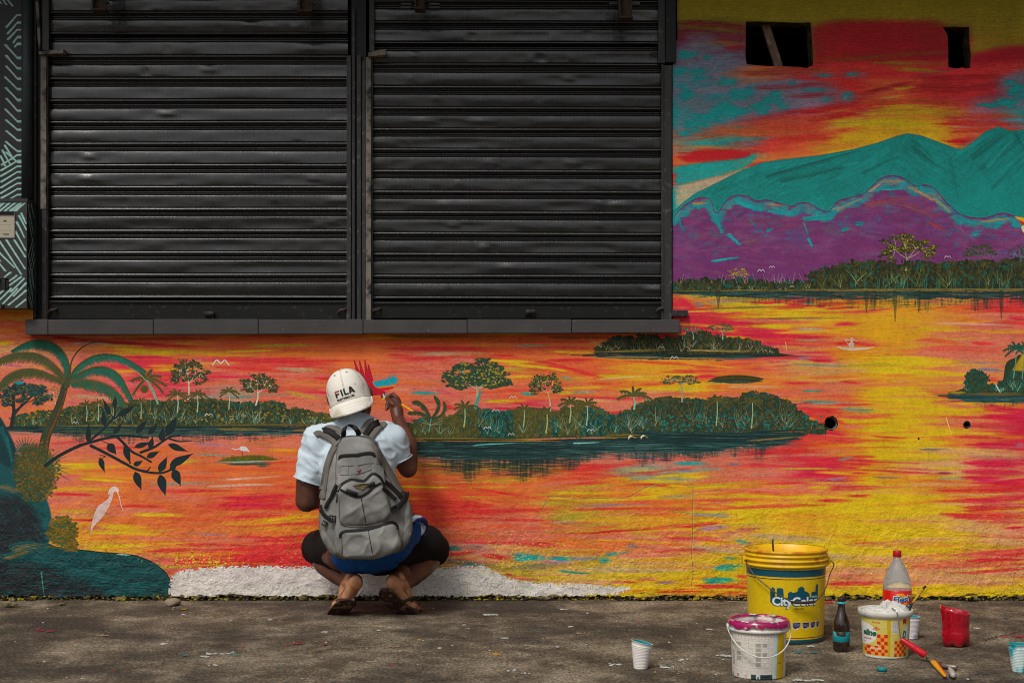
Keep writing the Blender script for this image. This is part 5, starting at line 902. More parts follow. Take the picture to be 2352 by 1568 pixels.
a = P(90, 30, -.01); V = [P(77, -60, -.012), P(84, -60, -.012), P(92, 80, -.012), P(92, 112, -.012), P(88, 112, -.012), P(86, 85, -.012)]; V += [v+Vector((0, .02, 0)) for v in V]
mk('gusset', V, [(0, 1, 2, 3, 4, 5), (11, 10, 9, 8, 7, 6)]+[(k, k+6, (k+1) % 6+6, (k+1) % 6) for k in range(6)], worn_steel, t)
# overhead brackets hanging from the canopy
def bracket(px, py, w, lab, extra=()):
    y = -.16; c = P(px, py, y); t = thing('awning_bracket', (c.x, y, 2.98), lab, 'bracket'); hw = w/2*(DIST+y)/F
    boxes('hanger_plate', [(c.x-hw, c.x+hw, y, y+.012, c.z, 2.98), (c.x-hw, c.x-hw+.008, y-.03, y+.012, c.z, 2.98)], rust_steel, t, bev=.002)
    boxes('foot_plate', [(c.x-hw*1.1, c.x+hw*1.1, y-.03, y+.05, c.z-.008, c.z-.0005)], rust_steel, t, bev=.002)
    for x0, x1, z0, z1 in extra: boxes('cross_arm', [(P(x0, 0, y).x, P(x1, 0, y).x, y+.02, y+.04, P(0, z1, y).z, P(0, z0, y).z)], SL, t)
bracket(229, 23, 30, 'rusty bracket hanging in the dark above the left end of the left shutter', [(212, 246, 2, 6)])
bracket(702, 26, 30, 'rusty bracket hanging above the left shutter beside the central post', [(680, 722, 2, 7)])
bracket(964, 20, 22, 'short bracket with two cross arms above the left part of the right shutter', [(920, 944, 5, 9), (986, 1010, 5, 9), (920, 944, 12, 17), (986, 1010, 12, 17)])
bracket(1436, 41, 32, 'longest rusty bracket hanging above the right part of the right shutter', [(1400, 1420, 2, 8), (1452, 1470, 3, 9)])
tag(tube('bent_rod', [P(1458, 30, -.05), P(1480, 37, -.03), P(1510, 46, -.005)], .004, worn_steel), 'thin bent rod sloping down from the longest bracket', 'rod')
# things in the wall openings
v0, v1 = P(1757, 52, .06), P(1791, 157, .03); w = Vector((.017, 0, .004))
V = [v0-w, v0+w, v1+w, v1-w]; V += [v+Vector((0, .03, 0)) for v in V]
tag(mk('wooden_batten', V, [(0, 1, 2, 3), (7, 6, 5, 4), (0, 4, 5, 1), (1, 5, 6, 2), (2, 6, 7, 3), (3, 7, 4, 0)], M('grey_wood', (110, 92, 80), .9, .4, 30, .5, 60, .003, .2, stretch=(1, 1, .2), dirt=((150, 120, 100), .4, 30))), 'weathered batten leaning across the large dark wall opening', 'batten')
tag(boxes('ceiling_beam', [(1.0, 2.2, .5, .58, 2.64, 2.72), (1.15, 1.3, .4, .5, 2.71, 2.73)], rust_steel), 'dim beam seen inside the large dark wall opening', 'beam')
pvc = M('grey_pvc', (120, 132, 126), .6, .2, 20, .2, 60, .001, dirt=((30, 60, 54), .6, 30))
for (px, py, r, lab) in ((1909, 972, .0285, 'grey drain pipe recessed in the larger round hole of the wall'), (2221, 975, .0150, 'grey drain pipe recessed in the smaller round hole of the wall')):
    c = P(px, py, .02); V, Fc = [], []; n = 24
    for k in range(n):
        a = 2*pi*k/n
        for rr_, yy in ((r, .022), (r, .108), (r-.003, .108), (r-.003, .022)): V.append((c.x+rr_*cos(a), yy, c.z+rr_*sin(a)))
    for k in range(n):
        for q in range(4): Fc.append((4*k+q, 4*k+(q+1) % 4, 4*((k+1) % n)+(q+1) % 4, 4*((k+1) % n)+q))
    tag(mk('drain_pipe', V, Fc, pvc, None, True), lab, 'pipe')
# ------------------------------------------------------------------ painted post, pipe and meter box at the left
tealw = (168, 214, 206)
def dashes(cv, lst, w=6):
    for x0, y0, x1, y1 in lst:
        for q in range(4): cv.line([(x0+cv.r.uniform(-2, 2), y0), ((x0+x1)/2+cv.r.uniform(-1, 1), (y0+y1)/2), (x1+cv.r.uniform(-2, 2), y1)], w*.75, w*.5, [(150, 208, 200), (14, 140, 142), (80, 180, 174), (186, 200, 190)][q], .8, .45)
        cv.line([(x0, y0), (x1, y1)], w*.4, w*.3, (190, 204, 192), .6, .5)
cv = Canvas(320, 2100, (26, 30, 32)); cv.frame(3.2, 192, 640)           # units of the photograph: x -60..40, y -200..455
L = []
for y0 in (-190, -150, -110, -70): L += [(-50+k*14, y0+k*5, -20+k*12, y0+40+k*3) for k in range(5)]
L += [(14, 34, 40, 4), (18, 50, 42, 20), (19, 64, 40, 40), (31, 72, 41, 55), (35, 82, 42, 72)]+[(-50, 40+k*18, -20, 10+k*18) for k in range(4)]
for k in range(11):
    y = 78+k*26.5; L.append((13+(k % 3), y, 44+min(k, 3)*.8, y+37-(k > 6)*8)); L.append((-44, y+8, -10, y+48))
L += [(6, 338, 24, 374), (12, 326, 31, 360), (2, 352, 12, 376)]
for k in range(9):
    y = 345+k*14; L.append((4-k*.5, y+28, 46, y)); L.append((-50, y+40, -8, y+12))
dashes(cv, L, 6)
pm = print_mat('painted_post', make_image('post_paint', cv.px), .5, .3, 90, .001, grime=.2)
yp = -.03; xa, xb = P(-60, 0, yp).x, P(49, 0, yp).x; z0, z1 = P(0, 456, yp).z, 2.98
def card(name, xa, xb, y, zb, zt, mat, parent, u=None, dp=.02):
    V = [(xa, y, zb), (xb, y, zb), (xb, y, zt), (xa, y, zt), (xa, y+dp, zb), (xb, y+dp, zb), (xb, y+dp, zt), (xa, y+dp, zt)]
    u0, u1, v0, v1 = u or (0, 1, 0, 1); UV = [(u0, v0), (u1, v0), (u1, v1), (u0, v1)]*2
    return mk(name, V, [(0, 1, 2, 3), (5, 4, 7, 6), (4, 0, 3, 7), (1, 5, 6, 2), (3, 2, 6, 7), (4, 5, 1, 0)], mat, parent, False, UV)
tag(card('painted_post', xa, xb, yp, z0, z1, pm, None, (0, 109/100., 0, 1), .05), 'dark post with rows of pale teal brush dashes above the meter box', 'post')
tag(lathe('service_pipe', [(.0, P(0, 459, 0).z), (.0235, P(0, 459, 0).z), (.0235, 2.98), (0, 2.98)], M('blue_grey_paint', (44, 52, 56), .55, .3, 6, .3, 60, .002), None, 20, (P(62, 0, -.025).x, -.027, 0)), 'vertical dark blue grey pipe between the dashed post and the left shutter', 'pipe')
t = thing('meter_box', P(0, 700, -.05), 'dark meter box with herringbone pale teal brush dashes at the left edge', 'meter box')
cv = Canvas(700, 1120, (46, 48, 48)); cv.frame(5, 500, -1900+20-20)       # x -100..40?; scaled below
cv.frame(4.4, 4.4*96, -4.4*456)
L = [(4+k*13-66, 470-0, 20+k*13-66, 460) for k in range(9)]+[(-60+k*12, 484, -34+k*12, 463) for k in range(9)]
L += [(47, 470, 32, 484), (40, 463, 26, 472)]
L += [(48, 490, 60, 513), (44, 496, 60, 527), (39, 510, 56, 545), (36, 532, 58, 575), (33, 551, 58, 590), (14, 551, 58, 617), (0, 555, 49, 630), (-8, 573, 32, 614), (-14, 590, 12, 622), (-30, 560, 0, 600), (-46, 560, -20, 600), (-40, 600, -10, 645)]
L += [(24, 626, 10, 636), (38, 633, 22, 645), (48, 636, 22, 655), (56, 640, 24, 670), (60, 650, 30, 680), (60, 667, 20, 700), (60, 688, 36, 705), (25, 663, -6, 694), (40, 663, -2, 706), (10, 665, -20, 690), (-10, 665, -50, 705), (-20, 640, -60, 680)]
dashes(cv, L, 5.5); fm = print_mat('box_front_paint', make_image('box_front_paint', cv.px), .5, .3, 80, .001, grime=.15)
cv2 = Canvas(120, 1120, (48, 47, 46)); cv2.frame(1, 0, 0)
L = [(20, 40, 40, 180), (60, 20, 110, 160), (40, 120, 100, 330), (28, 200, 90, 420), (90, 380, 30, 560), (100, 440, 50, 620), (110, 520, 60, 680), (112, 600, 80, 720), (20, 560, 100, 900), (24, 700, 90, 980), (30, 800, 100, 1060), (16, 900, 84, 1100), (20, 1000, 70, 1110), (70, 700, 112, 900)]
dashes(cv2, L, 14); sm2 = print_mat('box_side_paint', make_image('box_side_paint', cv2.px), .5, .3, 80, .001, grime=.2)
yb = -.112; bx0, bx1 = P(-96, 0, yb).x, P(62, 0, yb).x; bz1, bz0 = P(0, 458, yb).z, P(0, 708, yb).z
ux = lambda px: (px+96)*4.4/700; vz = lambda py: 1-(py-456)*4.4/1120
# front door panel with a window and a latch opening
wx = P(33, 0, yb).x; wz1, wz0 = P(0, 487, yb).z, P(0, 545, yb).z; lx = P(20, 0, yb).x; lz1, lz0 = P(0, 640, yb).z, P(0, 666, yb).z; wl0 = P(-60, 0, yb).x
rects = [(bx0, bx1, bz1-.012-.001, wz1), (bx0, wl0, wz1, wz0), (wx, bx1, wz1, wz0), (bx0, bx1, wz0, lz1), (lx, bx1, lz1, lz0), (bx0, P(-30, 0, yb).x, lz1, lz0), (bx0, bx1, lz0, bz0)]
V, Fc, UV = [], [], []
pxo = lambda x: x*F/(DIST+yb)+1176; pyo = lambda z: (EYE-z)*F/(DIST+yb)+HOR
for (x0, x1, zt, zb) in rects:
    s = len(V)
    for yy in (yb, yb+.004):
        for (x, z) in ((x0, zb), (x1, zb), (x1, zt), (x0, zt)): V.append((x, yy, z)); UV.append((ux(pxo(x)), vz(pyo(z))))
    Fc += [tuple(s+q for q in f) for f in ((0, 1, 2, 3), (4, 7, 6, 5), (0, 4, 5, 1), (2, 6, 7, 3), (1, 5, 6, 2), (0, 3, 7, 4))]
mk('door', V, Fc, fm, t, False, UV)
V = [(bx1, yb+.001, bz0), (bx1, -.002, bz0), (bx1, -.002, bz1-.004), (bx1, yb+.001, bz1), (bx1-.006, yb+.001, bz0), (bx1-.006, -.002, bz0), (bx1-.006, -.002, bz1-.004), (bx1-.006, yb+.001, bz1)]
mk('side_panel', V, [(0, 1, 2, 3), (7, 6, 5, 4), (0, 4, 5, 1), (3, 2, 6, 7), (0, 3, 7, 4), (1, 5, 6, 2)], sm2, t, False, [(0, 0), (1, 0), (1, 1), (0, 1)]*2)
box_grey = M('box_grey', (52, 51, 50), .5, .2, 20, .2)
boxes('body', [(bx0, bx1-.008, -.004, 0, bz0, bz1-.01), (bx0, bx1-.007, yb+.006, -.004, bz0+.0005, bz0+.006)], box_grey, t)
boxes('top_cover', [(bx0-.002, bx1+.003, yb-.004, 0, bz1-.012, bz1+.002)], print_mat('cover_paint', make_image('cover_paint', cv.px[10:60]), .5), t, bev=.001)
cw = Canvas(240, 220, (176, 170, 150)); cw.poly([(0, 0), (240, 0), (240, 26), (0, 26)], (40, 38, 36), .9, 5); cw.dab(36+60, 70, 9, 8, (170, 40, 40)); cw.dab(180, 74, 9, 8, (40, 70, 70)); cw.dab(36, 70, 8, 8, (150, 40, 40))
for y, x0, x1 in ((110, 20, 120), (130, 60, 130), (150, 30, 110), (190, 40, 200), (110, 150, 220), (84, 20, 210), (160, 150, 220)): cw.line([(x0, y), (x1, y)], 3, 3, (120, 112, 100), .6)
cw.poly([(170, 186), (205, 186), (205, 200), (170, 200)], (90, 86, 80), .8); cw.line([(205, 100), (205, 170)], 2, 2, (120, 110, 100), .5)
card('window', wl0+.001, wx-.001, yb+.012, wz0+.001, wz1-.001, print_mat('meter_window', make_image('meter_face', cw.px), .25, .05), t, None, .004)
boxes('window_frame', [(wl0, wx+.004, yb-.003, yb-.0004, wz0-.006, wz0-.0005), (wx+.0005, wx+.004, yb-.003, yb-.0004, wz0-.0003, wz1+.003)], M('frame_grey', (96, 94, 88), .5), t)
boxes('latch', [(P(-28, 0, yb).x, lx-.003, yb+.03, yb+.034, lz0, lz1), (P(4, 0, yb).x, P(13, 0, yb).x, yb-.004, yb+.02, lz0+.002, lz1-.004), (P(14, 0, yb).x, P(18, 0, yb).x, yb, yb+.02, lz0+.004, lz1-.008)], M('latch_black', (30, 30, 30), .35), t, bev=.001)
boxes('hinge', [(P(0, 0, yb).x, P(9, 0, yb).x, yb-.012, yb-.0005, P(0, 704, yb).z, P(0, 699, yb).z), (P(2, 0, yb).x, P(6, 0, yb).x, yb-.016, yb-.012, P(0, 707, yb).z, P(0, 697, yb).z)], rust_steel, t)
# ------------------------------------------------------------------ litter, stones and paint drops on the ground
def join_faces(name, items, mat):
    V, Fc = [], []
    for v, f in items:
        s = len(V); V += v; Fc += [tuple(i+s for i in q) for q in f]
    return mk(name, V, Fc, mat, None, True)
def chunk(c, r, seed, sq=(1, 1, .6)):
    bm = bmesh.new(); bmesh.ops.create_icosphere(bm, subdivisions=1 if r < .012 else 2, radius=1)
    v = []
    for q in bm.verts:
        k = 1+.45*noise.noise(q.co*1.3+Vector((seed, seed*.7, 2))); v.append((c[0]+q.co.x*r*k*sq[0], c[1]+q.co.y*r*k*sq[1], max(c[2]+q.co.z*r*k*sq[2], -.004)))
    f = [tuple(q.index for q in p.verts) for p in bm.faces]; bm.free(); return v, f
random.seed(5)
m_cr = M('crumbled_mortar', (92, 78, 56), .95, .6, 60, .8, 90, .004, .15, dirt=((150, 140, 90), .5, 60)); m_ms = M('yellow_crust', (150, 134, 30), .9, .5, 60, .6, 90, .004, .15, dirt=((60, 54, 30), .8, 50)); m_dk = M('dark_moss', (40, 38, 24), .95, .6, 60, .6, 90, .004, .1)
A, B_, C_ = [], [], []
for k in range(1500):
    x = random.uniform(-2.5, 2.5); r = random.uniform(.002, .0075)*(1 if random.random() < .93 else 1.8); y = -abs(random.gauss(0, .018))+.008
    it = chunk((x, y, random.uniform(-.002, .014) if y > -.012 else r*.3), r, k, (1.3, 1, .8)); (A, B_, C_)[random.choice((0, 0, 1, 2, 2))].append(it)
for k in range(500):
    p = gnd(random.uniform(-60, 2420), random.uniform(1383, 1600)); r = random.uniform(.0008, .0026); (A, A, C_)[random.randrange(3)].append(chunk((p.x, p.y, r*.3), r, k))
tag(join_faces('mortar_crumbs', A, m_cr), 'grey brown mortar crumbs lying along the foot of the wall', 'crumbs', kind='stuff')
tag(join_faces('yellow_crust', B_, m_ms), 'flakes of yellow paint crust along the foot of the wall', 'crust', kind='stuff')
tag(join_faces('moss', C_, m_dk), 'dark moss and soil specks along the foot of the wall', 'moss', kind='stuff')
def stone(px, py, r, lab, sq, mat): 
    g = gnd(px, py); v, f = chunk((g.x, g.y, r*.42), r, px*.01, sq); tag(mk('stone', v, f, mat, None, True), lab, 'stone')
stn = M('pale_stone', (140, 126, 108), .9, .3, 20, .5, 60, .004, dirt=((80, 70, 56), .5, 20))
stone(396, 1391, .034, 'pale rounded stone at the wall foot where the teal rock meets the white band', (1, .8, .62), stn)
stone(22, 1393, .024, 'flat brown stone lying at the wall foot in the bottom left corner', (1.4, .8, .3), m_cr)
stone(142, 1389, .012, 'small brown stone at the foot of the painted dark teal rock', (1.3, .9, .5), m_cr)
stone(424, 1401, .011, 'yellowish chip of stone on the ground below the white band', (1.5, .9, .4), m_ms)
stone(1250, 1378, .02, 'crumbled lump of mortar below the right end of the white band', (1.6, .7, .5), m_cr)
def drop(px, py, rx, ry, seed, h=.0016):
    g = gnd(px, py); n = 22; V, Fc = [], []; sx_ = rx*(g.y+DIST)/F; sy_ = ry*(g.y+DIST)**2/(F*EYE)
    for s, z in ((1, .0012), (.8, .0012+h), (.3, .0012+h*1.3)):
        for k in range(n):
            a = 2*pi*k/n; w = 1+.75*noise.noise(Vector((cos(a)*1.6+seed, sin(a)*1.6, seed)))+.3*noise.noise(Vector((cos(a)*5, sin(a)*5, seed)))
            V.append((g.x+cos(a)*sx_*s*w, g.y+sin(a)*sy_*s*w, z+.0015))
    for j in range(2):
        for k in range(n): Fc.append((j*n+k, j*n+(k+1) % n, (j+1)*n+(k+1) % n, (j+1)*n+k))
    Fc.append(tuple(2*n+k for k in range(n))); return V, Fc
DR = {'white': ((205, 205, 196), [(1130, 1412, 20, 2.4), (376, 1479, 7, 2), (500, 1502, 26, 2), (472, 1508, 12, 2), (529, 1499, 9, 2), (746, 1452, 7, 2), (1415, 1526, 18, 2.6), (1533, 1533, 16, 2.6), (1663, 1507, 17, 2.4), (1570, 1515, 9, 2), (1205, 1547, 12, 2.4), (1172, 1541, 12, 2), (1281, 1486, 9, 1.6), (1625, 1446, 12, 1.6), (1854, 1563, 34, 2.2), (1856, 1484, 12, 2), (2246, 1443, 13, 1.8), (489, 1529, 12, 1.6), (1210, 1483, 5, 1.2), (1562, 1518, 6, 1.6), (102, 1520, 5, 1.5), (2020, 1484, 5, 1.3), (2058, 1463, 4, 1), (1066, 1436, 4, 1), (870, 1448, 4, 1), (1010, 1489, 5, 1.2), (1310, 1440, 6, 1), (1160, 1466, 7, 1.2), (700, 1560, 8, 1.6), (1290, 1400, 5, .9), (420, 1412, 4, .9), (620, 1424, 5, 1)]),
      'tan': ((160, 136, 108), [(1251, 1466, 15, 2.2), (1120, 1500, 14, 2), (1340, 1455, 16, 2), (910, 1486, 14, 2), (860, 1520, 16, 2), (1842, 1440, 12, 1.6), (1960, 1448, 12, 1.6), (1300, 1524, 18, 2), (240, 1460, 16, 2)]),
      'magenta': ((176, 10, 70), [(102, 1448, 13, 2.4), (88, 1446, 6, 2), (115, 1450, 6, 1.6), (262, 1542, 3, 1)]),
      'red': ((178, 18, 26), [(682, 1479, 14, 1.8), (741, 1480, 11, 2.2), (660, 1482, 5, 1), (900, 1530, 5, 1), (560, 1484, 4, 1), (2330, 1462, 30, 1.6), (1902, 1383, 26, 2), (1930, 1385, 10, 2), (2045, 1384, 12, 2)]),
      'ochre': ((196, 150, 40), [(1138, 1502, 15, 2.4), (964, 1470, 5, 1.6), (1858, 1484, 4, 1), (420, 1400, 4, 1), (2060, 1455, 6, 1)]),
      'teal': ((10, 120, 124), [(1837, 1496, 16, 3.4), (427, 1505, 6, 1.6), (540, 1506, 12, 1.6), (640, 1533, 12, 1.2), (1872, 1499, 6, 1.4), (1240, 1446, 5, 1), (1663, 1503, 8, 1.2), (1130, 1409, 9, 1), (1533, 1530, 9, 1), (2310, 1418, 5, 1)])}
random.seed(9)
for nm, (c, l) in DR.items():
    l2 = []
    for (x, y, rx, ry) in l:
        if rx < 8: l2.append((x, y, rx, ry*.8)); continue
        for _ in range(int(rx/2.2)): f = random.uniform(-1, 1); l2.append((x+f*rx, y+random.gauss(0, ry*.45), rx*random.uniform(.10, .42)*(1.1-abs(f)*.6), ry*random.uniform(.25, .7)))
    l = l2
    l = l+[(random.uniform(0, 2352), random.uniform(1395, 1565), random.uniform(1, 2.6), random.uniform(.5, 1.0)) for _ in range({'white': 40, 'tan': 26}.get(nm, 5))]
    tag(join_faces('paint_drops', [drop(x, y, rx, ry, i*1.7+len(nm)) for i, (x, y, rx, ry) in enumerate(l)], M('dried_'+nm, tuple(v*.9 for v in c), .7, .3, 60, .3, 90, .001, dirt=((90, 80, 66), .55, 120))), 'dried %s paint drops spattered over the asphalt' % nm, 'paint drops', kind='stuff')
crk = [[gnd(*p) for p in l] for l in ([(2240, 1473), (2262, 1470), (2285, 1464), (2300, 1461), (2330, 1454), (2362, 1446)], [(1120, 1497-90), (1180, 1403), (1240, 1398)], [(640, 1505), (720, 1499), (800, 1490), (880, 1487)])]
V, Fc = [], []
for l in crk:
    l = sp3(l, 6); s = len(V)
    for i, p in enumerate(l):
        w = .0035*(sin(pi*i/(len(l)-1))+.2)*(1+noise.noise(p*60)); V += [(p.x, p.y-w, .0042), (p.x, p.y+w, .0042)]
    Fc += [(s+2*i, s+2*i+2, s+2*i+3, s+2*i+1) for i in range(len(l)-1)]
tag(mk('ground_crack_fill', V, Fc, m_dk), kind='structure')
# ------------------------------------------------------------------ big yellow bucket
def ctr(px, py_front, r): g = gnd(px, py_front); y = g.y+r; return Vector(((px-1176)*(DIST+y)/F, y, 0))
YEL = (212, 178, 6)
c = ctr(1805, 1479.5, .141); t = thing('paint_bucket', c, 'big yellow paint bucket with dark teal bands and skyline print behind the small white bucket', 'bucket')
cv = Canvas(1400, 760, YEL)                                            # -90..90 degrees, z 0 .. .285
def lx_(px, zc=.14): 
    R_ = .1445; d = DIST+c.y-R_*.9; s = ((px-1176)*d/F-c.x)/R_; return (math.degrees(math.asin(max(-.99, min(.99, s))))+90)/180*1400
def lz_(py): d = DIST+c.y-.140; z = EYE-(py-HOR)*d/F; return (1-z/.285)*760
navy = (8, 74, 92)
cv.poly([(0, lz_(1309)), (1400, lz_(1309)), (1400, lz_(1325)), (0, lz_(1325))], navy); cv.poly([(0, lz_(1329)), (1400, lz_(1329)), (1400, lz_(1331)), (0, lz_(1331))], (90, 30, 40))
cv.poly([(0, lz_(1464)), (1400, lz_(1464)), (1400, lz_(1466)), (0, lz_(1466))], (110, 40, 40)); cv.poly([(0, lz_(1469)), (1400, lz_(1469)), (1400, 753), (0, 753)], navy); cv.poly([(0, 753), (1400, 753), (1400, 762), (0, 762)], (190, 150, 10))
q = lambda zx, zy: (lx_((2880+zx/2.654)*.5742), lz_((2140+zy/2.654)*.5742))
cv.poly([q(*p) for p in ((540, 720), (540, 570), (555, 565), (562, 545), (568, 560), (585, 565), (588, 650), (603, 650), (603, 570), (612, 560), (650, 560), (668, 568), (672, 660), (712, 660), (715, 610), (740, 592), (765, 606), (800, 600), (818, 585), (820, 560), (845, 545), (870, 545), (888, 560), (890, 588), (930, 606), (948, 625), (952, 665), (968, 660), (968, 610), (1000, 600), (1016, 608), (1018, 548), (1035, 522), (1048, 530), (1050, 700), (800, 712), (700, 740))], navy)
for dx, dy, cc, bo in ((-5, 5, navy, .09), (0, 0, (225, 235, 235), .045)):
    x0, y0 = q(556, 742); x1, _ = q(1042, 742); T, w = text_tris('CityColor', bo, .0, .97); kx = (x1-x0)/w
    x0, y0 = x0+dx, y0+dy
    for tr_ in T: 
        for _ in (0, 1): cv.poly([(x0+p[0]*kx, y0-p[1]*84) for p in tr_], cc)
x0, y0 = q(972, 668); put_text(cv, 'TINTAS', x0, y0, 20, (190, 225, 225), .04, 0, 90)
x0, y0 = q(784, 785); x1, _ = q(1030, 785); put_text(cv, 'Qualidade ao seu alcance', x0, y0, 20, (90, 70, 20), .03, .3, x1-x0)
for zx0, zx1 in ((765, 850), (875, 948), (968, 1024), (1040, 1072)):
    a, b2 = q(zx0, 930), q(zx1, 995); cv.poly([(a[0]-4, a[1]-4), (b2[0]+4, a[1]-8), (b2[0]+4, b2[1]-18), (a[0]+40, b2[1]+10), (a[0]-4, b2[1]-14)], (214, 190, 190)); cv.poly([a, (b2[0], a[1]-3), (b2[0], b2[1]-22), (a[0]+26, b2[1]-2), (a[0], b2[1]-22)], (28, 32, 70))
    for k in range(3): cv.line([(a[0]+8, a[1]+14+k*11), (b2[0]-8, a[1]+12+k*11)], 4, 4, (150, 170, 190), .8)
a = q(1062, 862); put_text(cv, '18L', a[0], a[1], 22, (150, 110, 10), .02, 0, 22)
for k in range(70): cv.dab(cv.r.uniform(0, 1400), cv.r.uniform(0, 760), cv.r.uniform(1, 4), cv.r.uniform(1, 4), [(240, 235, 215), (120, 90, 20), (190, 80, 20)][cv.r.randint(3)], .6)
for k in range(40): x, y = cv.r.uniform(0, 1400), cv.r.uniform(60, 740); cv.line([(x, y), (x+cv.r.uniform(-20, 20), y+cv.r.uniform(-10, 30))], 1.6, 1, (150, 120, 20), .5)
bim = make_image('yellow_bucket_print', cv.px, 1.1)
bm_ = print_mat('yellow_print', bim, .38, .05, 60, .001, .15, .15); plain_y = M('yellow_plastic', (222, 176, 8), .4, .12, 12, .1, 60, .001, .45, dirt=((196, 84, 20), .12, 22))
def body_uv(o, cc, z1):                                                # front half of the print: angle -90..90
    ul = o.data.uv_layers[0].data
    for p in o.data.polygons:
        for li, vi in zip(p.loop_indices, p.vertices):
            v = o.data.vertices[vi].co; a = math.degrees(atan2(v.x, -v.y)); ul[li].uv = ((a+90)/180, v.z/z1)
o = lathe('body', [(0, .006), (.134, .006), (.137, 0), (.1405, .003), (.1405, .01), (.1495, .283)], bm_, t, 96, c); body_uv(o, c, .285)
lathe('collar', [(.1496, .2825), (.1585, .2825), (.160, .287), (.1585, .291), (.152, .293), (.152, .301), (.159, .302), (.160, .306), (.158, .309), (.152, .311), (.1525, .319), (.157, .320), (.158, .324), (.153, .327), (.152, .333), (.156, .334), (.1575, .338), (.156, .342), (.152, .343), (.1485, .341), (.148, .30), (.140, .012), (.0, .012)], plain_y, t, 96, c)
lathe('paint_rim_drips', [(.1562, .3345), (.1583, .3385), (.1565, .3432), (.151, .3445)], M('orange_paint', (206, 120, 16), .4, .4, 20, .3, 60, .001, dirt=((216, 176, 20), 1., 26)), t, 96, c)
lathe('paint', [(.146, .272), (.0, .272)], M('ochre_wet_paint', (214, 160, 20), .25, .3, 20, .2), t, 64, c)
for s in (-1, 1): boxes('ear', [(c.x+s*.160-.006, c.x+s*.160+.006, c.y-.022, c.y+.022, .283, .311)], plain_y, t, bev=.003)
wire = M('wire', (96, 84, 74), .45, .3, 30, .2, 60, .001, .5, .6)
zq = lambda zx, zy: ((2880+zx/2.654)*.5742, (2140+zy/2.654)*.5742)
def bail(pts, cc, R, z_of=None):
    out = []
    for zx, zy in pts:
        px, py = zx, zy; y = cc.y-.02
        for _ in range(6):
            X = (px-1176)*(DIST+y)/F-cc.x; y = cc.y-sqrt(max(0.0, (R*1.06)**2-X*X))
        out.append(P(px, py, y))
    return out
pts = bail([zq(*p) for p in ((262, 262), (300, 320), (360, 415), (440, 490), (540, 570), (640, 640), (715, 680), (758, 706))], c, .158)
hd = tube('handle', sp3(pts, 5), .0024, wire, t)
pts2 = bail([zq(*p) for p in ((1000, 706), (1050, 668), (1100, 600), (1140, 510), (1163, 420), (1155, 350), (1132, 300))], c, .160)
pts2[-1] = Vector((c.x+.166, c.y-.01, .297)); pts2[-2] = Vector((c.x+.176, c.y-.03, .283)); tube('handle', sp3(pts2, 5), .0024, wire, t)
pts3 = bail([zq(*p) for p in ((754, 704), (800, 712), (880, 714), (960, 710), (1004, 704))], c, .160); tube('grip', sp3(pts3, 5), .0052, M('brown_grip', (60, 36, 26), .5), t)
tag(tube('stirring_stick', [P(1774.5, 1238, c.y+.02), Vector((P(1776, 1262, c.y+.02))), Vector((c.x-.03, c.y+.03, .27)), Vector((c.x-.01, c.y+.05, .05))], .0035, M('twig', (50, 48, 24), .8)), 'thin dark stick poking up out of the big yellow bucket', 'stick')
# ------------------------------------------------------------------ small white bucket with magenta paint
c = ctr(1742.5, 1561, .086); t = thing('paint_bucket', c, 'small white bucket with a printed table and magenta paint over its lid rim', 'bucket')
cv = Canvas(1100, 640, (214, 210, 200)); R_ = .089
def q(zx, zy):
    px, py = zq(zx, zy); d = DIST+c.y-R_*.95; s = ((px-1176)*d/F-c.x)/R_; z = EYE-(py-HOR)*d/F
    return ((math.degrees(math.asin(max(-.985, min(.985, s))))+90)/180*1100, (1-z/.158)*640)
qp = lambda *l: [q(*p) for p in l]
cv.poly(qp((612, 1000), (700, 1000), (700, 1540), (604, 1545)), (206, 170, 10)); cv.poly(qp((585, 1000), (612, 1000), (606, 1560), (578, 1560)), (180, 214, 222)); cv.poly(qp((575, 1000), (588, 1000), (570, 1500), (560, 1500)), (200, 222, 226))
cv.poly(qp((120, 1040), (150, 1040), (160, 1400), (136, 1400)), (206, 200, 150))
cols = (152, 190, 246, 308, 374, 440, 507, 572); rows = (1050, 1090, 1140, 1190, 1240, 1290, 1345, 1400)
for x in cols: cv.line(qp((x, 1050), (x+4, 1400)), 2.5, 2.5, (120, 116, 60), .8)
for y in rows: cv.line(qp((150, y), (300, y+10), (440, y+12), (572, y+4)), 2.5, 2.5, (130, 126, 70), .8)
rnd = RS(4)
for i in range(7):
    for j in range(1, 7):
        x0, x1, y0, y1 = cols[i]+8, cols[i+1]-8, rows[j]+12, rows[j+1]-4
        if (i, j) in ((0, 2), (1, 2), (4, 2), (4, 3), (4, 4), (0, 4), (0, 6), (1, 5), (5, 2), (4, 6), (1, 4), (4, 5), (0, 5), (5, 4)): cv.poly(qp((x0, y0-6), (x1, y0-6), (x1, y1), (x0, y1)), (146, 142, 136), .8)
        else:
            for k in range(3): cv.line(qp((x0+4, y0+6+k*9), (x1-rnd.uniform(2, 16), y0+6+k*9)), 2, 2, (130, 126, 122), .7)
for i in range(7): cv.dab(*q((cols[i]+cols[i+1])/2, 1078), 7, 7, [(180, 30, 50), (170, 40, 60), (190, 40, 40)][i % 3], .8); cv.line(qp((cols[i]+12, 1118), (cols[i+1]-12, 1118)), 3, 3, (150, 146, 140), .8)
for y in (1432, 1440, 1450, 1458): cv.line(qp((140, y), (400, y+12), (500, y+8)), 1.6, 1.6, (140, 136, 130), .6)
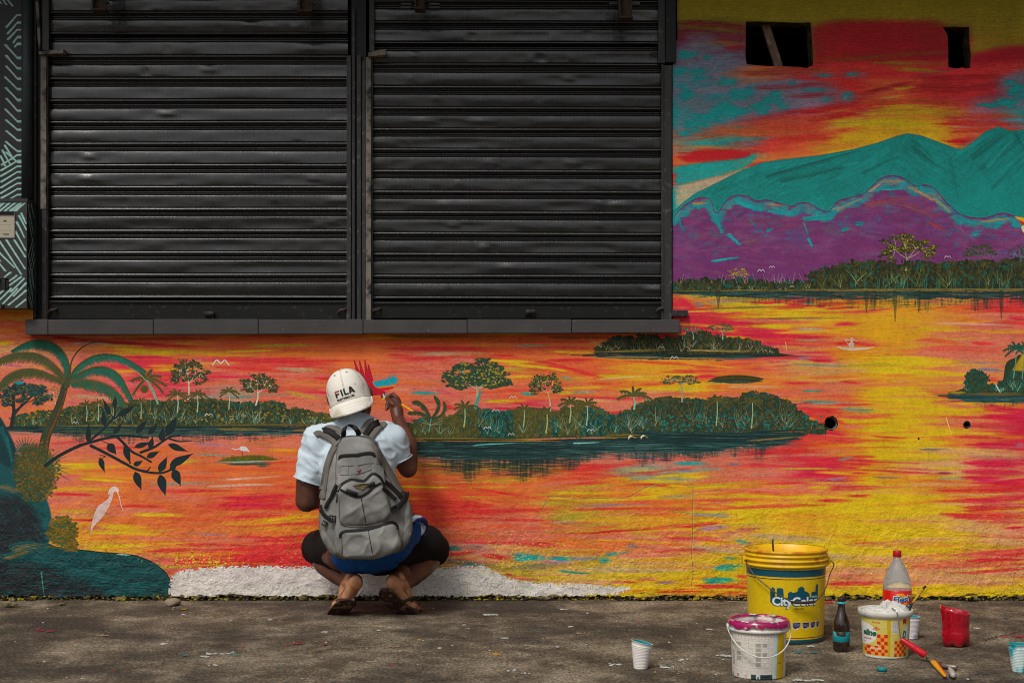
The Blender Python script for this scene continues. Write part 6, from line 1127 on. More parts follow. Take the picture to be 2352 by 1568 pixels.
cv.poly(qp((328, 1478), (560, 1480), (562, 1545), (330, 1542)), (50, 70, 76)); cv.poly(qp((380, 1480), (425, 1480), (425, 1544), (380, 1542)), (206, 206, 206)); cv.poly(qp((395, 1500), (412, 1500), (412, 1530), (395, 1530)), (40, 110, 120)); cv.poly(qp((440, 1495), (530, 1497), (530, 1510), (440, 1508)), (20, 36, 40))
for x, cc in ((152, (60, 60, 60)), (205, (170, 20, 60)), (278, (190, 150, 140))): cv.dab(*q(x, 1500), 20, 20, cc, .85); cv.dab(*q(x, 1500), 9, 9, (220, 214, 205), .8)
for k in range(5): cv.line(qp((620, 1190+k*40), (680, 1186+k*40)), 3, 3, (150, 120, 20), .6)
put_text(cv, '3,6 litros', q(622, 1370)[0], q(622, 1370)[1], 20, (80, 60, 10), .03, 0, 70)
for k in range(120): cv.dab(cv.r.uniform(0, 1100), cv.r.uniform(0, 640), cv.r.uniform(1, 5), cv.r.uniform(1, 4), [(190, 180, 150), (160, 150, 140), (200, 190, 90), (190, 90, 120)][cv.r.randint(4)], .5)
wp = print_mat('white_bucket_print', make_image('white_bucket_print', cv.px, 1.15), .4, .1, 60, .001, .1, .2)
o = lathe('body', [(0, .004), (.083, .004), (.0855, 0), (.0865, .004), (.0925, .158)], wp, t, 80, c); body_uv(o, c, .158)
whp = M('white_plastic', (208, 204, 194), .4, .1, 20, .15, 60, .001, .45, dirt=((150, 170, 170), .35, 18))
lathe('collar', [(.0926, .150), (.0985, .151), (.100, .156), (.0985, .160), (.0955, .162), (.0958, .170), (.1005, .171), (.101, .176), (.1, .181), (.097, .183), (.0955, .186), (.093, .187), (.091, .184), (.090, .15), (.083, .01), (0, .01)], whp, t, 80, c)
mag = M('magenta_paint', (160, 6, 84), .22, .2, 14, .3, 30, .002, .5, coat=.3, dirt=((206, 196, 196), .22, 34))
def rimfn(p, a, z):
    if z < .18: dz = .022*max(0, noise.noise(Vector((sin(a)*2.6, cos(a)*2.6, 4)))+.25)*(1 if cos(a) > -.2 else .5)+.006*noise.noise(Vector((sin(a)*9, cos(a)*9, 1))); p.z -= dz; 
    return p
lathe('rim_paint', [(.1016, .1765), (.1022, .181), (.099, .1855), (.0955, .189), (.092, .1885), (.089, .182)], mag, t, 96, c, fn=lambda p, a, z: rimfn(p, a, z+(.0 if z < .179 else .1)))
lathe('paint', [(.0905, .170), (.07, .1715), (.03, .170), (0, .171)], mag, t, 48, c, fn=lambda p, a, z: p+Vector((0, 0, .004*noise.noise(p*30))))
for s in (-1, 1): tube('ear', [Vector((c.x+s*.094, c.y, .163)), Vector((c.x+s*.1065, c.y, .163))], .009, whp, t, 12)
hp = [Vector((c.x+.1045*cos(a), c.y-.118*sin(a)*1.0, .163-.085*sin(a)**1.1+(.0))) for a in [pi*k/24 for k in range(25)]]
hp = [Vector((p.x, min(p.y, c.y-.001), p.z)) for p in hp]; tube('handle', hp, .0022, whp, t)
for k, (x, y, a) in enumerate(((400, 850, 0), (470, 940, .3), (390, 905, 1.))): pass
tag(join_faces('paint_skin', [chunk((c.x+dx, c.y+dy, .188), .008, k, (1.2, 1, .35)) for k, (dx, dy) in enumerate(((-.01, .092), (.0, .085), (.03, -.09), (.045, -.08), (-.05, -.082), (-.06, -.07), (.06, .06)))], whp), 'blobs of white paint skin on the magenta rim of the small bucket', 'paint skin', kind='stuff')
# ------------------------------------------------------------------ clear drink bottle with red cap
c = Vector(((2060.6-1176)*5.83/F, -1.0, 0)); c.x = (2060.6-1176)*(DIST-1.0)/F; t = thing('drink_bottle', c, 'empty clear plastic bottle with red cap and red label behind the margarine tub', 'bottle')
pet = bpy.data.materials.new('clear_pet'); pet.use_nodes = True; b = pet.node_tree.nodes['Principled BSDF']; b.inputs['Base Color'].default_value = (.93, .95, .94, 1); b.inputs['Transmission Weight'].default_value = .8; b.inputs['Roughness'].default_value = .12; b.inputs['IOR'].default_value = 1.2; b.inputs['Specular IOR Level'].default_value = .9
pf = [(.0, .012), (.02, .008), (.036, 0), (.047, .004), (.053, .018), (.0535, .06), (.053, .095), (.0532, .18), (.0535, .19), (.052, .205), (.047, .225), (.039, .247), (.029, .268), (.019, .287), (.0145, .298), (.0138, .303), (.0138, .312)]
lathe('body', pf, pet, t, 48, c)
cv = Canvas(900, 500, (196, 22, 14))
cv.poly([(360, 60), (480, 50), (560, 110), (640, 80), (730, 120), (720, 160), (600, 150), (500, 130), (400, 110)], (226, 140, 30), .9); cv.dab(450, 130, 34, 34, (120, 130, 20)); cv.poly([(420, 280), (540, 230), (620, 260), (560, 300), (430, 310)], (226, 150, 30), .9)
for dx, cc, bo in ((-4, (220, 230, 200), .10), (0, (20, 70, 130), .05)): put_text(cv, 'Flesh', 318+dx, 240+dx, 120, cc, bo, .25, 330, -.12)
cv.line([(80, 0), (80, 500)], 3, 3, (220, 200, 180)); cv.line([(820, 0), (820, 500)], 3, 3, (220, 200, 180)); put_text(cv, 'laranja', 360, 330, 36, (240, 220, 190), .03, .2, 200)
o = lathe('label', [(.0538, .085), (.0545, .086), (.0545, .179), (.0538, .180)], print_mat('bottle_label', make_image('bottle_label', cv.px, 1.15), .3, .02, coat=.3), t, 64, c)
for p in o.data.polygons:
    for li, vi in zip(p.loop_indices, p.vertices):
        v = o.data.vertices[vi].co; o.data.uv_layers[0].data[li].uv = ((math.degrees(atan2(v.x, -v.y))+110)/220, (v.z-.085)/.095)
lathe('cap', [(.0152, .303), (.0158, .304), (.0158, .325), (.0145, .327), (0, .327)], M('red_cap', (178, 10, 34), .4), t, 32, c, fn=lambda p, a, z: p*(1) if z > .326 else Vector((p.x*(1+.015*cos(a*40)), p.y*(1+.015*cos(a*40)), p.z)))
lathe('neck_ring', [(.014, .299), (.0165, .2995), (.0165, .3015), (.014, .302)], pet, t, 32, c)
# ------------------------------------------------------------------ small dark bottle
c = ctr(1932.6, 1498, .031); t = thing('drink_bottle', c, 'small dark brown bottle with black cap and teal label right of the yellow bucket', 'bottle')
brn = M('brown_glassy_plastic', (34, 16, 10), .16, .3, 8, .1, 40, .001, .6, coat=.7)
def petal(R0, z0, n=5, amp=.16):
    def f(p, a, z):
        if z < z0: k = (1-z/z0)*amp*(.5+.5*cos(a*n)); p = Vector((p.x*(1-k), p.y*(1-k), p.z+(.5-.5*cos(a*n))*0+.006*(.5+.5*cos(a*n))*(1-z/z0)))
        return p
    return f
lathe('body', [(0, .006), (.015, .002), (.024, 0), (.029, .006), (.0305, .02), (.0305, .033), (.0298, .036), (.0298, .074), (.031, .078), (.0315, .09), (.030, .105), (.025, .122), (.0185, .138), (.0145, .150), (.013, .165), (.0128, .178)], brn, t, 48, c, fn=petal(.03, .03))
cv = Canvas(500, 160, (10, 132, 142)); cv.poly([(0, 0), (180, 0), (180, 66), (300, 70), (300, 0), (330, 0), (330, 10), (180, 10)], (36, 22, 16)); cv.poly([(60, 0), (110, 0), (130, 60), (240, 74), (290, 60), (290, 0)], (40, 22, 14)); cv.poly([(180, 10), (270, 14), (270, 44), (190, 40)], (30, 60, 60), .8); cv.line([(60, 0), (70, 40), (110, 70)], 8, 8, (206, 190, 120)); cv.line([(0, 120), (500, 120)], 5, 5, (60, 160, 170), .6)
o = lathe('label', [(.0300, .0365), (.0305, .037), (.0305, .0735), (.0300, .074)], print_mat('small_label', make_image('small_label', cv.px, 1.1), .4), t, 48, c)
for p in o.data.polygons:
    for li, vi in zip(p.loop_indices, p.vertices):
        v = o.data.vertices[vi].co; o.data.uv_layers[0].data[li].uv = ((math.degrees(atan2(v.x, -v.y))+90)/180, (v.z-.0365)/.0375)
lathe('neck_band', [(.0132, .171), (.0165, .172), (.0165, .178), (.0135, .179)], M('teal_ring', (60, 170, 180), .4), t, 32, c)
lathe('cap', [(.0135, .179), (.0142, .180), (.0142, .192), (.0128, .1945), (0, .1945)], rubber, t, 32, c)
# ------------------------------------------------------------------ margarine tub
c = ctr(2034, 1513, .0775); t = thing('margarine_tub', c, 'yellow and red checked margarine tub with white rim full of paint foam', 'tub')
cv = Canvas(1100, 620, (206, 190, 96)); R_ = .084
def q(zx, zy):
    px, py = (3380+zx/2.746)*.5742, (2160+zy/2.746)*.5742; d = DIST+c.y-R_*.95; s = ((px-1176)*d/F-c.x)/R_; z = EYE-(py-HOR)*d/F
    return ((math.degrees(math.asin(max(-.985, min(.985, s))))+90)/180*1100, (1-z/.148)*620)
for k in range(-12, 34):
    cv.line([(k*50, 0), (k*50+620, 620)], 2, 2, (222, 212, 140), .5); cv.line([(k*50, 620), (k*50+620, 0)], 2, 2, (222, 212, 140), .5)
cv.poly(qp((150, 810), (470, 830), (470, 870), (150, 880)), (196, 176, 40), .6); cv.poly(qp((460, 810), (498, 810), (498, 1300), (468, 1300)), (196, 166, 24))
for (x0, x1, y0, y1) in ((355, 468, 1035, 1270), (195, 468, 1165, 1270), (545, 700, 1105, 1280)):
    nx_, ny_ = max(1, round((x1-x0)/33)), max(1, round((y1-y0)/38))
    for i in range(nx_):
        for j in range(ny_):
            a, b2 = x0+(x1-x0)*i/nx_, x0+(x1-x0)*(i+1)/nx_; u, v = y0+(y1-y0)*j/ny_, y0+(y1-y0)*(j+1)/ny_
            cv.poly(qp((a, u), (b2, u), (b2, v), (a, v)), ((208, 40, 14), (228, 160, 60))[(i+j) % 2])
cv.dab(*q(250, 1040), abs(q(395, 1040)[0]-q(250, 1040)[0])*.82, 165, (222, 222, 214), 1, 0, .03)
x0, y0 = q(186, 1050); x1, _ = q(352, 1050)
for dx, cc, bo in ((3, (20, 60, 40), .07), (0, (30, 100, 70), .05)): put_text(cv, 'eline', x0+dx, y0+dx, 88, cc, bo, .25, x1-x0, .03)
x1, _ = q(305, 1095); put_text(cv, 'cremosa', q(186, 1100)[0], q(186, 1100)[1], 30, (196, 60, 30), .04, .2, x1-q(186, 1100)[0]); put_text(cv, 'com sal', q(215, 1132)[0], q(215, 1132)[1], 20, (196, 60, 30), .04, 0, 70)
put_text(cv, 'Sadia', q(312, 915)[0], q(312, 915)[1], 30, (200, 90, 40), .03, .1, q(390, 915)[0]-q(312, 915)[0]); put_text(cv, '3 kg', q(345, 1160)[0], q(345, 1160)[1], 22, (226, 200, 160), .05, 0, 50); put_text(cv, 'MARGARINA', q(292, 1205)[0], q(292, 1205)[1], 30, (226, 210, 190), .05, 0, q(400, 1205)[0]-q(292, 1205)[0])
for k in range(6):
    a = -2.9+k*.5; x, y = q(352, 995); cv.poly([(x, y), (x+cos(a-.14)*56, y+sin(a-.14)*56), (x+cos(a+.14)*56, y+sin(a+.14)*56)], (196, 24, 30))
cv.poly(qp((508, 898), (592, 898), (592, 1020), (512, 1020)), (214, 206, 196)); 
for k in range(14): x = q(518, 0)[0]+k*9; cv.line([(x, q(518, 905)[1]), (x, q(518, 960)[1])], 2+(k*7 % 4), 2, (90, 84, 84), .8)
for k in range(4): cv.line(qp((518, 968+k*13), (586, 968+k*13)), 6, 6, (120, 110, 110), .8)
cv.poly(qp((640, 860), (684, 856), (684, 930), (662, 912), (640, 935)), (190, 20, 20)); x, y = q(700, 1050); cv.dab(x-10, y-20, 70, 130, (196, 214, 216)); put_text(cv, 'D', q(640, 1080)[0], q(640, 1080)[1], 110, (30, 100, 70), .08, .2, 80)
cv.poly(qp((150, 1275), (720, 1290), (720, 1320), (150, 1320)), (206, 220, 220))
tm = print_mat('tub_print', make_image('tub_print', cv.px, 1.12), .4, .05, 60, .001, .12, .2)
o = lathe('body', [(0, .003), (.074, .003), (.077, 0), (.078, .004), (.0865, .148)], tm, t, 80, c); body_uv(o, c, .148)
lathe('rim', [(.087, .140), (.0945, .148), (.0965, .153), (.0965, .163), (.0945, .166), (.090, .166), (.0885, .162), (.087, .14), (.0, .14)], whp, t, 80, c)
bm = bmesh.new(); bmesh.ops.create_uvsphere(bm, u_segments=96, v_segments=48, radius=1); V = []
for v in bm.verts:
    k = v.co; n1 = noise.noise(k*4)*.22+noise.noise(k*11)*.14+noise.noise(k*28)*.09; r = .086*(1+n1*.25); V.append((c.x+k.x*r, c.y+k.y*r, .150+max(-.01, k.z)*(.028+.045*max(0, n1)+(.012 if k.x > 0 else -.008))+noise.noise(k*30)*.003))
Fc = [tuple(v.index for v in f.verts) for f in bm.faces]; bm.free()
tag(mk('paint_foam', V, Fc, M('white_foam', (206, 204, 196), .8, .25, 30, .8, 90, .006, .3, dirt=((50, 110, 116), .25, 16)), None, True), 'fluffy white paint soaked foam heaped in the margarine tub', 'foam')
def dwob(name, pts, r, mat, parent=None, **k): return tube(name, sp3(pts, 5), r, mat, parent, **k)
z2 = lambda zx, zy, y: P((3380+zx/2.746)*.5742, (2160+zy/2.746)*.5742, y)
# roller hooked over the tub
a, b_ = z2(618, 1085, c.y-.098), z2(884, 1262, c.y-.125); t = thing('paint_roller', (a+b_)/2, 'paint roller with red handle hooked over the rim of the margarine tub', 'paint roller')
redp = M('red_plastic', (196, 8, 30), .28, .15, 20, .1, 60, .001, .5, coat=.4, dirt=((110, 10, 30), .2, 40)); dv = (b_-a)
tube('handle', [a-dv*.02, a, a+dv*.05, a+dv*.12, a+dv*.3, a+dv*.6, a+dv*.85, a+dv*.97, b_, b_+dv*.012], .011, redp, t, 20, [.003, .0075, .0085, .0095, .0112, .0122, .0125, .0122, .0112, .004])
tube('hang_hole', [b_-Vector((.0, .0105, .001)), b_-Vector((0, .0128, .001))], .0032, M('hole_shade', (90, 80, 50), .8), t, 12)
dwob('wire_frame', [a, z2(602, 1040, c.y-.100), z2(590, 930, c.y-.101), z2(580, 830, c.y-.103), z2(570, 785, c.y-.102), z2(545, 762, c.y-.09), z2(512, 745, c.y-.06), z2(500, 752, c.y-.02)], .0024, M('chrome_wire', (190, 196, 196), .25, .1, 20, 0, metal=.8), t)
a, b_ = z2(738, 688, c.y+.02), z2(882, 505, c.y+.05); t = thing('paint_brush', a, 'yellow handled brush with dark tip standing in the foam of the margarine tub', 'paintbrush')
tube('handle', [a, a+(b_-a)*.4, a+(b_-a)*.8, b_], .004, M('yellow_wood', (190, 150, 20), .45, .2, 30, dirt=((60, 50, 20), .4, 60)), t, 10, [.0035, .0045, .0038, .003]); tube('tip', [a+(b_-a)*.82, b_, b_+(b_-a)*.03], .0045, rubber, t, 10, [.004, .0042, .002])
p0 = z2(690, 740, c.y-.01); tube('ferrule', [p0, p0+(a-p0)*.5, a], .009, M('dull_ferrule', (70, 74, 76), .4, .3, 40, metal=.7), t, 10, [.010, .008, .004])
# ------------------------------------------------------------------ cups
cupm = M('white_cup_plastic', (218, 214, 208), .35, .05, 20, .05, 60, .001, .4)
def cup(px, pyb, rt, rb, h, label, mat, inside, shear=(0, 0), tilt=0., stain=None):
    c = ctr(px, pyb, rb); t = thing('plastic_cup', c, label, 'cup', 'disposable plastic cups on the ground'); prof = [(0, .002), (rb*.92, .002), (rb, 0), (rb*1.02, .003)]
    n = 15
    for k in range(n): f = (k+1)/n; r = rb+(rt-rb)*f; z = h*.86*f; prof += [(r-.0003, z-.0018), (r+.0005, z-.0006), (r-.0002, z)]
    prof += [(rt*.985, h*.9), (rt*1.0, h*.985), (rt*1.03, h*.99), (rt*1.03, h), (rt*.985, h*.998)]
    fn = lambda p, a, z: Vector((p.x+shear[0]*z/h, p.y+shear[1]*z/h, p.z+tilt*p.x/rt*(z/h)**2))
    lathe('body', prof, mat, t, 48, c, fn=fn); lathe('inside_paint', [(rt*.97, h*.985), (rt*.94, h*.85), (rb*.95+(rt-rb)*.3, h*.32), (0, h*.3)], inside, t, 40, c, fn=fn); return t
tealp = M('teal_wet_paint', (20, 150, 156), .3, .3, 30, .2, 40, .001, dirt=((210, 226, 224), .35, 30))
cup(1471, 1537.5, .0355, .0225, .091, 'lone white plastic cup with a slanted teal rim standing left of the buckets', cupm, tealp, (.006, 0), -.0085)
c2 = cup(2093, 1468, .033, .0225, .085, 'white plastic cup half hidden behind the margarine tub', M('stained_cup', (206, 202, 206), .4, .1, 20, .05, dirt=((120, 120, 160), .3, 26)), tealp, (.001, 0), 0)
cup(2343, 1545, .0365, .0250, .094, 'white plastic cup smeared with teal paint at the right edge', M('teal_stained_cup', (196, 214, 212), .4, .1, 20, .05, 60, .001, dirt=((20, 150, 160), .9, 22)), tealp, (-.002, 0), 0)
# ------------------------------------------------------------------ cut bottle base full of red paint
c = ctr(2194, 1489, .052); t = thing('cut_bottle', c, 'bottom half of a plastic bottle full of glossy red paint at the right', 'paint pot')
def cutf(p, a, z):
    p = petal(.05, .045, 5, .22)(p, a+.55, z)
    if z > .105: p.z = z+(z-.105)/.03*(-.012*sin(a)*1.0+.004*noise.noise(Vector((sin(a)*3, cos(a)*3, 1)))+.006*max(0, -sin(a))**3)
    return p
redg = M('red_paint_plastic', (168, 0, 30), .1, .15, 5, .25, 16, .004, .6, coat=.8)
lathe('body', [(0, .012), (.02, .006), (.036, 0), (.047, .006), (.0525, .022), (.0535, .04), (.0515, .055), (.0495, .068), (.051, .082), (.053, .1), (.0535, .125), (.0545, .135), (.0505, .134), (.049, .09), (0, .085)], redg, t, 80, c, fn=cutf)
# ------------------------------------------------------------------ bottle cap, brushes on the ground
g = gnd(2025.5, 1541); t = thing('bottle_cap', g, 'small teal bottle cap on the asphalt in front of the margarine tub', 'bottle cap')
lathe('cap', [(.0, .012), (.0150, .012), (.0165, .0105), (.0170, .0), (.0150, 0), (.0146, .0095), (0, .0095)][::-1], M('teal_cap', (10, 128, 132), .4, .15, 30), t, 40, (g.x, g.y, .002), fn=lambda p, a, z: Vector((p.x*(1+.012*cos(a*36)), p.y*(1+.012*cos(a*36)), p.z)))
a, b_, m0 = gnd(2143, 1524), gnd(2171, 1559), gnd(2134, 1514.5); t = thing('paint_brush', (a+b_)/2, 'flat brush with a bright yellow handle lying on the asphalt', 'paintbrush')
for v in (a, b_, m0): v.z = .010
d = (b_-a).normalized(); w = Vector((-d.y, d.x, 0))
def slab(name, stations, mat, t, taper=True):                         # stations: centre, half width, half height
    V, Fc = [], []; n = 12
    for (p, hw, hh) in stations:
        for k in range(n): q_ = 2*pi*k/n; V.append(p+w*cos(q_)*hw+Vector((0, 0, 1))*sin(q_)*hh)
    for i in range(len(stations)-1):
        for k in range(n): Fc.append((i*n+k, i*n+(k+1) % n, (i+1)*n+(k+1) % n, (i+1)*n+k))
    Fc += [tuple(range(n)), tuple((len(stations)-1)*n+k for k in range(n))]; return mk(name, V, Fc, mat, t, True)
L_ = (b_-a).length
slab('handle', [(a, .011, .005), (a+d*L_*.1, .0125, .0065), (a+d*L_*.35, .0115, .0065), (a+d*L_*.7, .008, .006), (a+d*L_*.95, .006, .005), (b_, .003, .003)], M('bright_yellow_handle', (226, 156, 4), .3, .1, 20, .05, coat=.3), t)
slab('handle_edge', [(a+d*L_*.05+w*.0085, .0045, .0062), (a+d*L_*.6+w*.006, .0035, .0062), (a+d*L_*.98+w*.003, .0025, .005)], M('orange_edge', (196, 60, 10), .4), t)
slab('ferrule', [(a-d*.03, .0145, .006), (a-d*.012, .0135, .0065), (a+d*.004, .0115, .006)], M('dirty_ferrule', (120, 114, 96), .45, .4, 60, metal=.4, dirt=((60, 60, 40), .6, 60)), t)
slab('bristles', [(a-d*.062, .017, .003), (a-d*.045, .0165, .005), (a-d*.028, .0145, .006)], M('bristles', (96, 92, 56), .9, .5, 60, .8, 200, .003, .1), t)
t = thing('paint_brush', gnd(2182, 1540), 'stubby wide brush with a steel ferrule and short pale handle beside the yellow brush', 'paintbrush')
p0, p1 = gnd(2162, 1535.5), gnd(2199, 1540); p0.z = p1.z = .012; d = (p1-p0).normalized(); w = Vector((0, 0, 1)).cross(d).normalized()
V = []; stf = M('worn_ferrule', (140, 126, 120), .4, .4, 50, .3, metal=.5, dirt=((60, 40, 36), .6, 50)); 
tube('ferrule', [p0, p0+d*.003, p1-d*.003, p1], .008, stf, t, 12, [.005, .0085, .0085, .005])
br = M('brown_bristles', (92, 60, 40), .95, .5, 80, .9, 260, .004, .1); V, Fc = [], []
for k in range(90):
    f = random.random(); s0 = p0+(p1-p0)*f+Vector((0, .004, random.uniform(-.004, .006))); e0 = s0+Vector((random.uniform(-.004, .004), .016+random.uniform(-.004, .006), random.uniform(.0, .006))); s = len(V); V += [s0-d*.0009, s0+d*.0009, e0]; Fc.append((s, s+1, s+2))
mk('bristles', V, Fc, br, t)
a, b_ = gnd(2181, 1541), gnd(2190, 1559); a.z = b_.z = .011; tube('handle', sp3([a, a+(b_-a)*.35, a+(b_-a)*.7, b_], 4), .008, M('pale_handle', (170, 168, 160), .35, .3, 50, dirt=((90, 30, 30), .4, 50)), t, 14, [.006, .0062, .0068, .0085, .0098, .0105, .0112, .011, .0105, .010, .0102, .009, .006][:13])
# ------------------------------------------------------------------ the painter
def unit_ball():
    bm = bmesh.new(); bmesh.ops.create_uvsphere(bm, u_segments=24, v_segments=14, radius=1); v = [q.co.copy() for q in bm.verts]; f = [tuple(q.index for q in p.verts) for p in bm.faces]; bm.free(); return v, f
UNIT = [unit_ball()]
def blob_mesh(parts, voxel, smooth=6, fn=None, name='tmp'):
    """parts: ('c', p1, r1, p2, r2) tapered capsule, ('e', centre, radii, euler) ellipsoid -> one continuous voxel-fused surface (verts, faces)"""
    VV, FF = [], []
    def add(v, f, m): k = len(VV); VV.extend([m @ q for q in v]); FF.extend([tuple(i+k for i in p) for p in f])
    def ball(m): add(*UNIT[0], m)
    for q in parts:
        if q[0] == 'e': ball(Matrix.Translation(q[1]) @ (Matrix.Rotation(q[3][2], 4, 'Z') @ Matrix.Rotation(q[3][1], 4, 'Y') @ Matrix.Rotation(q[3][0], 4, 'X')) @ Matrix.Diagonal((*q[2], 1)))
        else:
            _, a, ra, b, rb = q[:5]; d = b-a; m = Matrix.Translation(a) @ d.to_track_quat('Z', 'Y').to_matrix().to_4x4(); v = []
            for z, r in ((0, ra), (d.length, rb)): v += [Vector((cos(2*pi*k/24)*r, sin(2*pi*k/24)*r, z)) for k in range(24)]
            add(v, [(k, (k+1) % 24, 24+(k+1) % 24, 24+k) for k in range(24)]+[tuple(range(23, -1, -1)), tuple(range(24, 48))], m)
            ball(Matrix.Translation(a) @ Matrix.Scale(ra, 4))
            if not (len(q) > 5 and q[5] == 'flat'): ball(Matrix.Translation(b) @ Matrix.Scale(rb, 4))
    me = bpy.data.meshes.new(name); me.from_pydata(VV, [], FF); o = bpy.data.objects.new(name, me); COL.objects.link(o)
    md = o.modifiers.new('r', 'REMESH'); md.mode = 'VOXEL'; md.voxel_size = voxel
    s = o.modifiers.new('s', 'SMOOTH'); s.factor = .5; s.iterations = smooth
    dg = bpy.context.evaluated_depsgraph_get(); e = o.evaluated_get(dg); m2 = e.to_mesh()
    V = [v.co.copy() for v in m2.vertices]; Nn = [v.normal.copy() for v in m2.vertices]; Fc = [tuple(p.vertices) for p in m2.polygons]
    e.to_mesh_clear(); bpy.data.objects.remove(o); bpy.data.meshes.remove(me)
    if fn: V = [v+n*fn(v, n) for v, n in zip(V, Nn)]
    return V, Fc
skin = bpy.data.materials.new('dark_brown_skin'); skin.use_nodes = True; N, K = skin.node_tree.nodes, skin.node_tree.links; b = N['Principled BSDF']; tc = N.new('ShaderNodeTexCoord')
at = N.new('ShaderNodeVertexColor'); at.layer_name = 'sole'
dk_ = ramp(nzn(14, 5), [(.35, lin((74, 44, 34))), (.65, lin((98, 60, 46)))]); lt_ = ramp(nzn(22, 5), [(.35, lin((168, 112, 78))), (.65, lin((200, 146, 108)))])
K.new(mixc(at.outputs[0], dk_, lt_), b.inputs['Base Color']); b.inputs['Roughness'].default_value = .46; b.inputs['Specular IOR Level'].default_value = .4; b.inputs['Subsurface Weight'].default_value = .05; b.inputs['Subsurface Radius'].default_value = (.01, .004, .002)
bp = N.new('ShaderNodeBump'); bp.inputs['Strength'].default_value = .25; bp.inputs['Distance'].default_value = .0012; K.new(nzn(160, 4), bp.inputs['Height']); K.new(bp.outputs[0], b.inputs['Normal'])
root = thing('person', Vector((P(840, 1400, -.44).x, -.44, 0)), 'person squatting with back turned in backwards white cap and pale t-shirt, painting the wall', 'person')
neck0, neck1 = P(815, 985, -.40), P(812, 940, -.37)
shL, elL, wrL = P(730, 1014, -.40), P(704, 1150, -.40), P(762, 1146, -.20)
shR, elR, wrR = P(902, 1010, -.38), P(937, 1074, -.35), P(914, 962, -.165)
B = [('c', neck0, .062, neck1, .058), ('e', P(803, 905, -.365), (.074, .088, .104), (0, radians(-14), 0)), ('e', P(822, 935, -.335), (.058, .06, .062), (0, 0, 0)), ('e', P(820, 928, -.27), (.014, .018, .014), (0, 0, 0)),
     ('e', P(757, 918, -.36), (.012, .018, .028), (0, radians(-14), 0)), ('e', P(851, 900, -.35), (.010, .018, .026), (0, radians(-14), 0)),
     ('c', P(765, 1012, -.39), .058, P(878, 1008, -.38), .056), ('e', P(822, 1080, -.41), (.12, .08, .16), (0, 0, 0)), ('e', P(845, 1200, -.44), (.14, .10, .17), (0, 0, 0)),
     ('c', shL+Vector((.012, 0, -.01)), .044, P(708, 1110, -.40), .052), ('c', P(708, 1110, -.40), .052, elL, .047), ('c', elL, .046, P(728, 1142, -.32), .046), ('c', P(728, 1142, -.32), .046, wrL, .029),
     ('c', shR+Vector((-.008, 0, -.01)), .044, P(922, 1045, -.36), .050), ('c', P(922, 1045, -.36), .050, elR, .042), ('c', elR, .041, P(938, 1026, -.29), .040), ('c', P(938, 1026, -.29), .040, wrR, .0265)]
# painting hand: palm, four unequal curled fingers and a thumb closing on the brush
def finger(pts, r0, r1):
    return [('c', pts[i], r0+(r1-r0)*i/(len(pts)-1), pts[i+1], r0+(r1-r0)*(i+1)/(len(pts)-1)) for i in range(len(pts)-1)]
B += [('c', wrR, .026, P(911, 942, -.14), .030), ('e', P(908, 930, -.125), (.031, .022, .036), (0, radians(-14), 0))]
B += finger([P(913, 914, -.105), P(903, 905.5, -.085), P(894, 908, -.075), P(888, 914, -.07)], .0105, .0078)
B += finger([P(916, 920, -.098), P(904, 913, -.072), P(894, 916, -.068), P(889, 922, -.075)], .0108, .008)
B += finger([P(914, 928, -.096), P(900, 923, -.075), P(891, 926, -.078), P(888, 932, -.09)], .0104, .0078)
B += finger([P(911, 936, -.1), P(898, 932, -.085), P(890, 935, -.09), P(888, 940, -.1)], .0094, .007)
B += finger([P(914, 938, -.15), P(902, 928, -.158), P(894, 919, -.14), P(889, 914.5, -.11)], .0125, .0085)
# other hand, relaxed in front of the body
B += [('e', P(776, 1144, -.165), (.036, .034, .018), (0, 0, 0))]
for k in range(4):
    p = P(790, 1140+k*4, -.145-.003*k); B += finger([p, p+Vector((.026, .016, .0)), p+Vector((.036, .034-.002*k, -.012)), p+Vector((.032, .042, -.026))], .0095, .0075)
B += finger([P(772, 1136, -.15), P(782, 1128, -.13), P(793, 1126, -.12)], .011, .0085)
# legs
for s in (0, 1):
    hip, kn, ca, an, he, ba, to = ((P(790, 1270, -.45), P(729, 1262, -.17), P(752, 1292, -.285), P(797, 1336, -.455), P(817, 1336, -.53), P(788, 1388, -.455), P(778, 1399, -.395)),
                                   (P(880, 1270, -.45), P(999, 1266, -.17), P(968, 1297, -.285), P(927, 1340, -.455), P(903, 1336, -.53), P(932, 1390, -.455), P(949, 1403, -.40)))[s]
    B += [('c', hip, .078, kn, .055), ('e', kn, (.058, .058, .058), (0, 0, 0)), ('c', kn, .056, ca, .058), ('c', ca, .058, ca+(an-ca)*.55, .047), ('c', ca+(an-ca)*.55, .047, an, .0325), ('c', an, .034, he, .031), ('c', an+Vector((0, 0, .05)), .028, he, .027), ('e', he, (.031, .033, .036), (0, 0, 0))]
    B += [('c', he, .030, he+(ba-he)*.45, .0275), ('c', he+(ba-he)*.45, .0275, ba, .034), ('c', an, .030, ba, .028)]
    w_ = Vector((.024, .0, .0)); sgn = -1 if s == 0 else 1
    B += [('c', ba+w_, .026, ba-w_, .026)]
    for k in range(5):
        f = (k-2)/2.; base_ = ba+w_*f*1.1; tip = Vector((to.x+f*.034, to.y-.012*abs(f)+(.008 if k == (0 if sgn > 0 else 4) else 0), .014)); big_ = (k == (0 if s == 1 else 4))
        B += [('c', base_, .015, tip, .0125 if big_ else .0095)]
V, Fc = blob_mesh(B, .0045, 4, lambda v, n: .0008*noise.noise(v*40))
body = mk('body', V, Fc, skin, root, True)
soles = [(P(817, 1336, -.53), P(788, 1388, -.455)), (P(903, 1336, -.53), P(932, 1390, -.455))]
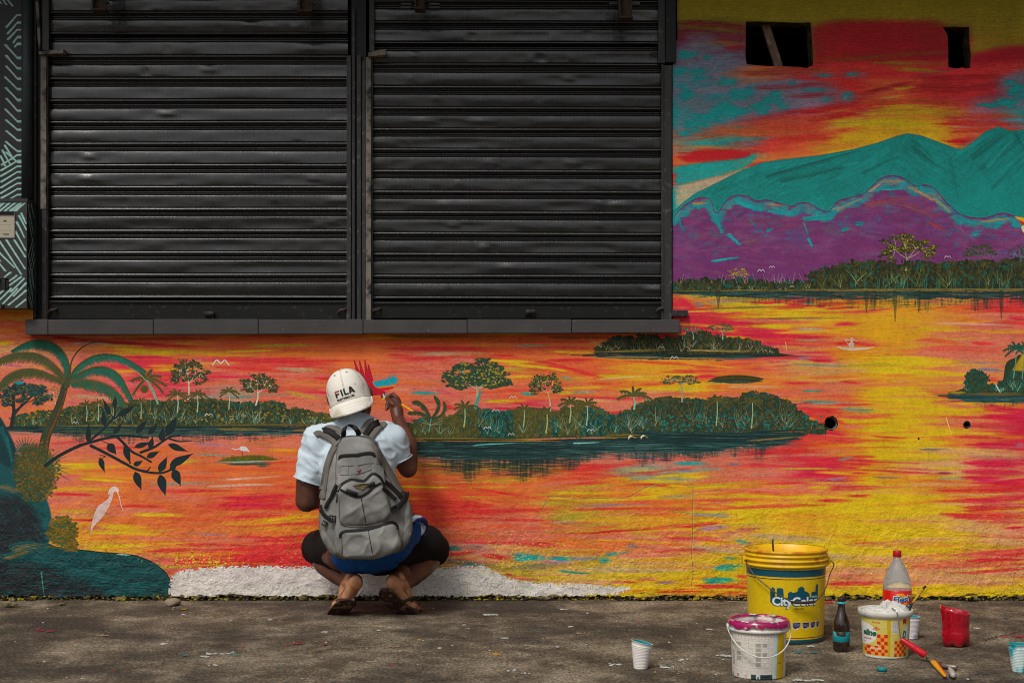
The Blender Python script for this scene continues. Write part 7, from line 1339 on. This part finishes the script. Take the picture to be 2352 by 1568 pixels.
ca_ = body.data.color_attributes.new(name='sole', type='FLOAT_COLOR', domain='POINT')
for i, v in enumerate(body.data.vertices):
    w = v.co+root.location; k = 0
    for h, ba in soles:                                                # pale skin of heels and soles
        d = ba-h; t_ = max(-.6, min(1.1, (w-h).dot(d)/d.dot(d))); q_ = w-(h+d*t_)
        if q_.length < .055 and t_ > -.58: k = max(k, min(1, max(0, (-v.normal.y*1.0-v.normal.z*.45-.10+.10*noise.noise(w*50))*2.6))*min(1, (t_+.6)*4))
    for x0, y0 in ((889, 914),):
        if (w-P(x0, y0, -.08)).length < .02: k = max(k, .12)
    ca_.data[i].color = (k, k, k, 1)
# black hair under the cap edge
cc = P(799, 900, -.365); capR = Matrix.Rotation(radians(-17), 4, 'Y') @ Matrix.Rotation(radians(-6), 4, 'X')
def capP(l): return cc+(capR @ Vector(l))
hairm = M('short_black_hair', (22, 18, 16), .9, .4, 60, .9, 300, .003, .2)
V, Fc = blob_mesh([('e', capP((0, .01, -.022)), (.0800, .096, .062), (0, radians(-17), 0))], .006, 2, lambda v, n: .0015*noise.noise(v*120)); mk('hair', V, Fc, hairm, body, True, rel=True)
# t-shirt
def folds(v, n):
    a = noise.noise(Vector((v.x*9+v.z*7, v.y*6, v.z*9-v.x*5)))*.008+noise.noise(Vector((v.x*26+v.z*16, v.y*14, v.z*13-v.x*12)))*.005
    r = 1-abs(noise.noise(Vector((v.x*16+v.z*22, v.y*8, v.z*6-v.x*10+4))))*5; return a+max(0, r)*.005
TS = [('c', P(760, 1012, -.40), .082, P(882, 1008, -.39), .080), ('c', P(790, 985, -.40), .052, P(850, 983, -.40), .052), ('e', P(820, 1065, -.42), (.168, .115, .18), (0, 0, 0)), ('e', P(838, 1160, -.44), (.172, .12, .17), (0, radians(6), 0)), ('e', P(850, 1215, -.46), (.175, .125, .13), (0, radians(6), 0)),
      ('c', P(738, 1016, -.40), .084, P(709, 1108, -.405), .066, 'flat'), ('c', P(893, 1012, -.39), .078, P(916, 1058, -.365), .062, 'flat'), ('c', P(816, 995, -.40), .075, P(815, 975, -.395), .066)]
V, Fc = blob_mesh(TS, .0065, 5, folds)
shirt = M('pale_blue_white_cotton', (196, 212, 222), .85, .06, 6, .35, 380, .0012, .2, dirt=((170, 182, 196), .1, 10))
mk('t_shirt', V, Fc, shirt, root, True)
for a, b_, r in ((P(710, 1104, -.405), P(708, 1110, -.405), .0675), (P(915, 1055, -.366), P(917, 1060, -.364), .0635)):
    ax_ = (b_-a).normalized(); u_ = ax_.orthogonal().normalized(); v_ = ax_.cross(u_); pts = [a+(u_*cos(2*pi*k/32)+v_*sin(2*pi*k/32))*r for k in range(33)]; tube('sleeve_hem', pts, .0028, shirt, root, 6)
pts = [P(815, 972, -.395)+Vector((cos(2*pi*k/32)*.069, sin(2*pi*k/32)*.066, .012*sin(2*pi*k/32)-.002+.01*cos(2*pi*k/32))) for k in range(33)]; tube('collar', pts, .0065, M('collar_rib', (150, 186, 196), .85, .1, 60, .4, 300), root, 8)
# blue garment hanging below the shirt
blue = M('royal_blue_cloth', (8, 72, 140), .8, .2, 8, .35, 260, .002, .25)
V, Fc = blob_mesh([('e', P(851, 1222, -.485), (.188, .155, .170), (0, radians(5), 0)), ('c', P(800, 1275, -.50), .072, P(885, 1266, -.50), .078), ('e', P(930, 1222, -.44), (.072, .09, .085), (0, radians(20), 0))], .007, 6, lambda v, n: folds(v, n)*.8)
mk('shirt_tail', V, Fc, blue, root, True)
pts = [P(x, y, d) for x, y, d in ((943, 1196, -.58), (952, 1189, -.56), (966, 1190, -.52), (973, 1200, -.47), (971, 1216, -.45), (964, 1226, -.46))]
tube('hem_fold', sp3(pts, 5), .011, shirt, root, 10); tube('waistband', sp3([p+Vector((.008, .012, -.006)) for p in pts], 5), .012, M('navy_band', (30, 44, 110), .8), root, 10)
# black shorts
blk = M('black_shorts', (20, 17, 18), .9, .25, 12, .4, 240, .002, .2)
V, Fc = blob_mesh([('c', P(800, 1262, -.42), .105, P(738, 1258, -.20), .085, 'flat'), ('c', P(875, 1258, -.42), .115, P(975, 1252, -.24), .092), ('c', P(975, 1252, -.24), .090, P(1001, 1268, -.17), .074, 'flat'), ('e', P(838, 1262, -.42), (.15, .12, .10), (0, 0, 0)), ('c', P(728, 1254, -.185), .068, P(726, 1268, -.14), .064, 'flat')], .0075, 5, lambda v, n: folds(v, n)*.4)
mk('shorts', V, Fc, blk, root, True)
V = [P(800.5, 1377, -.33)]
# cap
capm = M('cream_cotton_cap', (228, 224, 213), .8, .06, 10, .3, 300, .001, .2, dirt=((196, 186, 166), .25, 14)); capd = M('cap_stitching', (176, 170, 156), .8)
V, Fc = [], []; nu, nv = 72, 26
CR = (.0895, .108, .112)
for j in range(nv+1):
    ph = (pi/2+.30)*j/nv
    for i in range(nu):
        th = 2*pi*i/nu; rr_ = sin(min(ph, pi/2))**.86 if ph < pi/2 else 1-.02*(ph-pi/2); seam = .0012*max(0, 1-abs(((th/(pi/3)+.5) % 1)-.5)*30)
        x, y, z = CR[0]*rr_*sin(th), -CR[1]*rr_*cos(th), CR[2]*(cos(ph) if ph < pi/2 else -(ph-pi/2)*1.55)*.93-.005
        dn = 1+.02*noise.noise(Vector((x*14, y*14, z*14)))+.018*noise.noise(Vector((x*30, y*30, z*22)))*(j/nv)
        V.append(capP((x*dn*(1-seam*6), y*dn*(1-seam*6), z)))
Fc = [(j*nu+i, j*nu+(i+1) % nu, (j+1)*nu+(i+1) % nu, (j+1)*nu+i) for j in range(nv) for i in range(nu)]
cap = mk('cap', V, Fc, capm, root, True)
V, Fc = [], []; nu2, nw = 40, 10; z0_ = -.047
for side in (0, 1):
    for j in range(nw+1):
        f = j/nw
        for i in range(nu2+1):
            th = radians(-84+168*i/nu2); e = cos(th)**.42 if abs(th) < radians(84) else 0; e = max(e, .0)
            L = .078*f*e
            edge = 1+.07*f
            x = CR[0]*sin(th)*edge; y = -CR[1]*cos(th)*.995-L*.62; z = z0_-L*.80+.010*(1-abs(sin(th)))*0-(.004*side)
            V.append(capP((x, y-(.0 if side == 0 else -.0035), z-.0015*noise.noise(Vector((x*20, f*3, 1))))))
n1 = (nu2+1)*(nw+1)
for side in (0, 1):
    for j in range(nw):
        for i in range(nu2): a = side*n1+j*(nu2+1)+i; Fc.append((a, a+1, a+nu2+2, a+nu2+1))
for i in range(nu2): a = nw*(nu2+1)+i; Fc.append((a, a+1, a+1+n1, a+n1)); Fc.append((i, i+1, i+1+n1, i+n1))
visor = mk('visor', V, Fc, capm, cap, True)
for q_ in (.35, .55, .75, .92):
    pts = []
    for i in range(3, nu2-2):
        th = radians(-84+168*i/nu2); L = .078*q_*cos(th)**.42; pts.append(capP((CR[0]*sin(th)*(1+.07*q_), -CR[1]*cos(th)*.995-L*.62-.0006, z0_-L*.80)))
    tube('stitching', pts, .0004, capm, cap, 4)
def cap_pt(ph, th, k=1.006): rr_ = sin(ph)**.86; return capP((CR[0]*rr_*sin(th)*k, -CR[1]*rr_*cos(th)*k, CR[2]*cos(ph)*.93*k-.005))
for th in (0, pi/3, -pi/3):
    for d_ in (-.022, .022): tube('seam', [cap_pt(.08+k*.075, th+d_/max(.25, sin(.08+k*.075)), 1.003) for k in range(20)], .0006, capd, cap, 4)
for th in (-.42, .42, 1.25): tube('eyelet', [cap_pt(.72, th, 1.0), cap_pt(.72, th, 1.02)], .0036, M('eyelet_thread', (140, 134, 124), .8), cap, 10)
tube('button', [cap_pt(.02, 0, 1.), cap_pt(.02, 0, 1.035)], .006, capd, cap, 12)
tube('band_edge', [capP((CR[0]*sin(radians(a))*1.0, -CR[1]*cos(radians(a))*1.0, z0_+.001)) for a in range(-88, 89, 8)], .0012, capd, cap, 6)
def bvh_of(objs):
    V, Fc = [], []
    for o in objs:
        s = len(V); L = wloc(o); V += [v.co+L for v in o.data.vertices]; Fc += [tuple(i+s for i in p.vertices) for p in o.data.polygons]
    return BVHTree.FromPolygons(V, Fc)
CAM = Vector((0, -DIST, EYE))
def cast(bv, px, py, off=.003, dflt=-.6):
    d = (P(px, py, 0)-CAM).normalized(); h = bv.ray_cast(CAM, d, 20)
    return (h[0]-d*off) if h[0] is not None else P(px, py, dflt)
bvc = bvh_of([cap])
def lettering(name, s, ox, oy, w, h, ang, mat, parent, bv, bold=.06, shear=0., sel=None):
    T, tw = text_tris(s, bold, shear); V, Fc = [], []; ca, sa = cos(ang), sin(ang)
    for t_ in T:
        for sub in (t_,):
            ps = [(ox+(p[0]/tw*w)*ca+p[1]*h*sa*1., oy+(p[0]/tw*w)*sa-p[1]*h*ca) for p in sub]
            if sel and not sel(sum(p[0] for p in t_)/3/tw, sum(p[1] for p in t_)/3): continue
            k = len(V); V += [cast(bv, *p, .0012) for p in ps]; Fc.append((k, k+1, k+2))
    return mk(name, V, Fc, mat, parent)
ink = M('black_thread', (24, 24, 28), .7); redt = M('red_thread', (176, 14, 34), .7)
ang = radians(-19.5)
def bars(name, rects, mat):                                            # heavy block letters as stitched bars, letter space 0..44 x 0..17
    V, Fc = [], []; ca, sa = cos(ang), sin(ang); O = (772.5, 914.8)
    for pl in rects:
        n_ = len(pl); c_ = (sum(p[0] for p in pl)/n_, sum(p[1] for p in pl)/n_); s = len(V)
        for p in pl: V.append(cast(bvc, O[0]+p[0]*ca+p[1]*sa, O[1]+p[0]*sa-p[1]*ca, .0014))
        Fc.append(tuple(range(s, s+n_)))
    return mk(name, V, Fc, mat, cap)
S_ = .98
sc_ = lambda l: [[(x*S_, y*S_) for x, y in p] for p in l]
bars('lettering', sc_([[(0, 0), (4, 0), (4, 6), (10, 6), (10, 9.6), (4.6, 9.6), (3, 11.2), (0, 10)], [(14, 0), (18, 0), (18, 16), (14, 16)], [(21, 0), (25, 0), (25, 16), (21, 16)], [(25, 0), (31.5, 0), (31.5, 3.8), (25, 3.8)],
                      [(32.5, 0), (36.8, 0), (41, 12), (39, 16.5), (37, 16)], [(40, 16), (38, 12), (43.2, 0), (48, 0), (42, 15)], [(36.8, 2.8), (44, 2.8), (43, 5.6), (37.8, 5.6)]]), ink)
bars('lettering', sc_([[(0, 12), (3, 12.6), (11.5, 12.6), (11.5, 16), (2, 16), (0, 14.6)]]), redt)
lettering('lettering', 'FOOTWEAR USA', 775.5, 922.6, 43, 5.0, ang, ink, cap, bvc, .09)
bars('lettering', [[(50.5, 16.2), (52.6, 16.2), (52.6, 18.4), (50.5, 18.4)]], ink)
# flip-flops
solem = M('dark_brown_rubber', (52, 34, 28), .8, .4, 16, .6, 120, .002, .25, dirt=((128, 110, 84), .35, 40)); strapm = M('dark_strap', (30, 20, 20), .6)
def flipflop(pts, ybase, slope, th, lab):
    f = lambda px, py, o: P(px, py, ybase-(1415-py)*slope)+Vector((0, o, o*.45)); L = [(x, y) for x, y in spl(pts+[pts[0]], 4)][:-1]; n = len(L)
    V = [f(x, y, 0) for x, y in L]+[f(x, y, th) for x, y in L]; c0 = sum(V[:n], Vector())/n; c1 = sum(V[n:], Vector())/n; V += [c0, c1]
    Fc = [(k, (k+1) % n, n+(k+1) % n, n+k) for k in range(n)]+[(2*n, (k+1) % n, k) for k in range(n)]+[(2*n+1, n+k, n+(k+1) % n) for k in range(n)]
    mn = min(v.z for v in V); V = [v-Vector((0, 0, mn-.002)) if mn < .002 else v for v in V]
    return mk('flip_flop', V, Fc, solem, root)
fl = flipflop([(778, 1384), (796, 1382), (812, 1382.5), (817, 1390), (810, 1402), (798, 1413), (775, 1415), (753, 1415), (754, 1410), (764, 1398)], -.475, .0026, .014, '')
fr = flipflop([(869, 1374), (874, 1364), (885, 1361), (898, 1366), (912, 1379), (925, 1392), (945, 1406), (958, 1411), (956, 1417), (935, 1418), (907, 1416), (893, 1404), (878, 1389)], -.475, .0022, .014, '')
tube('strap', sp3([P(779, 1389, -.47), P(773, 1384, -.46), P(778, 1377, -.49), P(797, 1374, -.505), P(813, 1379, -.49), P(815, 1388, -.47)], 5), .0055, strapm, fl, 8)
tube('strap', sp3([P(912, 1383, -.50), P(922, 1382, -.515), P(936, 1377, -.515), P(944, 1374, -.495), P(946, 1379, -.47), P(943, 1384, -.45)], 5), .006, strapm, fr, 8)
# brush in the hand
a, b_ = P(881.5, 904.5, -.006), P(948.5, 944.5, -.205); t = thing('paint_brush', (a+b_)/2, 'thin yellow handled brush held against the red macaw on the wall', 'paintbrush'); d = b_-a
tube('handle', [a+d*.22, a+d*.4, a+d*.6, a+d*.8, b_], .004, M('yellow_lacquer', (232, 166, 8), .35, .1, 30, coat=.3), t, 10, [.0036, .0054, .0056, .0048, .0036])
tube('ferrule', [a+d*.08, a+d*.15, a+d*.225], .003, M('brush_ferrule', (150, 150, 146), .35, metal=.7), t, 10, [.0032, .0034, .003]); tube('bristles', [a, a+d*.04, a+d*.085], .003, rubber, t, 8, [.0006, .003, .0032])
# ------------------------------------------------------------------ backpack
can = M('grey_canvas', (130, 130, 127), .9, .32, 12, .55, 420, .0022, .15, dirt=((154, 152, 146), .25, 12)); can2 = M('grey_canvas_strap', (108, 104, 98), .9, .15, 12, .5, 400, .002, .15)
blkw = M('black_webbing', (26, 24, 23), .7, .25, 20, .5, 300, .002, .3)
bk = thing('backpack', P(840, 1250, -.66), 'worn grey canvas backpack with black zips carried on the back of the squatting person', 'backpack')
def pillow(name, outline, y0, th, mat, parent, p=2.4, wr=.004, rings=16, back=.05, lean=0.):
    L = spl(outline+[outline[0]], 6)[:-1]; n = len(L); cx = sum(q[0] for q in L)/n; cy = sum(q[1] for q in L)/n; V, Fc = [], []
    for j in range(rings+1):
        s = 1-(j/rings)**1.0*1.; s = sin(s*pi/2) if j else 1
        for (x, y) in L:
            h = th*(1-s**p)**(1/p); px, py = cx+(x-cx)*s, cy+(y-cy)*s; yy = y0-h+lean*(py-cy)
            q = P(px, py, yy); w = wr*(noise.noise(Vector((q.x*11, y0, q.z*9)))+.6*noise.noise(Vector((q.x*24+q.z*10, 3, q.z*20)))+.8*max(0, 1-4*abs(noise.noise(Vector((q.x*13-q.z*6, 7, q.z*11)))))); V.append(q+Vector((0, -w*(h/th)**.5, 0)))
    for j in range(rings):
        for k in range(n): Fc.append((j*n+k, j*n+(k+1) % n, (j+1)*n+(k+1) % n, (j+1)*n+k))
    s = len(V); 
    for (x, y) in L: V.append(P(cx+(x-cx)*.97, cy+(y-cy)*.97, y0+back+lean*(y-cy)))
    for k in range(n): Fc.append((s+k, s+(k+1) % n, (k+1) % n, k))
    Fc.append(tuple(s+k for k in range(n))); return mk(name, V, Fc, mat, parent, True)
main = pillow('main_compartment', [(786, 1002), (806, 1000), (830, 1000), (858, 1012), (880, 1042), (902, 1080), (924, 1120), (944, 1160), (948, 1200), (944, 1232), (925, 1262), (890, 1276), (860, 1284), (824, 1287), (778, 1282), (760, 1270), (747, 1252), (734, 1222), (733, 1180), (738, 1133), (750, 1075), (764, 1025)], -.545, .13, can, bk, 3.2, .007, back=.03)
panel = pillow('front_panel', [(776, 1030), (785, 1008), (800, 1003), (829, 1003), (851, 1010), (870, 1034), (880, 1070), (888, 1110), (900, 1170), (913, 1230), (915, 1262), (860, 1281), (800, 1280), (772, 1268), (768, 1220), (771, 1150), (772, 1080)], -.655, .045, can, bk, 3., .005)
up = pillow('upper_pocket', [(775, 1122), (783, 1112), (793, 1105), (808, 1100.5), (825, 1102), (836, 1103.5), (848, 1094), (858, 1087.5), (870, 1093), (880, 1108), (887, 1130), (894, 1160), (897, 1182), (886, 1196), (860, 1204), (835, 1208), (797, 1207.5), (781, 1202), (777, 1180), (776, 1150)], -.688, .034, can, bk, 2.6, .007)
lo = pillow('lower_pocket', [(783, 1232), (785, 1223), (795, 1218.6), (820, 1217), (846, 1214), (870, 1206), (890, 1201), (904, 1202), (912, 1212), (918, 1235), (922, 1252), (912, 1263), (885, 1276), (858, 1283.5), (822, 1283), (791, 1279), (787, 1258)], -.684, .036, can, bk, 2.6, .008)
side = pillow('side_pocket', [(739, 1200), (750, 1190), (766, 1192), (772, 1215), (775, 1245), (779, 1275), (765, 1272), (748, 1252), (738, 1228)], -.60, .04, can, bk, 2.4, .006)
side2 = pillow('side_pocket', [(900, 1150), (915, 1135), (934, 1145), (944, 1165), (947, 1205), (941, 1240), (926, 1258), (918, 1240), (908, 1200)], -.60, .045, can, bk, 2.4, .008)
bv = bvh_of([main, panel, up, lo, side, side2])
zz3 = lambda x, y: (x*.2197+654.6, y*.2197+803.9)
zz4 = lambda x, y: (x*.2197+654.6, y*.2197+1119.7)
def draped(name, pts, r, mat, parent, off=.002, seg=6, n=5, **k): 
    L = [cast(bv, *q_, off) for q_ in spl(pts, n)]
    for _ in range(2): L = [L[0]]+[(L[i-1]+L[i]*2+L[i+1])/4 for i in range(1, len(L)-1)]+[L[-1]]
    return tube(name, L, r, mat, parent, seg, **k)
def strip(name, pts, w, mat, parent, off=.003, n=5, th=.003, bvx=None, dflt=-.6):     # a flat band laid over the surface; w in photo units
    L = spl(pts, n); V, Fc = [], []; m = len(L)
    for i, q_ in enumerate(L):
        a = L[max(0, i-1)]; b2 = L[min(m-1, i+1)]; dx, dy = b2[0]-a[0], b2[1]-a[1]; l = hypot(dx, dy)+1e-6; nx_, ny_ = -dy/l*w/2, dx/l*w/2
        row = [cast(bvx or bv, q_[0]+nx_*t_, q_[1]+ny_*t_, off, dflt) for t_ in (-1, -.33, .33, 1)]; V += row
    for _ in range(2):
        V2 = [v.copy() for v in V]
        for i in range(1, m-1):
            for k in range(4): V2[4*i+k].y = (V[4*(i-1)+k].y+2*V[4*i+k].y+V[4*(i+1)+k].y)/4
        V = V2
    s = len(V); V += [v+Vector((0, th, 0)) for v in V]
    for i in range(m-1):
        for k in range(3): a = 4*i+k; Fc += [(a, a+1, a+5, a+4), (s+a, s+a+4, s+a+5, s+a+1)]
        Fc += [(4*i, 4*i+4, s+4*i+4, s+4*i), (4*i+3, s+4*i+3, s+4*i+7, 4*i+7)]
    Fc += [(0, s, s+1, 1), (1, s+1, s+2, 2), (2, s+2, s+3, 3)]; e = 4*(m-1); Fc += [(e, e+1, s+e+1, s+e), (e+1, e+2, s+e+2, s+e+1), (e+2, e+3, s+e+3, s+e+2)]
    return mk(name, V, Fc, mat, parent, True)
strip('zip', [zz3(*p) for p in ((545, 1135), (585, 1108), (640, 1100), (740, 1096), (830, 1080), (905, 1078), (948, 1108))], 7.5, blkw, panel)
strip('zip', [zz3(*p) for p in ((545, 1480), (560, 1440), (600, 1395), (650, 1365), (700, 1350), (770, 1360), (830, 1362), (880, 1318), (920, 1290), (965, 1305), (1010, 1350), (1035, 1420), (1038, 1470))], 6, blkw, up)
strip('zip', [zz3(*p) for p in ((575, 1455), (620, 1478), (680, 1508), (740, 1530), (800, 1522), (870, 1478), (930, 1425), (1005, 1388))], 5.5, blkw, up)
strip('zip_tab', [zz3(*p) for p in ((640, 1462), (690, 1480), (755, 1505))], 8, rubber, up, .006); strip('zip_tab', [zz3(*p) for p in ((870, 1425), (905, 1400), (940, 1390))], 8, rubber, up, .006)
strip('zip', [zz4(*p) for p in ((580, 525), (580, 490), (600, 465), (650, 452), (760, 445), (870, 430), (960, 405), (1060, 372), (1120, 362), (1160, 380), (1178, 430))], 6.5, blkw, lo)
for k, l in enumerate((((795, 95), (820, 230), (850, 395)), ((870, 448), (895, 580), (925, 745)))): draped('seam', [zz4(*p) for p in l], .0017, rubber, (up, lo)[k], .001)
for l in (((535, 1235), (600, 1210), (760, 1205), (900, 1180), (1005, 1195)), ((540, 1310), (650, 1300), (760, 1295), (900, 1250))): draped('stitch_line', [zz3(*p) for p in l], .0012, M('dark_grey_thread', (70, 66, 62), .9), panel, .0005)
for l in (((660, 1205), (668, 1300)), ((780, 1190), (785, 1290)), ((895, 1180), (902, 1260))): draped('stitch_line', [zz3(*p) for p in l], .0009, can2, panel, .0005)
draped('piping', [zz4(*p) for p in ((560, 60), (570, 180), (575, 330), (640, 395), (760, 408), (850, 402), (980, 380), (1070, 335), (1100, 280), (1085, 190), (1040, 60))], .003, can2, up, .0005); draped('piping', [zz4(*p) for p in ((590, 520), (600, 640), (610, 715), (760, 745), (925, 745), (1090, 690), (1215, 640), (1200, 540), (1180, 430))], .003, can2, lo, .0005)
draped('piping', [zz3(*p) for p in ((535, 1480), (530, 1300), (540, 1120), (560, 980), (600, 920), (660, 900), (780, 895), (880, 905), (950, 960), (1000, 1080), (1025, 1250), (1040, 1400))], .0034, can2, panel, .0005)
draped('piping', [zz4(*p) for p in ((380, 60), (365, 300), (370, 460), (430, 610), (520, 700), (600, 740), (760, 762), (960, 742), (1160, 680), (1250, 620), (1310, 470))], .0036, can2, main, .0005)
brs = M('old_bronze', (96, 84, 56), .45, .4, 40, metal=.5)
V, Fc = [], []
for wl in ([(708, 1415), (740, 1402), (800, 1402), (880, 1388), (876, 1408), (830, 1420)], [(722, 1425), (790, 1418), (860, 1412), (850, 1428), (800, 1432), (735, 1436)], [(745, 1440), (800, 1434), (845, 1432), (830, 1448), (790, 1452), (755, 1448)], [(785, 1400), (812, 1398), (825, 1425), (815, 1455), (795, 1458), (782, 1430)]):
    s = len(V); V += [cast(bv, *zz3(*p), .004) for p in wl]; n = len(wl); Fc.append(tuple(range(s, s+n))); 
    V += [v+Vector((0, .003, 0)) for v in V[s:s+n]]; Fc += [(s+k, s+(k+1) % n, s+n+(k+1) % n, s+n+k) for k in range(n)]
mk('winged_badge', V, Fc, brs, up)
stn_ = M('magenta_stain', (120, 30, 60), .9)
V, Fc = [], []
for wl in ([(745, 1265), (775, 1258), (790, 1240), (797, 1262), (780, 1272), (795, 1290), (775, 1292), (765, 1272)], [(540, 1325), (548, 1330), (546, 1352), (540, 1350)]):
    s = len(V); V += [cast(bv, *zz3(*p), .0014) for p in wl]; Fc.append(tuple(range(s, s+len(wl))))
mk('paint_stain', V, Fc, stn_, panel)
# shoulder straps with their black centre band, laid over the shirt
objs_ = [o for o in COL.objects if o.type == 'MESH' and o.name.split('.')[0] in ('t_shirt', 'shirt_tail')]
bvs = bvh_of([main, panel, up, lo, side, side2]+objs_)
for nm, l, w, m_, of in (('shoulder_strap', ((545, 985), (480, 935), (400, 885), (340, 868), (312, 886)), 13, can2, .010), ('shoulder_strap', ((620, 880), (585, 850), (520, 812), (450, 808), (425, 822)), 12, can2, .008), ('strap_band', ((585, 930), (530, 895), (470, 850), (420, 832), (395, 840)), 13, blkw, .0135),
                         ('shoulder_strap', ((800, 860), (830, 810), (880, 750), (930, 738)), 14, can2, .008), ('strap_band', ((838, 890), (870, 840), (925, 775), (985, 752)), 14, blkw, .0135), ('shoulder_strap', ((895, 915), (925, 870), (975, 810), (1020, 775), (1048, 792)), 15, can2, .010),
                         ('padded_strap', ((930, 960), (960, 1040), (1010, 1140), (1080, 1260), (1150, 1380), (1215, 1500)), 15, can2, .008)):
    strip(nm, [zz3(*p) for p in l], w, m_, bk, of, 5, .008, bvs, -.5)
strip('padded_strap', [zz3(*p) for p in ((520, 1000), (480, 1080), (440, 1200), (415, 1320), (400, 1440), (385, 1560))], 14, can2, bk, .006, 5, .008, bvs, -.55)
strip('webbing', [zz3(*p) for p in ((1045, 1370), (1110, 1420), (1180, 1490), (1235, 1545))], 9, blkw, bk, .012, 5, .003, bvs, -.55); strip('webbing', [zz3(*p) for p in ((535, 1400), (500, 1480), (465, 1565))], 6, blkw, bk, .012, 5, .003, bvs, -.6)
strip('webbing', [zz4(*p) for p in ((1270, 40), (1260, 110), (1200, 180), (1130, 235))], 12, blkw, bk, .014, 5, .004, bvs, -.6); strip('webbing', [zz4(*p) for p in ((520, 10), (490, 80), (440, 160), (418, 215))], 6.5, blkw, bk, .012, 5, .003, bvs, -.6); strip('webbing', [zz4(*p) for p in ((362, 180), (375, 230), (410, 285), (470, 330))], 9, blkw, bk, .010, 5, .003, bvs, -.6)
strip('webbing', [zz4(*p) for p in ((1020, 0), (1090, 55), (1160, 120))], 8, blkw, bk, .012, 5, .003, bvs, -.6)
def buckle(zx, zy, w, h, ang, parent):
    c0 = cast(bvs, *zz4(zx, zy), .016); s_ = .2197*(DIST+c0.y)/F; W_, H_ = w*s_, h*s_; R2 = Matrix.Rotation(ang, 4, 'Y'); V, Fc = [], []
    for (x0, x1, z0, z1) in ((-1, 1, .62, 1), (-1, 1, -1, -.62), (-1, -.72, -.62, .62), (.72, 1, -.62, .62), (-.12, .12, -.62, .62)):
        v, f = box(x0*W_/2, x1*W_/2, -.004, .004, z0*H_/2, z1*H_/2, len(V)); V += [c0+(R2 @ Vector(q_)) for q_ in v]; Fc += f
    return mk('buckle', V, Fc, rubber, parent)
buckle(495, 325, 70, 75, radians(8), bk); buckle(412, 372, 50, 55, radians(30), bk); buckle(1145, 215, 70, 60, radians(-35), bk)
a = cast(bvs, *zz3(612, 905), .0); pts = [a, P(*zz3(614, 850), -.63), P(*zz3(630, 800), -.62), P(*zz3(660, 783), -.61), P(*zz3(710, 795), -.60), P(*zz3(755, 840), -.61), cast(bvs, *zz3(775, 890), 0)]
L = sp3(pts, 5); V, Fc = [], []
for i, p in enumerate(L): f = (i/(len(L)-1)-.5)*2; w = Vector((.010*(1 if abs(f) > .3 else .7), 0, .004)); V += [p-w, p+w, p+w+Vector((0, .004, 0)), p-w+Vector((0, .004, 0))]
for i in range(len(L)-1):
    for k in range(4): Fc.append((4*i+k, 4*i+(k+1) % 4, 4*i+4+(k+1) % 4, 4*i+4+k))
mk('carry_loop', V, Fc, blkw, bk, True)
for l in (((540, 1490), (545, 1540), (538, 1590)),): draped('zip_pull', [zz3(*p) for p in l], .003, M('dark_metal', (70, 70, 70), .35, metal=.7), bk, .004)
